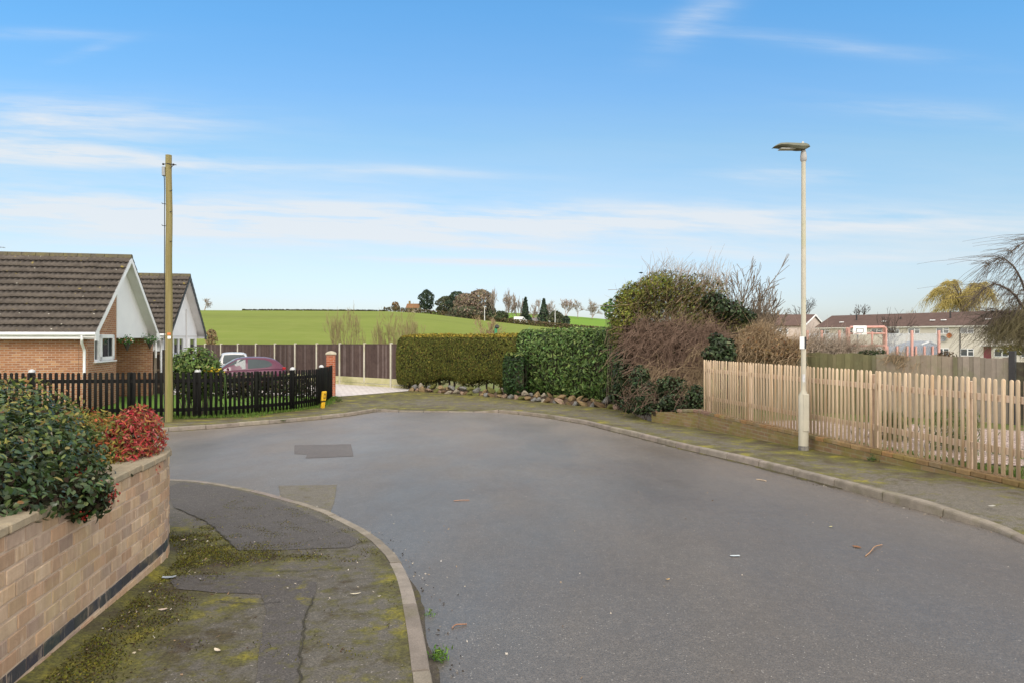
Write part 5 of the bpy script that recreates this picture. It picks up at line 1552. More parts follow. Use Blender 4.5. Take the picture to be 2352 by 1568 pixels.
# ------------------------------------------------------------------ clipped hedges
def hedge(name, label, path, wid, z0, z1, n, L, W, cols, wts, mat, tmpl, rand, bulge=.10, lift=.0, wob=.06, topcols=None, base_z=None, core_in=.16, pw=4.0, up=None, skirt=0):
    P = resample(path, 60); Ls = plen(P)
    t_ = thing(name, (P[30].x, P[30].y, base_z if base_z is not None else z0), label, 'hedge')
    T = [(P[min(i + 1, 59)] - P[max(i - 1, 0)]).normalized() for i in range(60)]
    Pn = np.array([tuple(p) for p in P]); Nx = np.array([(-t.y, t.x, 0) for t in T])
    ph = nr.random(6) * 6
    def surf(s, a, k=1.0):
        """s along 0..1, a angle round the section (0 = right side, pi/2 = top)"""
        f = s * 59; i = np.clip(f.astype(int), 0, 58); t = (f - i)[:, None]
        c = Pn[i] * (1 - t) + Pn[i + 1] * t; nx = Nx[i] * (1 - t) + Nx[i + 1] * t
        e = np.minimum(s, 1 - s) * Ls / (wid * .5)
        endk = np.where(e < 1, (1 - (1 - np.clip(e, 0, 1)) ** pw) ** (1 / pw), 1)
        ca, sa = np.cos(a), np.sin(a)
        rr_ = (np.abs(ca) ** pw + np.abs(sa) ** pw) ** (-1 / pw)
        x = ca * rr_; z = sa * rr_
        wv = 1 + wob * (np.sin(s * Ls * 1.7 + ph[0] + a) * .5 + np.sin(s * Ls * 3.9 + ph[1] - 2 * a) * .35 + np.sin(s * Ls * 7.3 + ph[2] + 3 * a) * .2)
        hz = (z1 - z0) / 2; zc = (z0 + z1) / 2
        bl = 1 + bulge * (1 - z) * .5 * 0
        y = wid / 2 * x * wv * endk * k
        zz = zc + hz * z * (1 + (wv - 1) * .5 * (z > 0)) * (endk * .5 + .5 if True else 1) * k
        zz = np.where(z < 0, zz + lift * np.clip((s - .16) / .12, 0, 1) * np.clip((.96 - s) / .1, 0, 1) * (.7 + .3 * np.sin(s * Ls * 2.9 + ph[3])) * (-z), zz)
        pts = c * 1.0; pts[:, 2] = 0
        pts = pts + nx * y[:, None]; pts[:, 2] = zz
        nn = nx * (np.sign(ca) * np.abs(ca) ** (pw - 1))[:, None]; nn[:, 2] = np.sign(sa) * np.abs(sa) ** (pw - 1)
        tt = np.stack([np.gradient(Pn[:, 0]), np.gradient(Pn[:, 1])], 1); tt = tt[i]; tt /= np.maximum(np.linalg.norm(tt, axis=1, keepdims=True), 1e-9)
        en = np.where(s < .5, -1.0, 1.0) * np.clip(1 - e, 0, 1) ** 2
        nn[:, :2] += tt * en[:, None]
        return pts, unit(nn)
    # inner twiggy core
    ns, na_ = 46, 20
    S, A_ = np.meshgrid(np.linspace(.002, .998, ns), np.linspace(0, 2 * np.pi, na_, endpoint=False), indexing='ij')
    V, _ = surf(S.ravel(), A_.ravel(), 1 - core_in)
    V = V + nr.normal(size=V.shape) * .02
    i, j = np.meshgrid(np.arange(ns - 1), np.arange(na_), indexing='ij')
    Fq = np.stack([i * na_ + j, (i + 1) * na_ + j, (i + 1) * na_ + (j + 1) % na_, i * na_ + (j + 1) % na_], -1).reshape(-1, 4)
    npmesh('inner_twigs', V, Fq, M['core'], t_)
    s = nr.random(n); # extra leaves on the two ends
    s = np.where(nr.random(n) < .12, np.where(nr.random(n) < .5, nr.random(n) * .06, 1 - nr.random(n) * .06), s)
    hz, hw_ = (z1 - z0), wid
    a = nr.random(n) * 2 * np.pi
    side = nr.random(n); tot_ = hz * 2 + hw_ * 1.6
    q = np.arctan2(nr.uniform(-1, 1, n), 1.0)
    a = np.where(side < hz / tot_, q, np.where(side < 2 * hz / tot_, np.pi - q, np.where(side < (2 * hz + hw_ * 1.3) / tot_, np.pi / 2 + q, -np.pi / 2 + q)))
    kk = 1 - np.abs(nr.normal(0, core_in * .40, n)) + nr.normal(0, .012, n)
    Pp, Nn = surf(s, a, 1.0)
    ctr, _ = surf(s, a, 0.0); zc = (z0 + z1) / 2; ctr[:, 2] = zc
    Pp = ctr + (Pp - ctr) * kk[:, None]
    if skirt:
        low = Pp[:, 2] < z0 + .3
        Pp[low, 2] += np.abs(nr.normal(0, skirt, low.sum()))
    cc = palette(n, cols, wts, .2)
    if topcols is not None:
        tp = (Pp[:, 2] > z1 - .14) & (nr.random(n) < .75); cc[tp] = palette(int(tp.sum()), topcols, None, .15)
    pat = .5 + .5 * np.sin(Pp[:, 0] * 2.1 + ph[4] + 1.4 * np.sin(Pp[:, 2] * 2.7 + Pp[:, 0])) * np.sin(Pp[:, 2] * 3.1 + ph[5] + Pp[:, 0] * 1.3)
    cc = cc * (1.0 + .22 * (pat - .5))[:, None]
    leaves('foliage', Pp, Nn + nr.normal(size=Pp.shape) * rand, L * np.exp(nr.normal(0, .25, n)), W * np.exp(nr.normal(0, .25, n)), cc, mat, t_, tmpl, up)
    return t_
def up3(p, d=0): return Vector((p[0], p[1], 0))
ch_path = [Vector((-5.25, 32.1, 0)), Vector((-3.4, 31.2, 0)), Vector((-1.2, 29.7, 0)), Vector((.6, 28.4, 0))]
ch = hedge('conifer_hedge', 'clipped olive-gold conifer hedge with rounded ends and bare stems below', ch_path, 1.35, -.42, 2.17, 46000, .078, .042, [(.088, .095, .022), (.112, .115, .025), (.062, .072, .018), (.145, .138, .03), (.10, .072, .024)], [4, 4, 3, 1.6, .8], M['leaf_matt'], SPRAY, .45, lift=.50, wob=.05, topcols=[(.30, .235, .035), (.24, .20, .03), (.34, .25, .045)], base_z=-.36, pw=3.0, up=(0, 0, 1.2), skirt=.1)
pths, rds = [], []
for k in range(16):
    p, d = path_frame(ch_path, .5 + k * .43); t = np.linspace(0, 1, 5)[:, None]
    b = np.array([p.x + rnd.uniform(-.1, .1), p.y + rnd.uniform(-.15, .15), -.4]); pths.append(b + np.array([rnd.uniform(-.15, .15), 0, 1.3]) * t + nr.normal(size=(5, 3)) * .02); rds.append(np.full(5, rnd.uniform(.035, .06)))
tubes_obj('stems', pths, rds, M['bark_dark'], ch, 6)
lh_path = [Vector((.42, 28.7, 0)), Vector((1.6, 27.2, 0)), Vector((3.0, 25.2, 0)), Vector((4.35, 23.3, 0))]
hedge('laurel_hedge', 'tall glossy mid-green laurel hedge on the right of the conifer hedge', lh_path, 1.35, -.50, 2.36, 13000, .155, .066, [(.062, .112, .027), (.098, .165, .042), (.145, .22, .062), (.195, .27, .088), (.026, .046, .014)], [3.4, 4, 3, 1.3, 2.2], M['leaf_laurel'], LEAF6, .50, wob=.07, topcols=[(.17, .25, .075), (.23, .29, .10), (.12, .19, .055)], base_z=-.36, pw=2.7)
lp2 = [Vector((-.28, 27.45, 0)), Vector((.12, 27.2, 0)), Vector((.5, 26.9, 0))]
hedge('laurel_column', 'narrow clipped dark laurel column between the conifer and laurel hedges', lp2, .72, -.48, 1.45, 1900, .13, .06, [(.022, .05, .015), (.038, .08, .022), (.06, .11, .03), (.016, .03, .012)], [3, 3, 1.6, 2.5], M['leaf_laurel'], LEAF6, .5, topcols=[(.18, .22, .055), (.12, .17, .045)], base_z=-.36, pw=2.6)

# ------------------------------------------------------------------ the overgrown corner
ob = [pb(1462, 700, 22.6, 50, 52, 1.0), pb(1525, 676, 22.8, 75, 54, 1.1), pb(1595, 686, 23.2, 75, 55, 1.2), pb(1440, 758, 22.3, 42, 60, .9), pb(1530, 755, 22.3, 95, 60, 1.2), pb(1640, 742, 22.8, 85, 48, 1.1)]
og = shrub('overgrown_bush', 'windswept olive-brown overgrown bush rising above the red twigs', 'bush', (5.2, 22.6, -.36), ob, 13500, .115, .036, [(.10, .105, .028), (.135, .135, .032), (.18, .18, .042), (.09, .072, .032), (.13, .095, .05), (.04, .048, .018)], [4.5, 4.5, 2.6, 2.4, 2, 3], M['leaf'], LEAF4, 34, .035, M['bark'], rand=.9, inner=.45, core=2200, up=(.9, 0, .7))
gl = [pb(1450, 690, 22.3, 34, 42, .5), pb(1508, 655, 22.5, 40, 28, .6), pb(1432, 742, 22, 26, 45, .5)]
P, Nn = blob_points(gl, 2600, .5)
leaves('yellow_green_leaves', P, Nn + nr.normal(size=P.shape) * .7, .105, .038, palette(len(P), [(.19, .21, .035), (.25, .25, .05), (.13, .17, .03)]), M['leaf'], og, LEAF4, (.8, 0, .7))  # yellow-green leaves at the upper left of the bush
twigs('', '', '', ob, 650, 1.0, .0075, M['twig_brown'], lean=(.55, 0, .65), wob=.35, parent=og)
P_ = [pb(1500, 640, 22.6, 22, 30, .4), pb(1560, 632, 22.8, 60, 20, .5), pb(1630, 645, 23, 50, 25, .5)]
twigs('', '', '', P_, 150, .9, .009, M['twig_grey'], lean=(.25, 0, .9), wob=.3, parent=og, part='top_twigs')
ls_ = [pb(1402, 712, 23.0, 13, 26, .3), pb(1412, 748, 22.8, 16, 24, .3), pb(1390, 706, 23, 9, 9, .2), pb(1426, 690, 22.9, 16, 20, .3)]
shrub('laurel_shoots', 'bright green laurel shoots sticking up at the end of the laurel hedge', 'shrub', (3.4, 22.9, -.36), ls_, 420, .16, .065, [(.10, .19, .035), (.17, .25, .05), (.06, .11, .03)], None, M['leaf_laurel'], LEAF6, 12, .012, rand=.6, inner=.3)
for k, (px, H, w_, sd, st) in enumerate(((1678, 5.25, 3.3, 5, 6), (1732, 4.7, 2.4, 9, 4))):
    b = (px - CX) / F * 24.0
    bare_tree('bare_tree', ('bare grey-brown tree with many upright stems behind the overgrown bush', 'smaller bare tree with one long leaning branch at the right of the overgrown bush')[k], (b, 24.0, -.36), H, M['bark'], sd, .34, 5, 3, .50, .16, .03, .74, .075, (.12, 0, 1), rmin=.0095, stems=st, width=w_)
lb_ = bpy.data.objects['bare_tree.001']
t = np.linspace(0, 1, 9)[:, None]
pa, pb_, pc_ = np.array(D(1738, 745, 23.8)), np.array(D(1745, 665, 23.8)), np.array(D(1812, 598, 23.8))
q = (1 - t) ** 2 * pa + 2 * t * (1 - t) * pb_ + t * t * pc_ + nr.normal(size=(9, 3)) * .02
sub = [q]; sr_ = [.03 * (1 - .8 * t[:, 0])]
for k in range(9):
    i = nr.integers(3, 8); d = unit((np.array([.6, 0, .6]) + nr.normal(size=3) * .2)[None])[0]
    sub.append(q[i] + d * np.linspace(0, .55, 5)[:, None]); sr_.append(np.linspace(.010, .006, 5))
tubes_obj('branch', sub, sr_, M['bark'], lb_, 4)
rt = [pb(1478, 786, 21.2, 52, 52, .8), pb(1550, 794, 20.9, 80, 60, 1.0), pb(1625, 790, 21.2, 55, 45, .8), pb(1495, 838, 20.8, 42, 44, .6), pb(1565, 850, 20.3, 62, 40, .7)]
rt_ = twigs('dogwood_bush', 'tangle of bare reddish-brown twigs below the olive overgrown bush', 'bush', rt, 4200, .8, .0062, M['twig_red'], lean=(.45, 0, .66), wob=.5, droop=.25)
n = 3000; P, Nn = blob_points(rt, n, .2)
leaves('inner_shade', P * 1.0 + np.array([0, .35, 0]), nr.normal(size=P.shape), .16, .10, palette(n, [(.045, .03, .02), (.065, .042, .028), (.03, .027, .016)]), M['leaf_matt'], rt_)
bt = [pb(1500, 868, 19.9, 55, 48, .5), pb(1580, 872, 19.4, 48, 42, .5), pb(1605, 840, 19.8, 26, 55, .5)]
twigs('bramble_thicket', 'pale brown arching brambles in front of the red twigs by the fence end', 'bush', bt, 300, .8, .0055, M['twig_brown'], lean=(.5, 0, .5), wob=.6, droop=.5)
iv_c = [(.022, .040, .016), (.036, .060, .024), (.054, .080, .034), (.085, .11, .055), (.014, .022, .010)]
def ivy(label, bl, n, base, L=.085):
    return shrub('ivy_clump', label, 'ivy', base, bl, n, L, L * .8, iv_c, [3, 4, 3, 1.4, 2], M['leaf_laurel'], LEAF6, 8, .012, M['bark_dark'], rand=.55, inner=.5, core=max(120, n // 5))
ivy('dark ivy clump high up beside the bare tree', [pb(1672, 712, 22.0, 40, 24, .5), pb(1710, 726, 22.2, 26, 18, .4), pb(1640, 692, 22.2, 30, 20, .4)], 1400, (7, 22, -.36))
ivy('dark bluish ivy clump just above the left end of the pale picket fence', [pb(1660, 798, 18.6, 30, 24, .3), pb(1636, 812, 18.5, 24, 18, .3), pb(1672, 818, 18.5, 20, 20, .25), pb(1645, 780, 18.8, 16, 16, .25)], 1000, (5.7, 18.6, -.3))
iw = ivy('low spread of dark ivy tumbling over the broken end of the low brick wall', [pb(1500, 918, 18.9, 50, 20, .3), pb(1452, 926, 19.8, 28, 22, .35), pb(1560, 922, 17.9, 44, 20, .22), pb(1600, 910, 17.2, 24, 28, .2), pb(1478, 890, 19.4, 26, 20, .4), pb(1530, 900, 18.8, 30, 14, .25), pb(1520, 938, 18.1, 34, 14, .14), pb(1475, 940, 18.7, 22, 12, .14), pb(1575, 940, 17.2, 26, 12, .12), pb(1540, 885, 18.6, 40, 22, .25), pb(1470, 868, 19.6, 24, 30, .25)], 5200, (4.2, 18.7, -.3), .065)
twigs('', '', '', [pb(1500, 905, 18.6, 56, 34, .3), pb(1575, 908, 17.6, 44, 34, .25), pb(1455, 910, 19.5, 30, 34, .3)], 130, .6, .005, M['twig_red'], lean=(.3, 0, .7), wob=.7, droop=.3, parent=iw)
ivy('dark ivy filling the gap at the right end of the laurel hedge', [pb(1440, 855, 21.4, 34, 60, .45), pb(1425, 905, 21.6, 26, 28, .4), pb(1452, 800, 21.6, 22, 40, .4)], 1700, (3.8, 21.4, -.36))

# dry shrubs behind the pale fence
bh = [pb(1722, 800, 19.2, 40, 36, .5), pb(1775, 800, 19.0, 42, 34, .5), pb(1820, 808, 18.9, 30, 28, .45), pb(1740, 770, 19.3, 36, 24, .4)]
bs = twigs('dry_hydrangea', 'brown dried-out shrub behind the pale fence, just left of the lamp post', 'shrub', bh, 1400, .58, .0068, M['twig_brown'], lean=(.45, 0, .7), wob=.45)
P, Nn = blob_points(bh, 2000, .3)
leaves('dead_leaves', P, nr.normal(size=P.shape), .085, .04, palette(2000, [(.27, .165, .075), (.21, .125, .06), (.34, .24, .12), (.13, .08, .045)]), M['leaf'], bs, LEAF4, (.6, 0, .8))
gb_ = [pb(1872, 797, 22.5, 34, 26, .5), pb(1930, 800, 22.5, 40, 22, .5), pb(1990, 806, 22.0, 36, 14, .4)]
gs = twigs('bare_shrub', 'greyish-pink bare shrub rising above the grey board fence, right of the lamp post', 'shrub', gb_, 900, .75, .0065, M['twig_grey'], lean=(.5, 0, .7), wob=.4)
db = [pb(1993, 812, 18.4, 20, 9, .25), pb(2020, 810, 18.3, 12, 7, .2)]
shrub('small_bush', 'little dark green bush topping the grey board fence below the basketball board', 'shrub', (9.6, 18.4, 0), db, 420, .07, .03, [(.035, .055, .02), (.06, .075, .03), (.02, .03, .013)], None, M['leaf'], LEAF4, 8, .01)
db = [pb(2172, 818, 17.3, 20, 12, .3), pb(2160, 828, 17.0, 10, 16, .2)]
shrub('small_bush', 'reddish-brown dead bush above the joint of the grey fence panels', 'shrub', (10.9, 17.3, 0), db, 420, .07, .03, [(.12, .075, .035), (.16, .10, .05), (.06, .045, .03)], None, M['leaf'], LEAF4, 8, .01)
db = [pb(2075, 822, 17.1, 10, 22, .2), pb(2110, 830, 17.0, 14, 16, .2), pb(2050, 818, 17.3, 16, 10, .2)]
twigs('climber', 'brown wispy climber hanging over the middle grey fence panel', 'climber', db, 130, .4, .006, M['twig_brown'], lean=(.5, 0, .6), wob=.5)

# weeping tree at the right edge
def weeping(name, label, base, H, spreadr, mat, seed, nl=9, ntw=130, rtw=.011, twl=1.5, trunkr=.16, dirx=-.4, twcol=None, sway=-.5):
    rg = np.random.default_rng(seed); t_ = thing(name, base, label, 'tree')
    base = np.array(base); top = base + [0, 0, H * .42]
    limbs, lr, tw_, tr2 = [], [], [], []
    limbs.append(base + (top - base) * np.linspace(0, 1, 9)[:, None] + rg.normal(size=(9, 3)) * [.04, .04, 0]); lr.append(np.linspace(trunkr, trunkr * .65, 9))
    for k in range(nl):
        a = 2 * np.pi * k / nl + rg.normal() * .3
        out = np.array([math.cos(a), math.sin(a) * .8, 0]) * spreadr * rg.uniform(.55, 1.05)
        e = top + out + [0, 0, H * rg.uniform(.10, .50)]
        c = top + out * .35 + [0, 0, H * rg.uniform(.5, .66)]
        t = np.linspace(0, 1, 9)[:, None]
        q = (1 - t) ** 2 * top + 2 * t * (1 - t) * c + t * t * e + rg.normal(size=(9, 3)) * .05
        limbs.append(q); lr.append(trunkr * .62 * (1 - .85 * t[:, 0]) + .012)
        for j in range(ntw):
            i = rg.integers(2, 8); f = rg.random(); p0 = q[i] * (1 - f) + q[i + 1] * f
            od = out / max(np.linalg.norm(out), 1e-6)
            d0 = unit((od * rg.uniform(.1, .9) + rg.normal(size=3) * .55 + [sway * .2, 0, .35])[None])[0]
            ln = twl * math.exp(rg.normal() * .35)
            t2 = np.linspace(0, 1, 7)[:, None]
            tw_.append(p0 + d0 * t2 * ln * .75 + np.array([sway * .45, 0, -1.0]) * (t2 ** 2) * ln * .9 + rg.normal(size=(7, 3)) * .02); tr2.append(rtw * (1.15 - .7 * t2[:, 0]))
            if j % 3 == 0:
                par = tw_[-1]
                for _ in range(2):
                    i2 = rg.integers(2, 6); d3 = unit((np.array([sway * .6, 0, -.8]) + rg.normal(size=3) * .35)[None])[0]
                    tw_.append(par[i2] + d3 * np.linspace(0, .4 * ln, 7)[:, None]); tr2.append(np.full(7, rtw * .7))
    tubes_obj('trunk', limbs, lr, M['bark_dark'], t_, 6)
    tubes_obj('crown', tw_, tr2, mat, t_, 3)
    return t_
wty = 27.5
tb_ = D(2415, 776, wty); tb_.z = -.3
wt = thing('weeping_tree', tuple(tb_), 'dark bare weeping tree with drooping twigs at the right edge beyond the fences', 'tree')
LP = [[(2412, 800), (2405, 770), (2365, 700), (2325, 615), (2296, 588), (2262, 606)], [(2412, 800), (2400, 765), (2345, 712), (2300, 662), (2252, 652), (2212, 690)], [(2412, 800), (2420, 720), (2405, 630), (2372, 572), (2335, 552), (2292, 585)],
      [(2412, 800), (2425, 730), (2455, 650), (2500, 600), (2540, 640), (2560, 690)], [(2412, 800), (2415, 740), (2425, 640), (2450, 570), (2440, 535), (2400, 545)], [(2405, 780), (2370, 745), (2330, 722), (2285, 712), (2250, 735)], [(2412, 800), (2440, 745), (2480, 700), (2530, 700), (2560, 740)]]
lm, lr_, tw_, tr2 = [np.array([tuple(tb_), (tb_.x, wty, .5), tuple(D(2412, 800, wty)), tuple(D(2414, 770, wty))])], [np.array([.19, .17, .15, .12])], [], []
for q_, pl_ in enumerate(LP):
    dy = rnd.uniform(-.9, .9)
    P = smooth_path([D(x, y, wty) + Vector((0, dy * k / 5, 0)) for k, (x, y) in enumerate(pl_)], 2)
    P = np.array([tuple(p) for p in resample(P, 14)]) + nr.normal(size=(14, 3)) * .015
    lm.append(P); lr_.append(np.linspace(.075, .014, 14))
    for j in range(210):
        i = nr.integers(4, 14); p0 = P[i] + nr.normal(size=3) * .03
        ln = .95 * math.exp(nr.normal() * .4); sw = -.55 if q_ not in (3, 6) else .1
        up = nr.random() < .38
        t2 = np.linspace(0, 1, 7)[:, None]
        d0 = np.array([nr.normal() * .5 - .15, nr.normal() * .5, .75 if up else .1]); d1 = np.array([sw + nr.normal() * .18, nr.normal() * .25, -.95 if not up else -.35])
        tw_.append(p0 + d0 * t2 * ln * .5 + d1 * t2 ** 2 * ln + nr.normal(size=(7, 3)) * .012); tr2.append(.0075 * (1.15 - .6 * t2[:, 0]))
tubes_obj('trunk', lm, lr_, M['bark_dark'], wt, 6)
tubes_obj('crown', tw_, tr2, std('weeping_twigs', (.085, .068, .058), (.14, .11, .085), 3, .9), wt, 3)
wb_ = [pb(2345, 745, wty, 55, 45, 1.0), pb(2300, 765, wty, 45, 24, .9), pb(2390, 770, wty, 50, 50, 1.0)]
twigs('', '', '', wb_, 1300, 1.0, .0085, std('olive_weeping_twigs', (.12, .105, .055), (.18, .15, .08), 3, .9), lean=(-.55, 0, -.75), wob=.3, parent=wt, part='hanging_twigs')

# garden behind the pale fence
for k, (px, py, y, rx, ry, c, lab) in enumerate(((2190, 1000, 11.0, 42, 52, [(.10, .14, .045), (.18, .20, .08), (.24, .24, .12), (.06, .09, .03)], 'spiky pale green plant behind the pale pickets right of the lamp post'),
                                               (2040, 1012, 12.5, 30, 34, [(.13, .14, .06), (.2, .19, .09), (.07, .09, .035)], 'low grassy plant in the pink gravel behind the pickets'))):
    p = D(px, py + ry, y); p.z = zg(p.x, p.y)
    t_ = thing('garden_plant', tuple(p), lab, 'plant')
    n = 900; P = np.array(p) + nr.normal(size=(n, 3)) * [rx * y / F * .6, .25, 0] + np.stack([np.zeros(n), np.zeros(n), nr.random(n) * ry * 2 * y / F * .9], 1)
    leaves('foliage', P, nr.normal(size=(n, 3)) * [1, 1, .3], .16, .018, palette(n, c), M['leaf'], t_, LEAF4, (.1, 0, 1.2))
    stems_mesh(tuple(p), [(tuple(p + Vector((0, 0, .35))), (.25, .2, .25))], 8, .008, M['twig_brown'], t_)
lsb = [pb(x, 885, yy, 34, 32, .5) for x, yy in ((505, 21.4), (555, 22.0), (610, 22.8), (660, 23.8), (700, 25.0))]
shrub('low_shrub', 'dark low shrubs in the garden just behind the black picket fence', 'shrub', (lsb[2][0][0], 22.8, g(22.8)), lsb, 2600, .10, .05, [(.03, .05, .016), (.06, .09, .03), (.12, .11, .05), (.10, .07, .04), (.20, .19, .12)], [4, 4, 2, 2, .7], M['leaf'], LEAF4, 14, .012, core=700)
# lawn tufts seen between the pickets
def tufts(name, pts, hgt, cols, seedn):
    P = np.array(pts); n = len(P)
    leaves(name, P + np.array([0, 0, hgt * .4]), nr.normal(size=(n, 3)) * [1, 1, .25], hgt * np.exp(nr.normal(0, .3, n)), hgt * .16, palette(n, cols), M['leaf'], None, LEAF4, (0, 0, 1.6))
    o = bpy.data.objects[name] if name in bpy.data.objects else None
pts = []
for k in range(9000):
    s = rnd.random() * Lb; p, d = path_frame(bf, s); nn = Vector((-d.y, d.x, 0)); o_ = rnd.gauss(.05, .16)
    q = p + nn * o_; pts.append((q.x, q.y, g(q.y)))
for k in range(5200):
    q = Vector((rnd.uniform(-16, -7.2), rnd.uniform(19.2, 22.5), 0)); pts.append((q.x, q.y, g(q.y)))
tufts('grass', pts, .09, [(.075, .15, .02), (.11, .20, .03), (.15, .22, .045), (.09, .12, .03)], 1)
tag(bpy.data.objects['grass'], 'short green grass along and behind the black picket fence', 'grass', kind='stuff')
pts = []
for k in range(4200):
    y = rnd.uniform(8.2, 15.5); xf = FA.x + (FB.x - FA.x) * (FA.y - y) / (FA.y - FB.y)
    x = xf + .12 + abs(rnd.gauss(0, .28)); pts.append((x, y, zg(x, y)))
for k in range(1500):
    x, y = rnd.uniform(7.4, 9.4), rnd.uniform(9.2, 10.6); pts.append((x, y, zg(x, y) + .02))
tufts('garden_grass', pts, .085, [(.075, .16, .02), (.11, .21, .03), (.14, .17, .05), (.10, .10, .04)], 2)
tag(bpy.data.objects['garden_grass'], 'grass growing behind the pale picket fence', 'grass', kind='stuff')
# ------------------------------------------------------------------ grey board fence behind the garden
Q0 = Vector((9.4, 17.7, 0)); qd = Vector((.6, -.8, 0)); qn = Vector((-.8, -.6, 0))
gfen = thing('board_fence', (9.4, 17.7, .0), 'old weathered grey board fence panels behind the gravel garden', 'fence')
def board_panel(root, p, d, nrm, wd, z0, z1, cols, n, wav=.02):
    mb = MB()
    for i in range(n):
        x = wd * (i + .5) / n; c = p + d * x + nrm * (.012 * (i % 2)); f = rnd.uniform(.88, 1.1)
        col = tuple(.55 * u + .45 * v for u, v in zip(cols[0], rnd.choice(cols))); zt = z1 + rnd.uniform(-.008, .012) + wav * math.sin(i * .8)
        mb.bbox((c.x, c.y, (z0 + zt) / 2), (wd / n + .015, .016, zt - z0), .003, 0, tuple(v * f for v in col), (d, nrm, Vector((0, 0, 1))))
    for z in (z0 + .25, (z0 + z1) / 2, z1 - .2):
        c = p + d * wd / 2 - nrm * .03; mb.bbox((c.x, c.y, z), (wd, .035, .07), .003, 0, cols[0], (d, nrm, Vector((0, 0, 1))))
    return mb.build('fence_panel', M['greywood'], root)
grn = [(.20, .185, .10), (.16, .155, .075), (.25, .22, .13), (.12, .115, .06)]
pal = [(.33, .275, .215), (.29, .245, .19), (.37, .31, .25), (.27, .24, .165)]
gry = [(.28, .245, .205), (.32, .275, .235), (.24, .215, .17)]
for k, (cs, wd, zt) in enumerate((([(.36, .33, .24), (.3, .27, .2)], 1.80, 1.60), (grn, 1.78, 1.585), (pal, 1.78, 1.575), (gry, 1.02, 1.555))):
    p = Q0 + qd * (1.875 * (k - 2))
    board_panel(gfen, p + qd * .05, qd, qn, wd, zg(p.x, p.y) + .02, zt, cs, 15 if wd > 1.5 else 9)
    mb = MB(); mb.bbox((p.x, p.y, .75), (.09, .09, 1.62), .006, 0, (.17, .16, .10), (qd, qn, Vector((0, 0, 1)))); mb.build('post', M['greywood'], gfen)
gp_ = Q0 + qd * (1.875 + 1.14)
dkf = thing('board_fence', (gp_.x, gp_.y, .05), 'dark stained board fence with a black gate post at the right edge', 'fence')
mb = MB(); mb.bbox((gp_.x, gp_.y, .86), (.12, .12, 1.7), .008, 0, None, (qd, qn, Vector((0, 0, 1)))); mb.build('gate_post', M['black'], dkf)
for k in range(3):
    board_panel(dkf, gp_ + qd * (.08 + 1.85 * k), qd, qn, 1.8, .08, 1.47, [(.055, .048, .036), (.075, .062, .045), (.04, .042, .03)], 12)

# ------------------------------------------------------------------ sports court
SY = 50.0
def Z2(zx, zy, y=SY): return D((1880 + zx / 5.227) * .98, (720 + zy / 5.227) * .98, y)
salmon = std('salmon_paint', (.54, .29, .25), (.47, .25, .215), 3, .55)
meshm = NT('grey_weld_mesh'); meshm = meshm.done((.44, .47, .52), .6, None, .3, .2, alpha=.30)
bluem = std('blue_board', (.06, .09, .16), (.08, .12, .19), 2, .6); bluep = std('pale_blue_board', (.20, .25, .33), (.17, .21, .29), 2, .6)
ct = thing('court_fence', (24, SY, -1.0), 'salmon-pink steel posts and mesh fence of a sports court before the flats', 'fence')
xs_ = [65, 240, 455, 550, 1005, 1345, 1675]
for i, zx in enumerate(xs_):
    a = Z2(zx, 285 if zx not in (550, 1005) else 250); mb = MB()
    mb.bbox((a.x, a.y, (a.z - 1.0) / 2), (.15, .15, a.z + 1.0), .01); mb.build('post', salmon, ct)
for i in range(len(xs_) - 1):
    a, b = Z2(xs_[i], 320), Z2(xs_[i + 1], 320)
    if xs_[i] == 550: continue
    mb = MB(); mb.box(((a.x + b.x) / 2, SY + .03, (a.z - .2) / 2 + .0), (b.x - a.x - .17, .012, a.z + .2)); mb.build('mesh_panel', meshm, ct)
for zx in (1040, 1160, 1285, 1390, 1495, 1595):
    a = Z2(zx, 475); mb = MB(); mb.bbox((a.x, SY - .05, (a.z - 1.0) / 2), (.12, .1, a.z + 1.0), .01); mb.build('rail_post', salmon, ct)
for x0, x1, zt, m_ in ((1050, 1330, 478, bluep), (1350, 1480, 470, bluem), (1500, 1660, 470, bluem)):
    a, b = Z2(x0, zt), Z2(x1, zt); mb = MB(); mb.bbox(((a.x + b.x) / 2, SY + .12, (a.z - .9) / 2), (b.x - a.x, .04, a.z + .9), .006); mb.build('kick_board', m_, ct)
gl_ = thing('goal_frame', tuple(Z2(777, 480)), 'salmon-pink steel goal frame behind the white basketball board', 'goal')
mb = MB(); yo = Vector((0, -.25, 0))
pts = [Z2(552, 520), Z2(552, 262), Z2(570, 247), Z2(985, 243), Z2(1002, 262), Z2(1002, 520)]
mb.tube([p + yo for p in pts], .095, 8); smoothby(mb.build('hoop_frame', salmon, gl_))
for q0, q1, r_ in ((Z2(552, 322), Z2(1002, 322), .06), (Z2(835, 300), Z2(835, 470), .07), (Z2(552, 472), Z2(1002, 470), .07)):
    mb = MB(); mb.tube([q0 + yo, q1 + yo], r_, 8); mb.build('bar', salmon, gl_)
bk = thing('basketball_hoop', tuple(Z2(680, 480)), 'white basketball backboard with a black inner square on a grey pole', 'basketball hoop')
a, b = Z2(625, 228, SY - .5), Z2(790, 340, SY - .5); c = (a + b) / 2
mb = MB(); mb.bbox(c, (b.x - a.x, .06, a.z - b.z), .02); bb_ = mb.build('backboard', M['white'], bk)
a, b = Z2(662, 262, SY - .5), Z2(746, 312, SY - .5); t_ = .035; mb = MB()
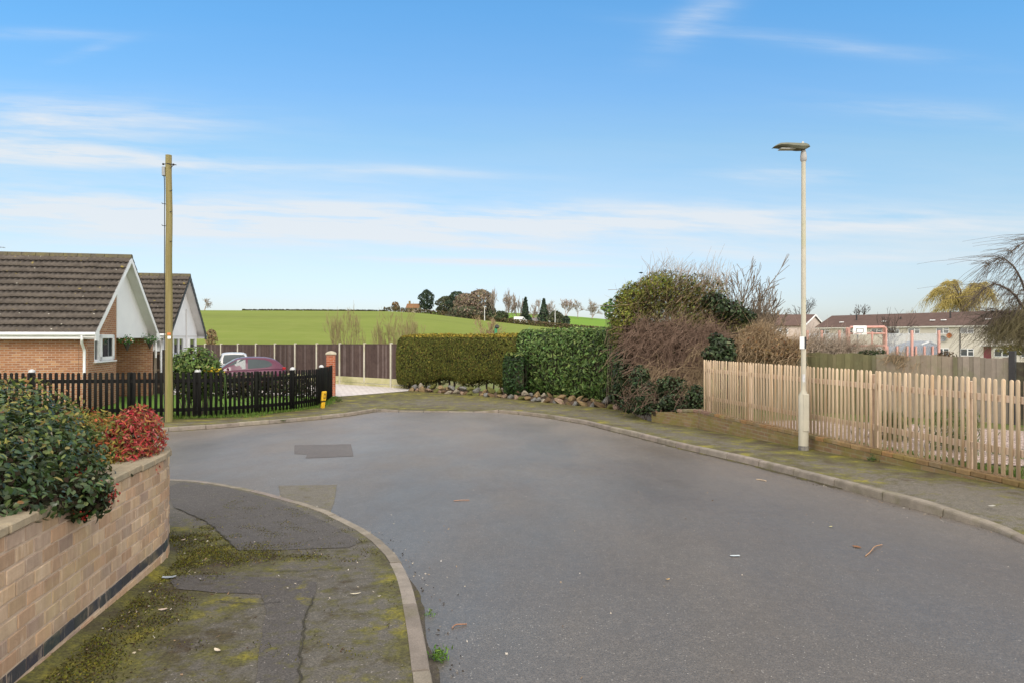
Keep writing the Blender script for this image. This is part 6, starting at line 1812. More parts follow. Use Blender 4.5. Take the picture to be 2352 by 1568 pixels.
for cx_, cz_, w_, h_ in (((a.x + b.x) / 2, a.z, b.x - a.x, t_), ((a.x + b.x) / 2, b.z, b.x - a.x, t_), (a.x, (a.z + b.z) / 2, t_, a.z - b.z), (b.x, (a.z + b.z) / 2, t_, a.z - b.z)):
    mb.box((cx_, SY - .537, cz_), (w_, .012, h_))
mb.build('target_square', M['black'], bb_)
mb = MB(); p = Z2(682, 325, SY - .8); n = 16
mb.tube([(p.x + .23 * math.cos(2 * math.pi * k / n), SY - .82 + .23 * math.sin(2 * math.pi * k / n), p.z) for k in range(n + 1)], .018, 6); mb.build('rim', salmon, bk)
q = Z2(680, 330, SY - .4); mb = MB(); mb.tube([(q.x, SY - .4, -1.0), (q.x, SY - .4, q.z)], .05, 8); mb.build('pole', M['greymetal'], bk)
sh = Z2(1510, 520, 54); shd = thing('shed', (sh.x, 54, -1.0), 'small blue shed with a peaked roof behind the court fence', 'shed')
e0, e1, ap = Z2(1375, 480, 54), Z2(1655, 480, 54), Z2(1560, 425, 54)
mb = MB(); mb.prism([(e0.x, 54, -1), (e1.x, 54, -1), (e1.x, 54, e1.z), (ap.x, 54, ap.z - .06), (e0.x, 54, e0.z)], (0, 2.5, 0)); mb.build('walls', bluem, shd)
mb = MB(); mb.prism([(e0.x - .1, 53.9, e0.z - .02), (ap.x, 53.9, ap.z), (e1.x + .1, 53.9, e1.z - .02), (e1.x + .1, 53.9, e1.z + .06), (ap.x, 53.9, ap.z + .09), (e0.x - .1, 53.9, e0.z + .06)], (0, 2.7, 0)); mb.build('roof', std('shed_roof', (.14, .16, .20), (.10, .12, .15), 3, .7), shd)
mb = MB(); mb.prism([(e0.x + .5, 53.86, e0.z + .12), (ap.x - .1, 53.86, ap.z - .02), (ap.x - .1, 53.86, ap.z + .08), (e0.x + .5, 53.86, e0.z + .22)], (0, .03, 0)); mb.build('barge_board', M['white'], shd)

# ------------------------------------------------------------------ flats
A0, ev_, nv_ = Vector((49.7, 111, 0)), Vector((.506, -.864, 0)).normalized(), Vector((.864, .506, 0)).normalized()
render_m = std('pale_render', (.60, .56, .49), (.55, .52, .46), .6, .9, c3=(.55, .50, .42))
roofb = std('brown_flat_tiles', (.085, .052, .042), (.11, .068, .055), 1.2, .9, .3, 12)
fl = thing('apartment_block', (62, 96, -1.2), 'long two-storey rendered block of flats with a brown roof on the right', 'building')
LF, ZEV, ZRG, DF = 36.0, 3.84, 5.65, 8.0
def FP(t, n, z): return A0 + ev_ * t + nv_ * n + Vector((0, 0, z))
wins = [(1888, 1900), (1942, 1953.5), (2007, 2020), (2048, 2059), (2092, 2108), (2157, 2175), (2213, 2231), (2290, 2312), (2352, 2376)]
def tt_(px): r_ = (px - CX) / F; return (111 * r_ - 49.7) / (.506 + .864 * r_)
mb = MB(); mb.prism([FP(.3, .0, -1.6), FP(LF - .3, 0, -1.6), FP(LF - .3, 0, ZEV - .1), FP(.3, 0, ZEV - .1)], nv_ * DF); mb.build('walls', render_m, fl)
mb = MB(); mb.prism([FP(.302, .02, ZEV - .1), FP(.302, DF - .02, ZEV - .1), FP(.302, DF / 2, ZRG - .18)], ev_ * .2); mb.build('gable', render_m, fl)
mb = MB(); mb.prism([FP(-.2, -.45, ZEV - .12), FP(-.2, DF / 2, ZRG), FP(-.2, DF + .45, ZEV - .12), FP(-.2, DF + .45, ZEV - .26), FP(-.2, DF / 2, ZRG - .15), FP(-.2, -.45, ZEV - .26)], ev_ * (LF + .4)); rf_ = mb.build('roof', roofb, fl)
mb = MB(); mb.obox(FP(-.15, -.50, ZEV - .40), ev_ * (LF + .3), nv_ * .08, Vector((0, 0, .2))); mb.build('gutter', std('pale_gutter', (.50, .49, .44), (.44, .43, .39), 2, .6), fl)
def win_flat(root, P0, P1, z0, z1, out, split=.5):
    d = (P1 - P0); L_ = d.length; d.normalize(); o_ = out.normalized()
    mb = MB(); t_ = .09
    b0 = P0 + Vector((0, 0, z0 - P0.z)) + o_ * .02
    for x, z, w_, h_ in ((0, 0, L_, t_), (0, z1 - z0 - t_, L_, t_), (0, t_, t_, z1 - z0 - 2 * t_), (L_ - t_, t_, t_, z1 - z0 - 2 * t_), (L_ * split - t_ * .75, t_, t_ * 1.5, z1 - z0 - 2 * t_), (L_ * split + t_ * .75, (z1 - z0) * .6, L_ * (1 - split) - t_ * 1.75, t_ * .8)):
        mb.obox(b0 + d * x + Vector((0, 0, z)), d * w_, o_ * .05, Vector((0, 0, h_)))
    w_ = mb.build('window', M['white'], root)
    mb = MB(); mb.obox(b0 + d * .02 - o_ * .01 + Vector((0, 0, .02)), d * (L_ - .04), o_ * .025, Vector((0, 0, z1 - z0 - .04))); mb.build('pane', M['glass_flat'], w_)
for i, (a, b) in enumerate(wins):
    t0, t1 = tt_(a), tt_(b); tm = (t0 + t1) / 2; hw_ = .85
    P0, P1 = FP(tm - hw_, 0, 0), FP(tm + hw_, 0, 0)
    win_flat(fl, P0, P1, 2.55, 3.42, -nv_, .55); win_flat(fl, P0, P1, -.42, .60, -nv_, .55)
tdp = tt_(2206); mb = MB(); mb.tube([FP(tdp, -.06, ZEV - .3), FP(tdp, -.06, -1.5)], .07, 6); mb.build('downpipe', M['black'], fl)
for px, py, m_, r_ in ((2169, 778, M['greymetal'], .42), (2184, 771, std('rusty_dish', (.34, .13, .05), (.28, .10, .04), 3, .7), .36)):
    t_ = tt_(px); y_ = FP(t_, 0, 0).y; c = FP(t_, -.35, CZ + (HY - py) / F * y_)
    mb = MB(); axd = (ev_, Vector((0, 0, 1)), (-nv_ * .8 + Vector((0, 0, .35)) - ev_ * .3).normalized()); mb.lathe([(.03, -.08), (r_ * .6, -.05), (r_, .03), (r_ * .97, .035), (r_ * .6, -.03), (.02, -.06)], c, 16, 0, None, axd)
    mb.tube([c, c + nv_ * .36], .03, 5); mb.tube([c - nv_ * .02, c - nv_ * .4 + Vector((0, 0, -.1))], .02, 5)
    mb.build('satellite_dish', m_, fl)
for zx, zy, h_ in ((485, 175, .85), (1612, 150, .95), (1015, 165, .3)):
    px, py = (1880 + zx / 5.227) * .98, (720 + zy / 5.227) * .98
    t_ = tt_(px) + 1.2; n_ = 2.0; z_ = ZEV - .12 + (ZRG - ZEV + .12) * (n_ + .45) / (DF / 2 + .45)
    mb = MB(); mb.tube([FP(t_, n_, z_ - .1), FP(t_, n_, z_ + h_)], .11, 8); mb.build('vent_pipe', M['black'], rf_)
for zx in (375, 890, 1475, 1610, 2145):
    px = (1880 + zx / 5.227) * .98; t_ = tt_(px) + .8; n_ = 1.1; z_ = ZEV - .12 + (ZRG - ZEV + .12) * (n_ + .45) / (DF / 2 + .45)
    mb = MB(); mb.bbox(FP(t_, n_, z_ + .08), (.55, .5, .14), .03, 0, None, (ev_, nv_, Vector((0, 0, 1)))); mb.build('roof_vent', M['white'], rf_)
mb = MB(); tdo = tt_(2258); mb.obox(FP(tdo, -.9, .95), ev_ * 3.2, nv_ * .9, Vector((0, 0, .14))); mb.build('porch_canopy', M['soffit'], fl)
mb = MB(); mb.obox(FP(tdo + .1, -.03, -1.2), ev_ * .9, nv_ * .05, Vector((0, 0, 2.1))); mb.build('door', std('maroon_door', (.18, .04, .045), (.15, .03, .04), 3, .5), fl)

C0, g2, e2 = Vector((48.2, 113, 0)), Vector((.66, .75, 0)).normalized(), Vector((-.995, .10, 0)).normalized()
f2 = thing('apartment_block', (42, 117, -1.2), 'further block of flats with a pinkish gable end behind the lamp post', 'building')
W2, E2, R2 = 10.5, 4.15, 5.95
def FQ(t, n, z): return C0 + e2 * t + g2 * n + Vector((0, 0, z))
pinkr = std('pinkish_render', (.50, .415, .37), (.46, .39, .35), .6, .9)
mb = MB(); mb.prism([FQ(0, .3, -1.6), FQ(0, W2 - .3, -1.6), FQ(0, W2 - .3, E2), FQ(0, W2 / 2, R2 - .1), FQ(0, .3, E2)], e2 * 22); mb.build('walls', pinkr, f2)
mb = MB(); mb.prism([FQ(-.3, -.2, E2 - .05), FQ(-.3, W2 / 2, R2 + .05), FQ(-.3, W2 + .2, E2 - .05), FQ(-.3, W2 + .2, E2 - .2), FQ(-.3, W2 / 2, R2 - .1), FQ(-.3, -.2, E2 - .2)], e2 * 22.6); rf_ = mb.build('roof', roofb, f2)
for sg in (0, 1):
    n0 = -.2 if sg == 0 else W2 + .2
    mb = MB(); mb.prism([FQ(-.32, n0, E2 - .03), FQ(-.32, W2 / 2, R2 + .07), FQ(-.32, W2 / 2, R2 - .2), FQ(-.32, n0, E2 - .32)], -e2 * .05); mb.build('barge_board', M['white'], f2)
for k in range(4):
    o_ = FQ(2.5 + 4.6 * k, .3, 0); fn = Vector((e2.y, -e2.x, 0)); fn = fn if fn.y < 0 else -fn
    win_flat(f2, o_, o_ + e2 * 1.7, 2.6, 3.5, -g2)

# ------------------------------------------------------------------ hillside things
def far_tree(name, label, px, yb, yt, wpx, y, cols, n=900, shape='round', trunk=True, leaf=.8, group=None, mat=None, z=None, lean=0):
    b = D(px, yb, y); k = y / F; H = (yb - yt) * k; Rw = wpx * k / 2
    t_ = thing(name, tuple(b), label, 'tree' if name != 'bush' else 'bush', group)
    u = nr.random(n); th = nr.random(n) * 2 * np.pi
    h = nr.random(n)
    if shape == 'cone': prof = np.minimum(1, (1 - h) * 1.05 + .03) ** .8 * np.minimum(1, h * 9 + .35)
    elif shape == 'egg': prof = np.sin(np.pi * np.clip(h * .86 + .14, 0, 1) ** 1.25) ** .62
    else: prof = np.sqrt(np.clip(1 - (h * 2 - 1) ** 2, 0, 1)) * .9 + .1
    wv = 1 + .16 * np.sin(h * 11 + th * 2 + px) + .12 * np.sin(th * 3 + h * 17)
    r_ = Rw * prof * wv * (.62 + .38 * u ** .5)
    P = np.stack([b.x + r_ * np.cos(th) + lean * h * H, b.y + r_ * np.sin(th), b.z + .06 * H + h * H * .95], 1)
    Nn = np.stack([np.cos(th), np.sin(th), .4 + 0 * th], 1) + nr.normal(size=(n, 3)) * .6
    leaves('crown', P, Nn, leaf * np.exp(nr.normal(0, .3, n)), leaf * .6 * np.exp(nr.normal(0, .3, n)), palette(n, cols, None, .22), mat or M['leaf_matt'], t_, LEAF4)
    tubes_obj('trunk', [np.array([[b.x, b.y, b.z - .3], [b.x, b.y, b.z + H * .35], [b.x + lean * H * .6, b.y, b.z + H * .75]])], [np.array([.05, .04, .02]) * max(H * .5, 2)], M['bark_dark'], t_, 5)
    return t_
dkg = [(.036, .056, .036), (.05, .07, .042), (.026, .04, .028)]
olg = [(.075, .085, .05), (.10, .105, .065), (.055, .065, .04)]
brn = [(.20, .155, .115), (.235, .185, .14), (.16, .125, .09), (.17, .15, .095)]
far_tree('conifer_tree', 'dark egg-shaped evergreen standing beside the farmhouse on the hill', 980, 713, 667, 37, 264, dkg, 1500, 'egg', leaf=.7)
far_tree('bush', 'brown domed bush at the left gable of the hilltop farmhouse', 908, 715, 694, 18, 262, [(.17, .11, .05), (.13, .085, .04)], 500, 'round', leaf=.5)
far_tree('evergreen_tree', 'dark olive evergreen at the left end of the hilltop copse', 1024, 723, 682, 44, 256, olg, 1500, 'round')
far_tree('evergreen_tree', 'taller dark evergreen near the middle of the hilltop copse', 1050, 726, 671, 54, 256, dkg, 1800, 'round')
far_tree('copse_tree', 'brown rounded bare-crowned tree in front of the copse evergreens', 1072, 732, 676, 66, 250, brn, 2600, 'round')
far_tree('copse_tree', 'tallest brown bare-crowned tree of the hilltop copse', 1104, 735, 667, 58, 246, brn, 2600, 'round')
far_tree('copse_tree', 'greenish dark tree ending the copse on its right', 1128, 737, 690, 28, 243, olg, 1000, 'cone')
far_tree('bush', 'low dark bush at the foot of the copse', 1072, 737, 706, 96, 244, olg + brn[:1], 1800, 'round')
far_tree('bush', 'dark green bush below the tall bare hilltop trees', 1150, 744, 716, 36, 232, [(.06, .072, .035), (.045, .06, .03)], 800, 'round')
far_tree('bush', 'golden-green low hedge bush left of the white van', 1182, 748, 731, 44, 229, [(.12, .115, .035), (.09, .095, .03)], 700, 'round')
far_tree('conifer_tree', 'slim pointed dark conifer above the white van', 1207, 741, 685, 20, 234, dkg, 1200, 'cone')
far_tree('conifer_tree', 'ragged dark cedar right of the white hillside cottage', 1249, 750, 687, 30, 226, dkg, 800, 'cone', leaf=.8)
far_tree('bush', 'small dark bush in front of the white cottage wall', 1217, 748, 730, 12, 227, dkg, 300, 'egg')
far_tree('bush', 'broad olive-dark bush right of the cedar', 1277, 751, 716, 38, 222, olg, 900, 'round')
far_tree('bush', 'rounded dark evergreen bush at the edge of the bright field', 1301, 752, 727, 16, 218, dkg, 420, 'egg')
for px, yb, yt, w_, y, m_, sd, lab in ((1133, 738, 659, 20, 242, 'bark_far', 1, 'narrow tall bare tree just right of the copse'), (1162, 740, 660, 36, 240, 'bark_far', 2, 'tallest bare tree between the copse and the slim conifer'),
                                     (1188, 742, 672, 30, 238, 'bark_far', 3, 'leaning bare tree left of the slim conifer'), (1299, 730, 686, 28, 300, 'bark_pink', 4, 'pinkish bare tree at the left of the row on the bright field'),
                                     (1327, 731, 687, 24, 302, 'bark_far', 5, 'middle bare tree of the row on the bright field'), (1359, 733, 684, 36, 304, 'bark_far', 6, 'widest bare tree at the right of the row on the bright field'), (1243, 748, 686, 46, 231, 'bark_far', 8, 'spreading bare tree behind the white cottage')):
    b = D(px, yb, y); k = y / F
    bare_tree('bare_tree', lab, tuple(b), (yb - yt) * k, M[m_], sd, .26, 5, 3, .55, .13, .04, .76, .20, (.10, 0, 1), 'bare trees on the hill', rmin=.046, stems=2 if w_ > 24 else 1, width=w_ * k * 1.25)
b = D(470, 713, 268); bare_tree('bare_tree', 'lone bare tree on the skyline beside the white-clad bungalow', tuple(b), 4.9, M['bark_far'], 12, .25, 5, 3, .75, .14, .01, .74, .2, (.05, 0, 1), 'bare trees on the hill', rmin=.045, width=5.0)
def house_far(label, px0, px1, yb, ye, yr, y, wallm, roofm, chim=True, dep=6):
    a, b = D(px0, yb, y), D(px1, yb, y); ze, zr_ = D(0, ye, y).z, D(0, yr, y).z
    t_ = thing('farmhouse', ((a.x + b.x) / 2, y, a.z), label, 'house')
    mb = MB(); mb.prism([(a.x, y, a.z - 1), (a.x, y + dep, a.z - 1), (a.x, y + dep, ze), (a.x, y + dep / 2, zr_ - .1), (a.x, y, ze)], (b.x - a.x, 0, 0)); mb.build('walls', wallm, t_)
    mb = MB(); mb.prism([(a.x - .3, y - .3, ze - .1), (a.x - .3, y + dep / 2, zr_), (a.x - .3, y + dep + .3, ze - .1), (a.x - .3, y + dep + .3, ze - .35), (a.x - .3, y + dep / 2, zr_ - .25), (a.x - .3, y - .3, ze - .35)], (b.x - a.x + .6, 0, 0)); r_ = mb.build('roof', roofm, t_)
    if chim: mb = MB(); mb.bbox((a.x + .7, y + dep / 2, zr_ + .4), (.7, .7, 1.3), .03); mb.build('chimney', M['brick_low'], r_)
    L_ = b.x - a.x
    for k in range(3):
        mb = MB(); mb.box((a.x + L_ * (.2 + .3 * k), y - .02, (a.z + ze) / 2 + .1), (.8, .08, .9)); mb.build('window', M['glass_flat'], t_)
    return t_
palew = std('pale_farm_wall', (.58, .52, .46), (.52, .46, .41), .6, .9)
house_far('pale farmhouse with an orange-brown roof on the crest of the hill', 934, 961, 714, 706, 697, 262, palew, std('orange_brown_roof', (.22, .115, .05), (.18, .09, .045), 1, .9))
house_far('pale cottage with a grey roof beside the hillside road', 1221, 1248, 749, 738, 729, 229, palew, std('grey_slate_roof', (.24, .22, .22), (.19, .175, .175), 1, .9), True, 5)
# hedge along the hillside road and the crest
def line_hedge(label, px0, px1, hgt, n, cols, dz=0):
    a_ = nr.uniform(px0, px1, n); P = []
    for px in a_:
        y, z = bound(px); y += rnd.uniform(-.8, .8); P.append(((px - CX) / F * y, y, z + dz + rnd.random() * hgt))
    t_ = thing('field_hedge', P[n // 2][:2] + (P[n // 2][2] - 1,), label, 'hedge')
    leaves('foliage', np.array(P), nr.normal(size=(n, 3)) + [0, -.6, .4], .6, .42, palette(n, cols), M['leaf_matt'], t_)
line_hedge('long brown hedge along the road that slopes down the hill', 880, 1440, 1.55, 4200, [(.115, .085, .05), (.14, .105, .06), (.09, .075, .04), (.085, .085, .035)])
line_hedge('thin dark hedge on the skyline of the green field', 556, 884, .45, 1500, [(.07, .065, .04), (.05, .05, .03)])
for px, yt, yb, lab in ((1275, 712, 750, 'tall pale lamp column beside the hillside road, right of the cedar'), (1113, 704, 737, 'grey pole in front of the hilltop copse'), (1263, 738, 751, 'short pale post beside the hillside road')):
    b = D(px, yb, 218); t_ = thing('roadside_pole', tuple(b), lab, 'pole'); mb = MB(); zt_ = D(px, yt, 218).z
    mb.tube([(b.x, b.y, b.z - .5), (b.x, b.y, zt_)], [.16, .11], 8); mb.build('column', M['galv'], t_)
    mb = MB(); mb.bbox((b.x - .25, b.y, zt_), (.7, .25, .14), .04); mb.build('head', M['galv'], t_)
# white van
vb = D(1196, 744, 226); vn = thing('white_van', tuple(vb), 'white van driving along the hillside road', 'van')
def vz(x, z): return (vb.x + x, z + vb.z)
mb = MB(); prof = [(-2.3, .35), (2.25, .35), (2.3, .9), (2.15, 1.15), (1.55, 1.3), (1.05, 2.1), (.75, 2.3), (-2.2, 2.35), (-2.3, 2.2)]
mb.prism([(vb.x + x, vb.y - .95, vb.z + z) for x, z in prof], (0, 1.9, 0)); mb.build('body', M['white'], vn)
mb = MB(); mb.prism([(vb.x + x, vb.y - .965, vb.z + z) for x, z in ((.55, 1.3), (1.42, 1.32), (1.0, 2.0), (.55, 2.0))], (0, 1.93, 0)); mb.build('side_window', M['glass_car'], vn)
mb = MB(); mb.prism([(vb.x + x, vb.y - .8, vb.z + z) for x, z in ((1.56, 1.33), (1.09, 2.06), (1.11, 2.08), (1.58, 1.35))], (0, 1.6, 0)); mb.build('windscreen', M['glass_car'], vn)
for x in (-1.5, 1.5):
    for sy in (-.9, .8):
        mb = MB(); mb.lathe([(.2, -.1), (.36, -.1), (.36, .1), (.2, .1)], (vb.x + x, vb.y + sy, vb.z + .36), 14, 0, None, (Vector((1, 0, 0)), Vector((0, 0, 1)), Vector((0, 1, 0)))); mb.build('wheel', M['black'], vn)

# bare trees along the back of the panel fence
kk = 0
for px, yt, w_, sd, y, lab in ((772, 704, 46, 21, 45, 'bare brown tree left of the taller one behind the panel fence'), (804, 690, 66, 22, 46, 'tall bare brown tree behind the middle of the panel fence'), (868, 712, 40, 23, 46, 'slim bare tree behind the panel fence, left of the hedge end'), (900, 704, 44, 24, 47, 'thin many-stemmed bare tree below the farmhouse'),
                               (922, 694, 62, 25, 45, 'forked bare tree rising just above the left end of the conifer hedge'), (957, 706, 50, 26, 46, 'bare tree with a short trunk behind the conifer hedge')):
    b = Vector(((px - CX) / F * y, y, -.45)); H = D(px, yt, y).z + .45
    bare_tree('bare_tree', lab, tuple(b), H, std('olive_bare_twigs', (.22, .18, .085), (.27, .22, .11), 1, .9) if kk == 0 else M['olive'], sd, .30, 5, 3, .72, .13, .035, .76, .07, (.0, 0, 1), 'bare trees behind the panel fence', rmin=.0058, stems=2, width=w_ * y / F * 1.1, trunkmat=M['bark_dark'] if False else std('olive_bark', (.13, .10, .06), (.16, .13, .08), 3, .9) if kk == 0 else M['oliveb'])
    if kk == 0: M['olive'] = bpy.data.materials['olive_bare_twigs']; M['oliveb'] = bpy.data.materials['olive_bark']
    kk += 1
b = Vector(((1130 - CX) / F * 62, 62, -.5)); bare_tree('bare_tree', 'small reddish-brown bare tree showing over the conifer hedge', tuple(b), D(0, 716, 62).z + .5, M['twig_brown'], 31, .3, 5, 3, .45, .14, .05, .72, .08, (.05, 0, 1), rmin=.012, stems=2, width=2.2)
p = D(1140, 776, 60); t_ = thing('garden_parasol', (p.x, p.y, -.4), 'closed green and black cover poking up behind the conifer hedge', 'cover')
mb = MB(); z0, z1 = D(0, 768, 60).z, D(0, 752, 60).z; mb.tube([(p.x, 60, -.4), (p.x, 60, z0)], .03, 6); mb.build('pole', M['galv'], t_)
mb = MB(); mb.lathe([(.06, 0), (.13, .1), (.12, z1 - z0)], (p.x - .05, 60, z0 - .1), 10); mb.build('sleeve', std('green_cover', (.03, .20, .09), (.025, .16, .07), 3, .6), t_)
mb = MB(); mb.lathe([(.12, 0), (.19, .1), (.17, .25), (.05, .36)], (p.x + .05, 60, z1 - .12), 10); smoothby(mb.build('hood', M['black'], t_))
far_tree('bush', 'reddish-brown bush behind the panel fence beside the white-clad bungalow', 486, 800, 758, 26, 46, [(.22, .15, .085), (.26, .19, .10), (.19, .15, .07)], 420, 'round', leaf=.16)
# trees round the flats
for px, yb, yt, w_, y, m_, sd, lab, rm in ((1848, 745, 680, 76, 128, 'bark_dark', 41, 'dark bare tree rising behind the roof of the flats left of the lamp post', .022), (1978, 740, 698, 36, 130, 'bark_dark', 42, 'small dark bare tree top behind the roof ridge of the flats', .02),
                                           (2042, 815, 704, 60, 72, 'bark_dark', 43, 'bare dark-stemmed tree in front of the flats beside the goal frame', .014), (2092, 760, 706, 24, 128, 'bark_far', 44, 'faint bare tree top showing above the flats roof', .02)):
    b = D(px, yb, y); k = y / F; b.z = min(b.z, -.9 if y < 100 else b.z)
    bare_tree('bare_tree', lab, tuple(b), D(0, yt, y).z - b.z, M[m_], sd, .30, 4, 3, .6, .16, .03, .74, .16 if y > 100 else .09, (.15, 0, 1), 'bare trees round the flats', rmin=rm, stems=2, width=w_ * k)
gw = D(2215, 745, 122)
weeping('golden_willow', 'golden-twigged willow tree behind the roof of the flats', (gw.x, 122, -1.0), 14.2, 6.0, M['twig_gold'], 51, 16, 170, .030, 1.9, .3, sway=-.2)
far_tree('bush', 'yellow-green bush by the flats at the right edge below the weeping tree', 2330, 815, 792, 60, 80, [(.14, .13, .04), (.09, .095, .03), (.18, .14, .05)], 500, 'round', leaf=.3)
# ------------------------------------------------------------------ rockery stones along the hedge foot
mb = MB(); P1 = resample(rock_line[1:], 40); P2 = offset_path(P1, -1.0)
if P2[20].y < P1[20].y: P2 = offset_path(P1, 1.0)
vs = []
for a, b in zip(P1, P2):
    m = a.lerp(b, .35)
    vs += [(a.x, a.y, g(a.y) - .06), (m.x, m.y, g(m.y) + .13), (b.x, b.y, g(b.y) + .10)]
fs = [(3 * i + j, 3 * i + 3 + j, 3 * i + 4 + j, 3 * i + 1 + j) for i in range(39) for j in range(2)]
mb.add(vs, fs); o = mb.build('rockery_soil', M['earth'], smooth=True); o['kind'] = 'structure'; bm_fix(o)
if o.data.polygons[10].normal.z < 0: o.data.flip_normals()
def rock_mesh(seed):
    rg = np.random.default_rng(seed)
    bm = bmesh.new(); bmesh.ops.create_icosphere(bm, subdivisions=3, radius=1)
    co = np.array([v.co[:] for v in bm.verts])
    for _ in range(11):
        d = rg.normal(size=3); d /= np.linalg.norm(d); h = rg.uniform(.40, .80)
        q = co @ d; over = np.maximum(q - h, 0); co = co - np.outer(over * .97, d)
    co *= 1 + .05 * np.sin(co[:, :1] * 5 + seed) * np.sin(co[:, 1:2] * 6) + rg.normal(0, .008, size=(len(co), 1))
    for v, c in zip(bm.verts, co): v.co = c
    me = bpy.data.meshes.new('rockery_stone'); bm.to_mesh(me); bm.free()
    me.polygons.foreach_set('use_smooth', [True] * len(me.polygons))
    return me
RC = {'tan': (.29, .205, .11), 'grey': (.215, .21, .20), 'pinkish': (.31, .215, .16), 'mossy': (.135, .135, .038), 'brown': (.155, .10, .055), 'pale': (.345, .30, .235)}
def stone_mat(nm, c):
    t = NT(nm + '_stone'); col = t.mix(t.ramp(t.noise(2.2, 6, .65), [(.35, 0), (.65, 1)]), c, tuple(x * .62 for x in c))
    col = t.mix(t.ramp(t.noise(1.4, 5, .6, t.mapping(t.coord(), loc=(3, 1, 7))), [(.55, 0), (.7, .7)]), col, (.15, .15, .05))
    return t.done(col, .9, t.bump(t.noise(5, 6, .7), .8, .06), .25)
RM = {k: stone_mat(k, v) for k, v in RC.items()}
ORD = ['first', 'second', 'third', 'fourth', 'fifth', 'sixth', 'seventh', 'eighth', 'ninth', 'tenth', 'eleventh', 'twelfth', 'thirteenth', 'fourteenth', 'fifteenth', 'sixteenth', 'seventeenth', 'eighteenth', 'nineteenth', 'twentieth']
variants = [rock_mesh(100 + k) for k in range(9)]
line = rock_line[1:][::-1]; Lr2 = plen(line)
cnt = {}
bases = {}
for row, (n, off, dz, smin, smax) in enumerate(((36, .06, .05, .135, .24), (30, .32, .20, .12, .22))):
    s = .12
    while s < Lr2 - .05:
        sz = rnd.uniform(smin, smax)
        p, d = path_frame(line, s)
        nn = Vector((d.y, -d.x, 0)); nn = nn if nn.y > 0 else -nn
        cname = rnd.choices(list(RC), [4, 2.4, 2.6, 2, 3, 1.4])[0]
        key = (row, cname); cnt[key] = cnt.get(key, 0) + 1
        me = rnd.choice(variants)
        mk = (me.name, cname)
        if mk not in bases:
            m2 = me.copy(); m2.materials.clear(); m2.materials.append(RM[cname]); bases[mk] = m2
        o = bpy.data.objects.new('rockery_stone', bases[mk]); COL.objects.link(o)
        q = p + nn * (off + rnd.uniform(-.05, .05))
        o.location = (q.x, q.y, g(q.y) + dz + rnd.uniform(-.03, .03))
        wdt = sz * rnd.uniform(.95, 1.5)
        o.scale = (wdt, sz * rnd.uniform(.7, 1.0), sz * rnd.uniform(.62, .9))
        o.rotation_euler = (rnd.uniform(-.4, .4), rnd.uniform(-.5, .5), math.atan2(d.y, d.x) + rnd.uniform(-.5, .5))
        k = cnt[key]
        big = 'large' if wdt > .235 else ('small' if wdt < .155 else 'mid-sized')
        tag(o, f"{big} {cname} rockery stone, {ORD[min(k, 20) - 1]} {cname} one from the drive in the {'lower' if row == 0 else 'upper'} row", 'stone', 'rockery stones below the hedges')
        s += wdt * (1.55 if row == 0 else 1.75)
# ------------------------------------------------------------------ litter, leaves, weeds
def scrap(name, label, cat, px, py, off, w, l, rot, col, curl=.3, rough=.8):
    c = G(px, py, off); w *= .55; l *= .58
    t = []
    n, m = 6, 3; mb = MB(); vs = []
    for i in range(n + 1):
        u = i / n - .5
        ww = w * (1 - (2 * abs(u)) ** 2.2 * (.85 if cat == 'leaf' else .15))
        for j in range(m + 1):
            v = j / m - .5
            x, y = u * l, v * ww
            z = .004 + curl * l * (u * u * .5 + (v * v) * .35) + .1 * w * math.sin(i * 2.1 + j)  * .25
            vs.append((c.x + x * math.cos(rot) - y * math.sin(rot), c.y + x * math.sin(rot) + y * math.cos(rot), g(c.y) + off + z + .004))
    mb.add(vs, [(i * (m + 1) + j, (i + 1) * (m + 1) + j, (i + 1) * (m + 1) + j + 1, i * (m + 1) + j + 1) for i in range(n) for j in range(m)])
    o = mb.build(name, std(name + '_surface', col, tuple(x * .75 for x in col), 30, rough), smooth=True)
    tag(o, label, cat); return o
scrap('paper_scrap', 'pale blue-white paper scrap lying on the road', 'litter', 1688, 1277, -.1, .05, .135, .05, (.60, .66, .68), .12, .6)
scrap('fallen_leaf', 'pale curled leaf on the mossy near pavement', 'leaf', 816, 1366, 0, .03, .11, .2, (.55, .50, .38), .6)
scrap('fallen_leaf', 'yellowish leaf on the road below the right kerb', 'leaf', 1908, 1210, -.1, .045, .075, .5, (.50, .45, .22))
scrap('fallen_leaf', 'orange-brown flattened leaf on the road near the curled twig', 'leaf', 1968, 1256, -.1, .09, .13, 2.2, (.24, .11, .045), .05)
scrap('fallen_leaf', 'tan leaf in the middle of the road', 'leaf', 1534, 1332, -.1, .035, .06, .4, (.45, .30, .13), .7)
scrap('fallen_leaf', 'cream leaf near the foot of the brick wall', 'leaf', 499, 1496, 0, .04, .09, 2.5, (.58, .49, .38), .6)
scrap('fallen_leaf', 'pinkish cream leaf halfway along the foot of the brick wall', 'leaf', 374, 1402, 0, .05, .085, .4, (.56, .44, .36), .6)
scrap('fallen_leaf', 'small pale leaf on the moss by the wall corner', 'leaf', 421, 1241, 0, .04, .07, 1.1, (.55, .42, .33), .6)
scrap('paper_scrap', 'flat pale scrap on the far right pavement', 'litter', 2278, 1162, 0, .07, .13, .3, (.46, .44, .38), .1)
scrap('paper_scrap', 'crumpled grey-blue scrap against the bottom of the brick wall', 'litter', 388, 1328, 0, .07, .15, .2, (.36, .40, .45), .5)
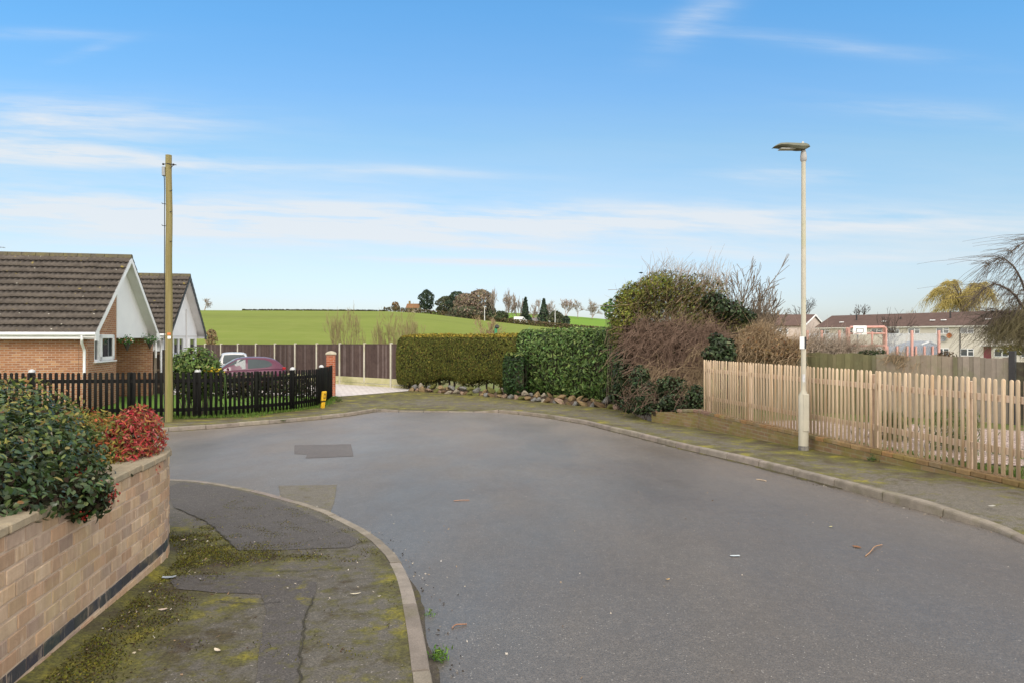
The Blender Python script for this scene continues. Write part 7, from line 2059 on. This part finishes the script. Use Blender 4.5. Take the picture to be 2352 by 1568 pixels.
def twig(label, pts, r, col, off=-.1):
    r *= .68; P = [G(x, y, off) + Vector((0, 0, r * 1.3 + h)) for x, y, h in pts]
    mb = MB(); n = len(P)
    mb.tube(smooth_path(P, 2), r, 6); o = smoothby(mb.build('fallen_twig', std('twig_bark', col, tuple(x * .7 for x in col), 20, .8)))
    tag(o, label, 'twig')
twig('curled orange-brown twig on the road at the right', [(1988, 1277, 0), (2000, 1268, .004), (2008, 1258, .012), (2026, 1252, .004)], .006, (.36, .21, .12))
twig('bent reddish twig on the road beside the near kerb', [(1038, 1443, 0), (1046, 1437, .006), (1058, 1436, .004), (1072, 1434, 0)], .006, (.30, .16, .10))
twig('thin pale twig on the road in front of the mossy patch', [(1042, 1150, 0), (1060, 1149, .003), (1078, 1148.5, 0)], .007, (.36, .21, .14))
twig('short buff twig on the road by the right kerb', [(1738, 1101, 0), (1750, 1103, .004), (1760, 1105, 0)], .010, (.52, .40, .28))
def weed(label, px, py, off, n, h, w, cols):
    p = G(px, py, off); t_ = thing('weed', tuple(p), label, 'weed')
    P = np.array(p) + nr.normal(size=(n, 3)) * [w, w, 0] + np.stack([np.zeros(n), np.zeros(n), np.abs(nr.normal(0, h * .35, n)) + h * .15], 1)
    leaves('leaves', P, nr.normal(size=(n, 3)) + [0, 0, .3], h * .7, h * .16, palette(n, cols), M['leaf'], t_, LEAF4, (0, 0, .8))
gr = [(.10, .20, .03), (.15, .26, .045), (.08, .14, .03)]
weed('fresh green grass tuft in the gutter of the near kerb', 1008, 1512, -.1, 90, .055, .026, gr)
weed('tiny green weed in the gutter higher up the near kerb', 985, 1412, -.1, 26, .035, .018, gr)
weed('small green weed at the foot of the low wall right of the lamp post', 2012, 1058, 0, 90, .10, .06, [(.06, .11, .03), (.09, .14, .04)])
weed('weed clump at the foot of the low wall near the right edge', 2305, 1104, 0, 140, .11, .09, [(.06, .10, .025), (.10, .14, .035), (.13, .12, .05)])
weed('green weed at the foot of the low wall left of the lamp post', 1745, 990, .02, 70, .11, .05, [(.07, .12, .03), (.05, .08, .03)])
weed('grass tuft on the low wall top by the left end of the pale fence', 1672, 948, .33, 60, .12, .05, gr)
weed('small weed at the base of the brick pillar', 778, 922, 0, 60, .14, .06, [(.07, .11, .03), (.12, .13, .05)])
# loose debris and moss cushions that nobody could count
pts, cl_ = [], []
def scat(n, fn, cols):
    for _ in range(n):
        p = fn()
        if p is None: continue
        pts.append(tuple(p)); cl_.append(rnd.choice(cols))
chips = [(.52, .45, .37), (.60, .55, .48), (.40, .30, .20), (.33, .22, .13), (.56, .48, .36)]
def near_kerb(path, off, w, s0=0, s1=1):
    L_ = plen(path); p, d = path_frame(path, L_ * rnd.uniform(s0, s1)); n = Vector((-d.y, d.x, 0))
    q = p + n * (off + rnd.gauss(0, w)); return q
def road_pt(q): return (q.x, q.y, g(q.y) - .1 + .006)
def foot_pt(q): return (q.x, q.y, g(q.y) + .006)
scat(520, lambda: road_pt(near_kerb(near_edge, -.07 - abs(rnd.gauss(0, .07)), .02, 0, .7)), chips + [(.06, .045, .03)] * 6)
scat(420, lambda: road_pt(near_kerb(right_edge, .05 + abs(rnd.gauss(0, .06)), .02, .3, .95)), chips + [(.08, .06, .04)] * 4)
scat(260, lambda: foot_pt(near_kerb(wall_path(0, 2.6)[:30], -.06 - abs(rnd.gauss(0, .30)), .02)), chips + [(.09, .055, .03)] * 8)
scat(60, lambda: foot_pt(Vector((rnd.uniform(-2.1, -.3), rnd.uniform(2.8, 8.0), 0))) , chips)
scat(120, lambda: foot_pt(near_kerb([FA, FB], .25 + abs(rnd.gauss(0, .35)), .02) - Vector((0, 0, 0))) , chips)
scat(110, lambda: road_pt(Vector((rnd.uniform(-1, 6), rnd.uniform(3, 14), 0))), chips)
P = np.array(pts); n = len(P)
leaves('leaf_litter', P, nr.normal(size=(n, 3)) * .35 + [0, 0, 1], .016 * np.exp(nr.normal(0, .4, n)), .011 * np.exp(nr.normal(0, .3, n)), np.array(cl_), M['leaf'], None, LEAF4)
tag(bpy.data.objects['leaf_litter'], 'small chips and leaf bits along the kerbs and wall foot', 'litter', kind='stuff')
kk_ = sorted([(q.y, q.x) for q in k_near if 1.5 < q.y < 8.8]); KY = [a for a, b in kk_]; KX = [b for a, b in kk_]
pts = []
tries = 0
while len(pts) < 24000 and tries < 400000:
    tries += 1
    x, y = rnd.uniform(-3.0, .0), rnd.uniform(2.6, 7.6)
    p = Vector((x, y, 0))
    if x > float(np.interp(y, KY, KX)) - .03: continue
    if x < -1.9 and wall_out(p) < .02: continue
    dk = abs(x + 1.647 + .17 * y) if y < 5 else .3
    mval = .55 * math.exp(-(dk / .5) ** 2) + .06
    for c, r, a in BL: mval += a * math.exp(-((x - c.x) ** 2 + (y - c.y) ** 2) / (r * r))
    nz = math.sin(x * 9.1 + math.sin(y * 7.3) * 1.7) * math.sin(y * 8.3 + math.sin(x * 6.1) * 1.9)
    if rnd.random() < max(0, (mval + .28 * nz - .42)) ** 1.6 * .9: 
        pts.append((x, y, g(y) + .004))
P = np.array(pts); n = len(P)
leaves('moss', P, nr.normal(size=(n, 3)) * .8 + [0, 0, .5], .0115 * np.exp(nr.normal(0, .4, n)), .0075, palette(n, [(.14, .13, .016), (.09, .09, .016), (.06, .06, .017), (.055, .037, .018), (.24, .22, .022)], [3, 3.5, 3.5, 3.5, .6], .25), M['leaf'], None, LEAF4, (0, 0, .7))
tag(bpy.data.objects['moss'], 'yellow-green moss cushions on the near pavement below the brick wall', 'moss', kind='stuff')

# dirt and moss gathered in the gutters
def gutter(path, s0, s1, sgn, wmax, n, m_, mossv):
    L_ = plen(path); vs, fs = [], []
    for i in range(n + 1):
        p, d = path_frame(path, L_ * (s0 + (s1 - s0) * i / n)); nn = Vector((-d.y, d.x, 0)) * sgn
        wd = wmax * (.25 + .75 * abs(math.sin(i * .37 + 1.3 * math.sin(i * .11))) * rnd.uniform(.6, 1.1))
        a = p - nn * .03; b = p + nn * wd
        vs += [(a.x, a.y, g(a.y) - .1 + .012), (b.x, b.y, g(b.y) - .1 + .0035)]
    mb = MB(); mb.add(vs, [(2 * i, 2 * i + 2, 2 * i + 3, 2 * i + 1) for i in range(n)])
    o = mb.build('gutter_dirt', m_); o['kind'] = 'structure'
    if o.data.polygons[0].normal.z < 0: o.data.flip_normals()
    at = o.data.attributes.new('moss', 'FLOAT', 'POINT'); at.data.foreach_set('value', [mossv] * len(vs))
M['gutterm'] = asphalt('gutter_dirt', (.085, .072, .056), (.30, .26, .21), .9, moss=True, mk=.8)
gutter(near_edge, .10, .62, -1, .055, 140, M['gutterm'], .40)
gutter(right_edge, .40, .98, 1, .07, 160, M['gutterm'], .50)
gutter(left_edge, .0, .5, 1, .06, 90, M['gutterm'], .45)
SKY_STR, SUN_E, SUN_ANG, EXPO = .12, 1.45, 22, 0.6
SKY_GRADE = [(0, (.72, .76, .95)), (.128, (.72, .74, .86)), (.278, (.80, .80, .81)), (.566, (.77, .944, .94)), (.728, (.67, .977, 1.10)), (.964, (.58, 1.05, 1.247))]
CLOUD = (4.5, 4.70, 4.9)
VEIL = (7.9, 7.35, 6.7)
VLOW, VTOP = 2.1, 1.05
# ------------------------------------------------------------------ sky, sun, camera
SUN_EL, SUN_AZ = 40.0, 168.0      # azimuth clockwise from +Y: high behind the camera
w = bpy.data.worlds.new('World'); scene.world = w; w.use_nodes = True
t = w.node_tree; t.nodes.clear()
out = t.nodes.new('ShaderNodeOutputWorld'); bg = t.nodes.new('ShaderNodeBackground')
sky = t.nodes.new('ShaderNodeTexSky'); sky.sky_type = 'NISHITA'; sky.sun_disc = False
sky.sun_elevation = R(SUN_EL); sky.sun_rotation = R(SUN_AZ); sky.air_density = 1.0; sky.dust_density = 1.0; sky.ozone_density = 1.2
def N(typ, **k):
    n = t.nodes.new(typ)
    for a, b in k.items(): setattr(n, a, b)
    return n
def mth(op, a, b=0.0, c=0.0, clamp=False):
    n = N('ShaderNodeMath', operation=op); n.use_clamp = clamp
    for i, v in enumerate((a, b, c)):
        if isinstance(v, bpy.types.NodeSocket): t.links.new(v, n.inputs[i])
        else: n.inputs[i].default_value = v
    return n.outputs[0]
tc = N('ShaderNodeTexCoord'); sp = N('ShaderNodeSeparateXYZ'); t.links.new(tc.outputs['Generated'], sp.inputs[0])
yy = mth('MAXIMUM', mth('ABSOLUTE', sp.outputs[1]), .15)
A = mth('DIVIDE', sp.outputs[0], yy)          # tangent of the bearing
E = mth('DIVIDE', sp.outputs[2], yy)          # tangent of the elevation
def cmb(x, y, z=0.0):
    n = N('ShaderNodeCombineXYZ')
    for i, v in enumerate((x, y, z)):
        if isinstance(v, bpy.types.NodeSocket): t.links.new(v, n.inputs[i])
        else: n.inputs[i].default_value = v
    return n.outputs[0]
def noise(vec, scale, detail, rough, dist=0):
    n = N('ShaderNodeTexNoise'); t.links.new(vec, n.inputs['Vector'])
    n.inputs['Scale'].default_value = scale; n.inputs['Detail'].default_value = detail; n.inputs['Roughness'].default_value = rough; n.inputs['Distortion'].default_value = dist
    return n.outputs['Fac']
wisp = noise(cmb(mth('MULTIPLY', A, 1.0), mth('MULTIPLY_ADD', E, 9.0, mth('MULTIPLY', A, .55))), 3.2, 8, .62, .35)
wisp2 = noise(cmb(mth('MULTIPLY', A, 2.3), mth('MULTIPLY_ADD', E, 30.0, mth('MULTIPLY', A, 1.3))), 2.2, 7, .6, .2)
# cirrus banks: bearing, elevation, half widths, slope, weight
BANKS = [(-.66, .325, .22, .028, -.06, .75), (-.58, .262, .28, .014, -.07, .85), (-.72, .275, .16, .03, 0, .6), (-.62, .185, .34, .035, -.03, .95), (-.28, .165, .40, .024, -.03, .75), (.0, .172, .40, .024, -.02, .8),
         (.28, .178, .28, .020, 0, .55), (-.02, .110, .20, .0045, -.03, .95), (-.06, .135, .14, .006, -.06, .6), (.40, .237, .09, .011, -.02, .6), (-.17, .245, .16, .008, -.05, .42), (.60, .165, .22, .022, 0, .5),
         (.27, .465, .055, .028, .55, .42), (.46, .43, .20, .012, -.12, .26), (.62, .33, .16, .014, -.08, .28), (-.70, .445, .12, .008, -.02, .25), (.45, .12, .40, .012, -.02, .4), (-.62, .42, .05, .008, .3, .2)]
tot = None
for (a0, e0, ra, re, sl, wgt) in BANKS:
    da = mth('SUBTRACT', A, a0)
    de = mth('SUBTRACT', mth('SUBTRACT', E, e0), mth('MULTIPLY', da, sl))
    q = mth('ADD', mth('POWER', mth('ABSOLUTE', mth('DIVIDE', da, ra)), 2.0), mth('POWER', mth('ABSOLUTE', mth('DIVIDE', de, re)), 2.0))
    gsn = mth('MULTIPLY', mth('EXPONENT', mth('MULTIPLY', q, -1.0)), wgt)
    tot = gsn if tot is None else mth('ADD', tot, gsn)
tot = mth('ADD', tot, mth('MULTIPLY', mth('EXPONENT', mth('MULTIPLY', mth('ABSOLUTE', mth('SUBTRACT', E, .14)), -16.0)), .16))
def rmp(fac, stops):
    n = N('ShaderNodeValToRGB'); t.links.new(fac, n.inputs[0]); cr = n.color_ramp
    while len(cr.elements) < len(stops): cr.elements.new(.5)
    for e, (p, c) in zip(cr.elements, stops):
        e.position = p; e.color = (c, c, c, 1) if not hasattr(c, '__len__') else (*c, 1)
    return n.outputs[0]
tex = mth('ADD', mth('MULTIPLY', rmp(wisp, [(.34, 0), (.68, 1)]), .95), mth('MULTIPLY', rmp(wisp2, [(.40, 0), (.64, 1)]), .55))
cl = mth('ADD', mth('MULTIPLY', mth('MULTIPLY', tot, tex), 1.1), mth('MULTIPLY', mth('EXPONENT', mth('MULTIPLY', mth('ABSOLUTE', mth('SUBTRACT', E, .15)), -9.0)), mth('MULTIPLY_ADD', wisp, .34, -.06)), clamp=True)
# the clear sky: the physical sky graded by elevation
grade = rmp(mth('MULTIPLY', E, 2.0), SKY_GRADE)
mx = N('ShaderNodeMix', data_type='RGBA', blend_type='MULTIPLY'); mx.inputs[0].default_value = 1
t.links.new(sky.outputs[0], mx.inputs[6]); t.links.new(grade, mx.inputs[7])
cm = N('ShaderNodeMix', data_type='RGBA'); t.links.new(mth('MULTIPLY', cl, .86), cm.inputs[0]); t.links.new(mx.outputs[2], cm.inputs[6]); cm.inputs[7].default_value = (*CLOUD, 1)
# a bright thin overcast, unseen overhead and behind, added for soft fill light
def sstep(v, a, b):
    n = N('ShaderNodeMapRange', interpolation_type='SMOOTHSTEP'); t.links.new(v, n.inputs[0]); n.inputs[1].default_value = a; n.inputs[2].default_value = b; return n.outputs[0]
veil = mth('MAXIMUM', sstep(sp.outputs[2], .52, .75), sstep(sp.outputs[1], .45, .05))
vm = N('ShaderNodeMix', data_type='RGBA'); t.links.new(mth('MULTIPLY', veil, .9), vm.inputs[0]); t.links.new(cm.outputs[2], vm.inputs[6]); 
low = mth('POWER', mth('SUBTRACT', 1.0, mth('ABSOLUTE', sp.outputs[2])), 2.5)  # unseen sky brightened towards the horizon, added to light upright faces
vs2 = N('ShaderNodeVectorMath', operation='SCALE'); vs2.inputs[0].default_value = VEIL; t.links.new(mth('MULTIPLY_ADD', low, VLOW, VTOP), vs2.inputs['Scale']); t.links.new(vs2.outputs[0], vm.inputs[7])
w.cycles.sampling_method = 'MANUAL'; w.cycles.sample_map_resolution = 256
t.links.new(vm.outputs[2], bg.inputs[0]); bg.inputs[1].default_value = SKY_STR
t.links.new(bg.outputs[0], out.inputs[0])

sl_ = bpy.data.lights.new('sun', 'SUN'); sl_.energy = SUN_E; sl_.angle = R(SUN_ANG); sl_.color = (1, .95, .87)
so = bpy.data.objects.new('sun', sl_); COL.objects.link(so)
az = R(SUN_AZ); el = R(SUN_EL)
dv = Vector((math.sin(az) * math.cos(el), math.cos(az) * math.cos(el), math.sin(el)))
so.rotation_euler = dv.to_track_quat('Z', 'Y').to_euler(); so.location = dv * 60

cd = bpy.data.cameras.new('camera'); cam = bpy.data.objects.new('camera', cd); COL.objects.link(cam)
cam.location = (0, 0, CZ); cam.rotation_euler = (R(90), 0, 0)
cd.sensor_width = 36; cd.lens = 24; cd.shift_y = -(784 - HY) / 2352; cd.clip_start = .05; cd.clip_end = 6000
scene.camera = cam
vs_ = scene.view_settings; vs_.view_transform = 'Standard'; vs_.look = 'None'; vs_.exposure = EXPO; vs_.gamma = 1; vs_.use_curve_mapping = False
scene.render.resolution_x, scene.render.resolution_y = 1024, 682
scene.cycles.use_denoising = True
scene.cycles.adaptive_threshold = .005
scene.cycles.sample_clamp_indirect = 4
scene.cycles.max_bounces = 6; scene.cycles.transparent_max_bounces = 8
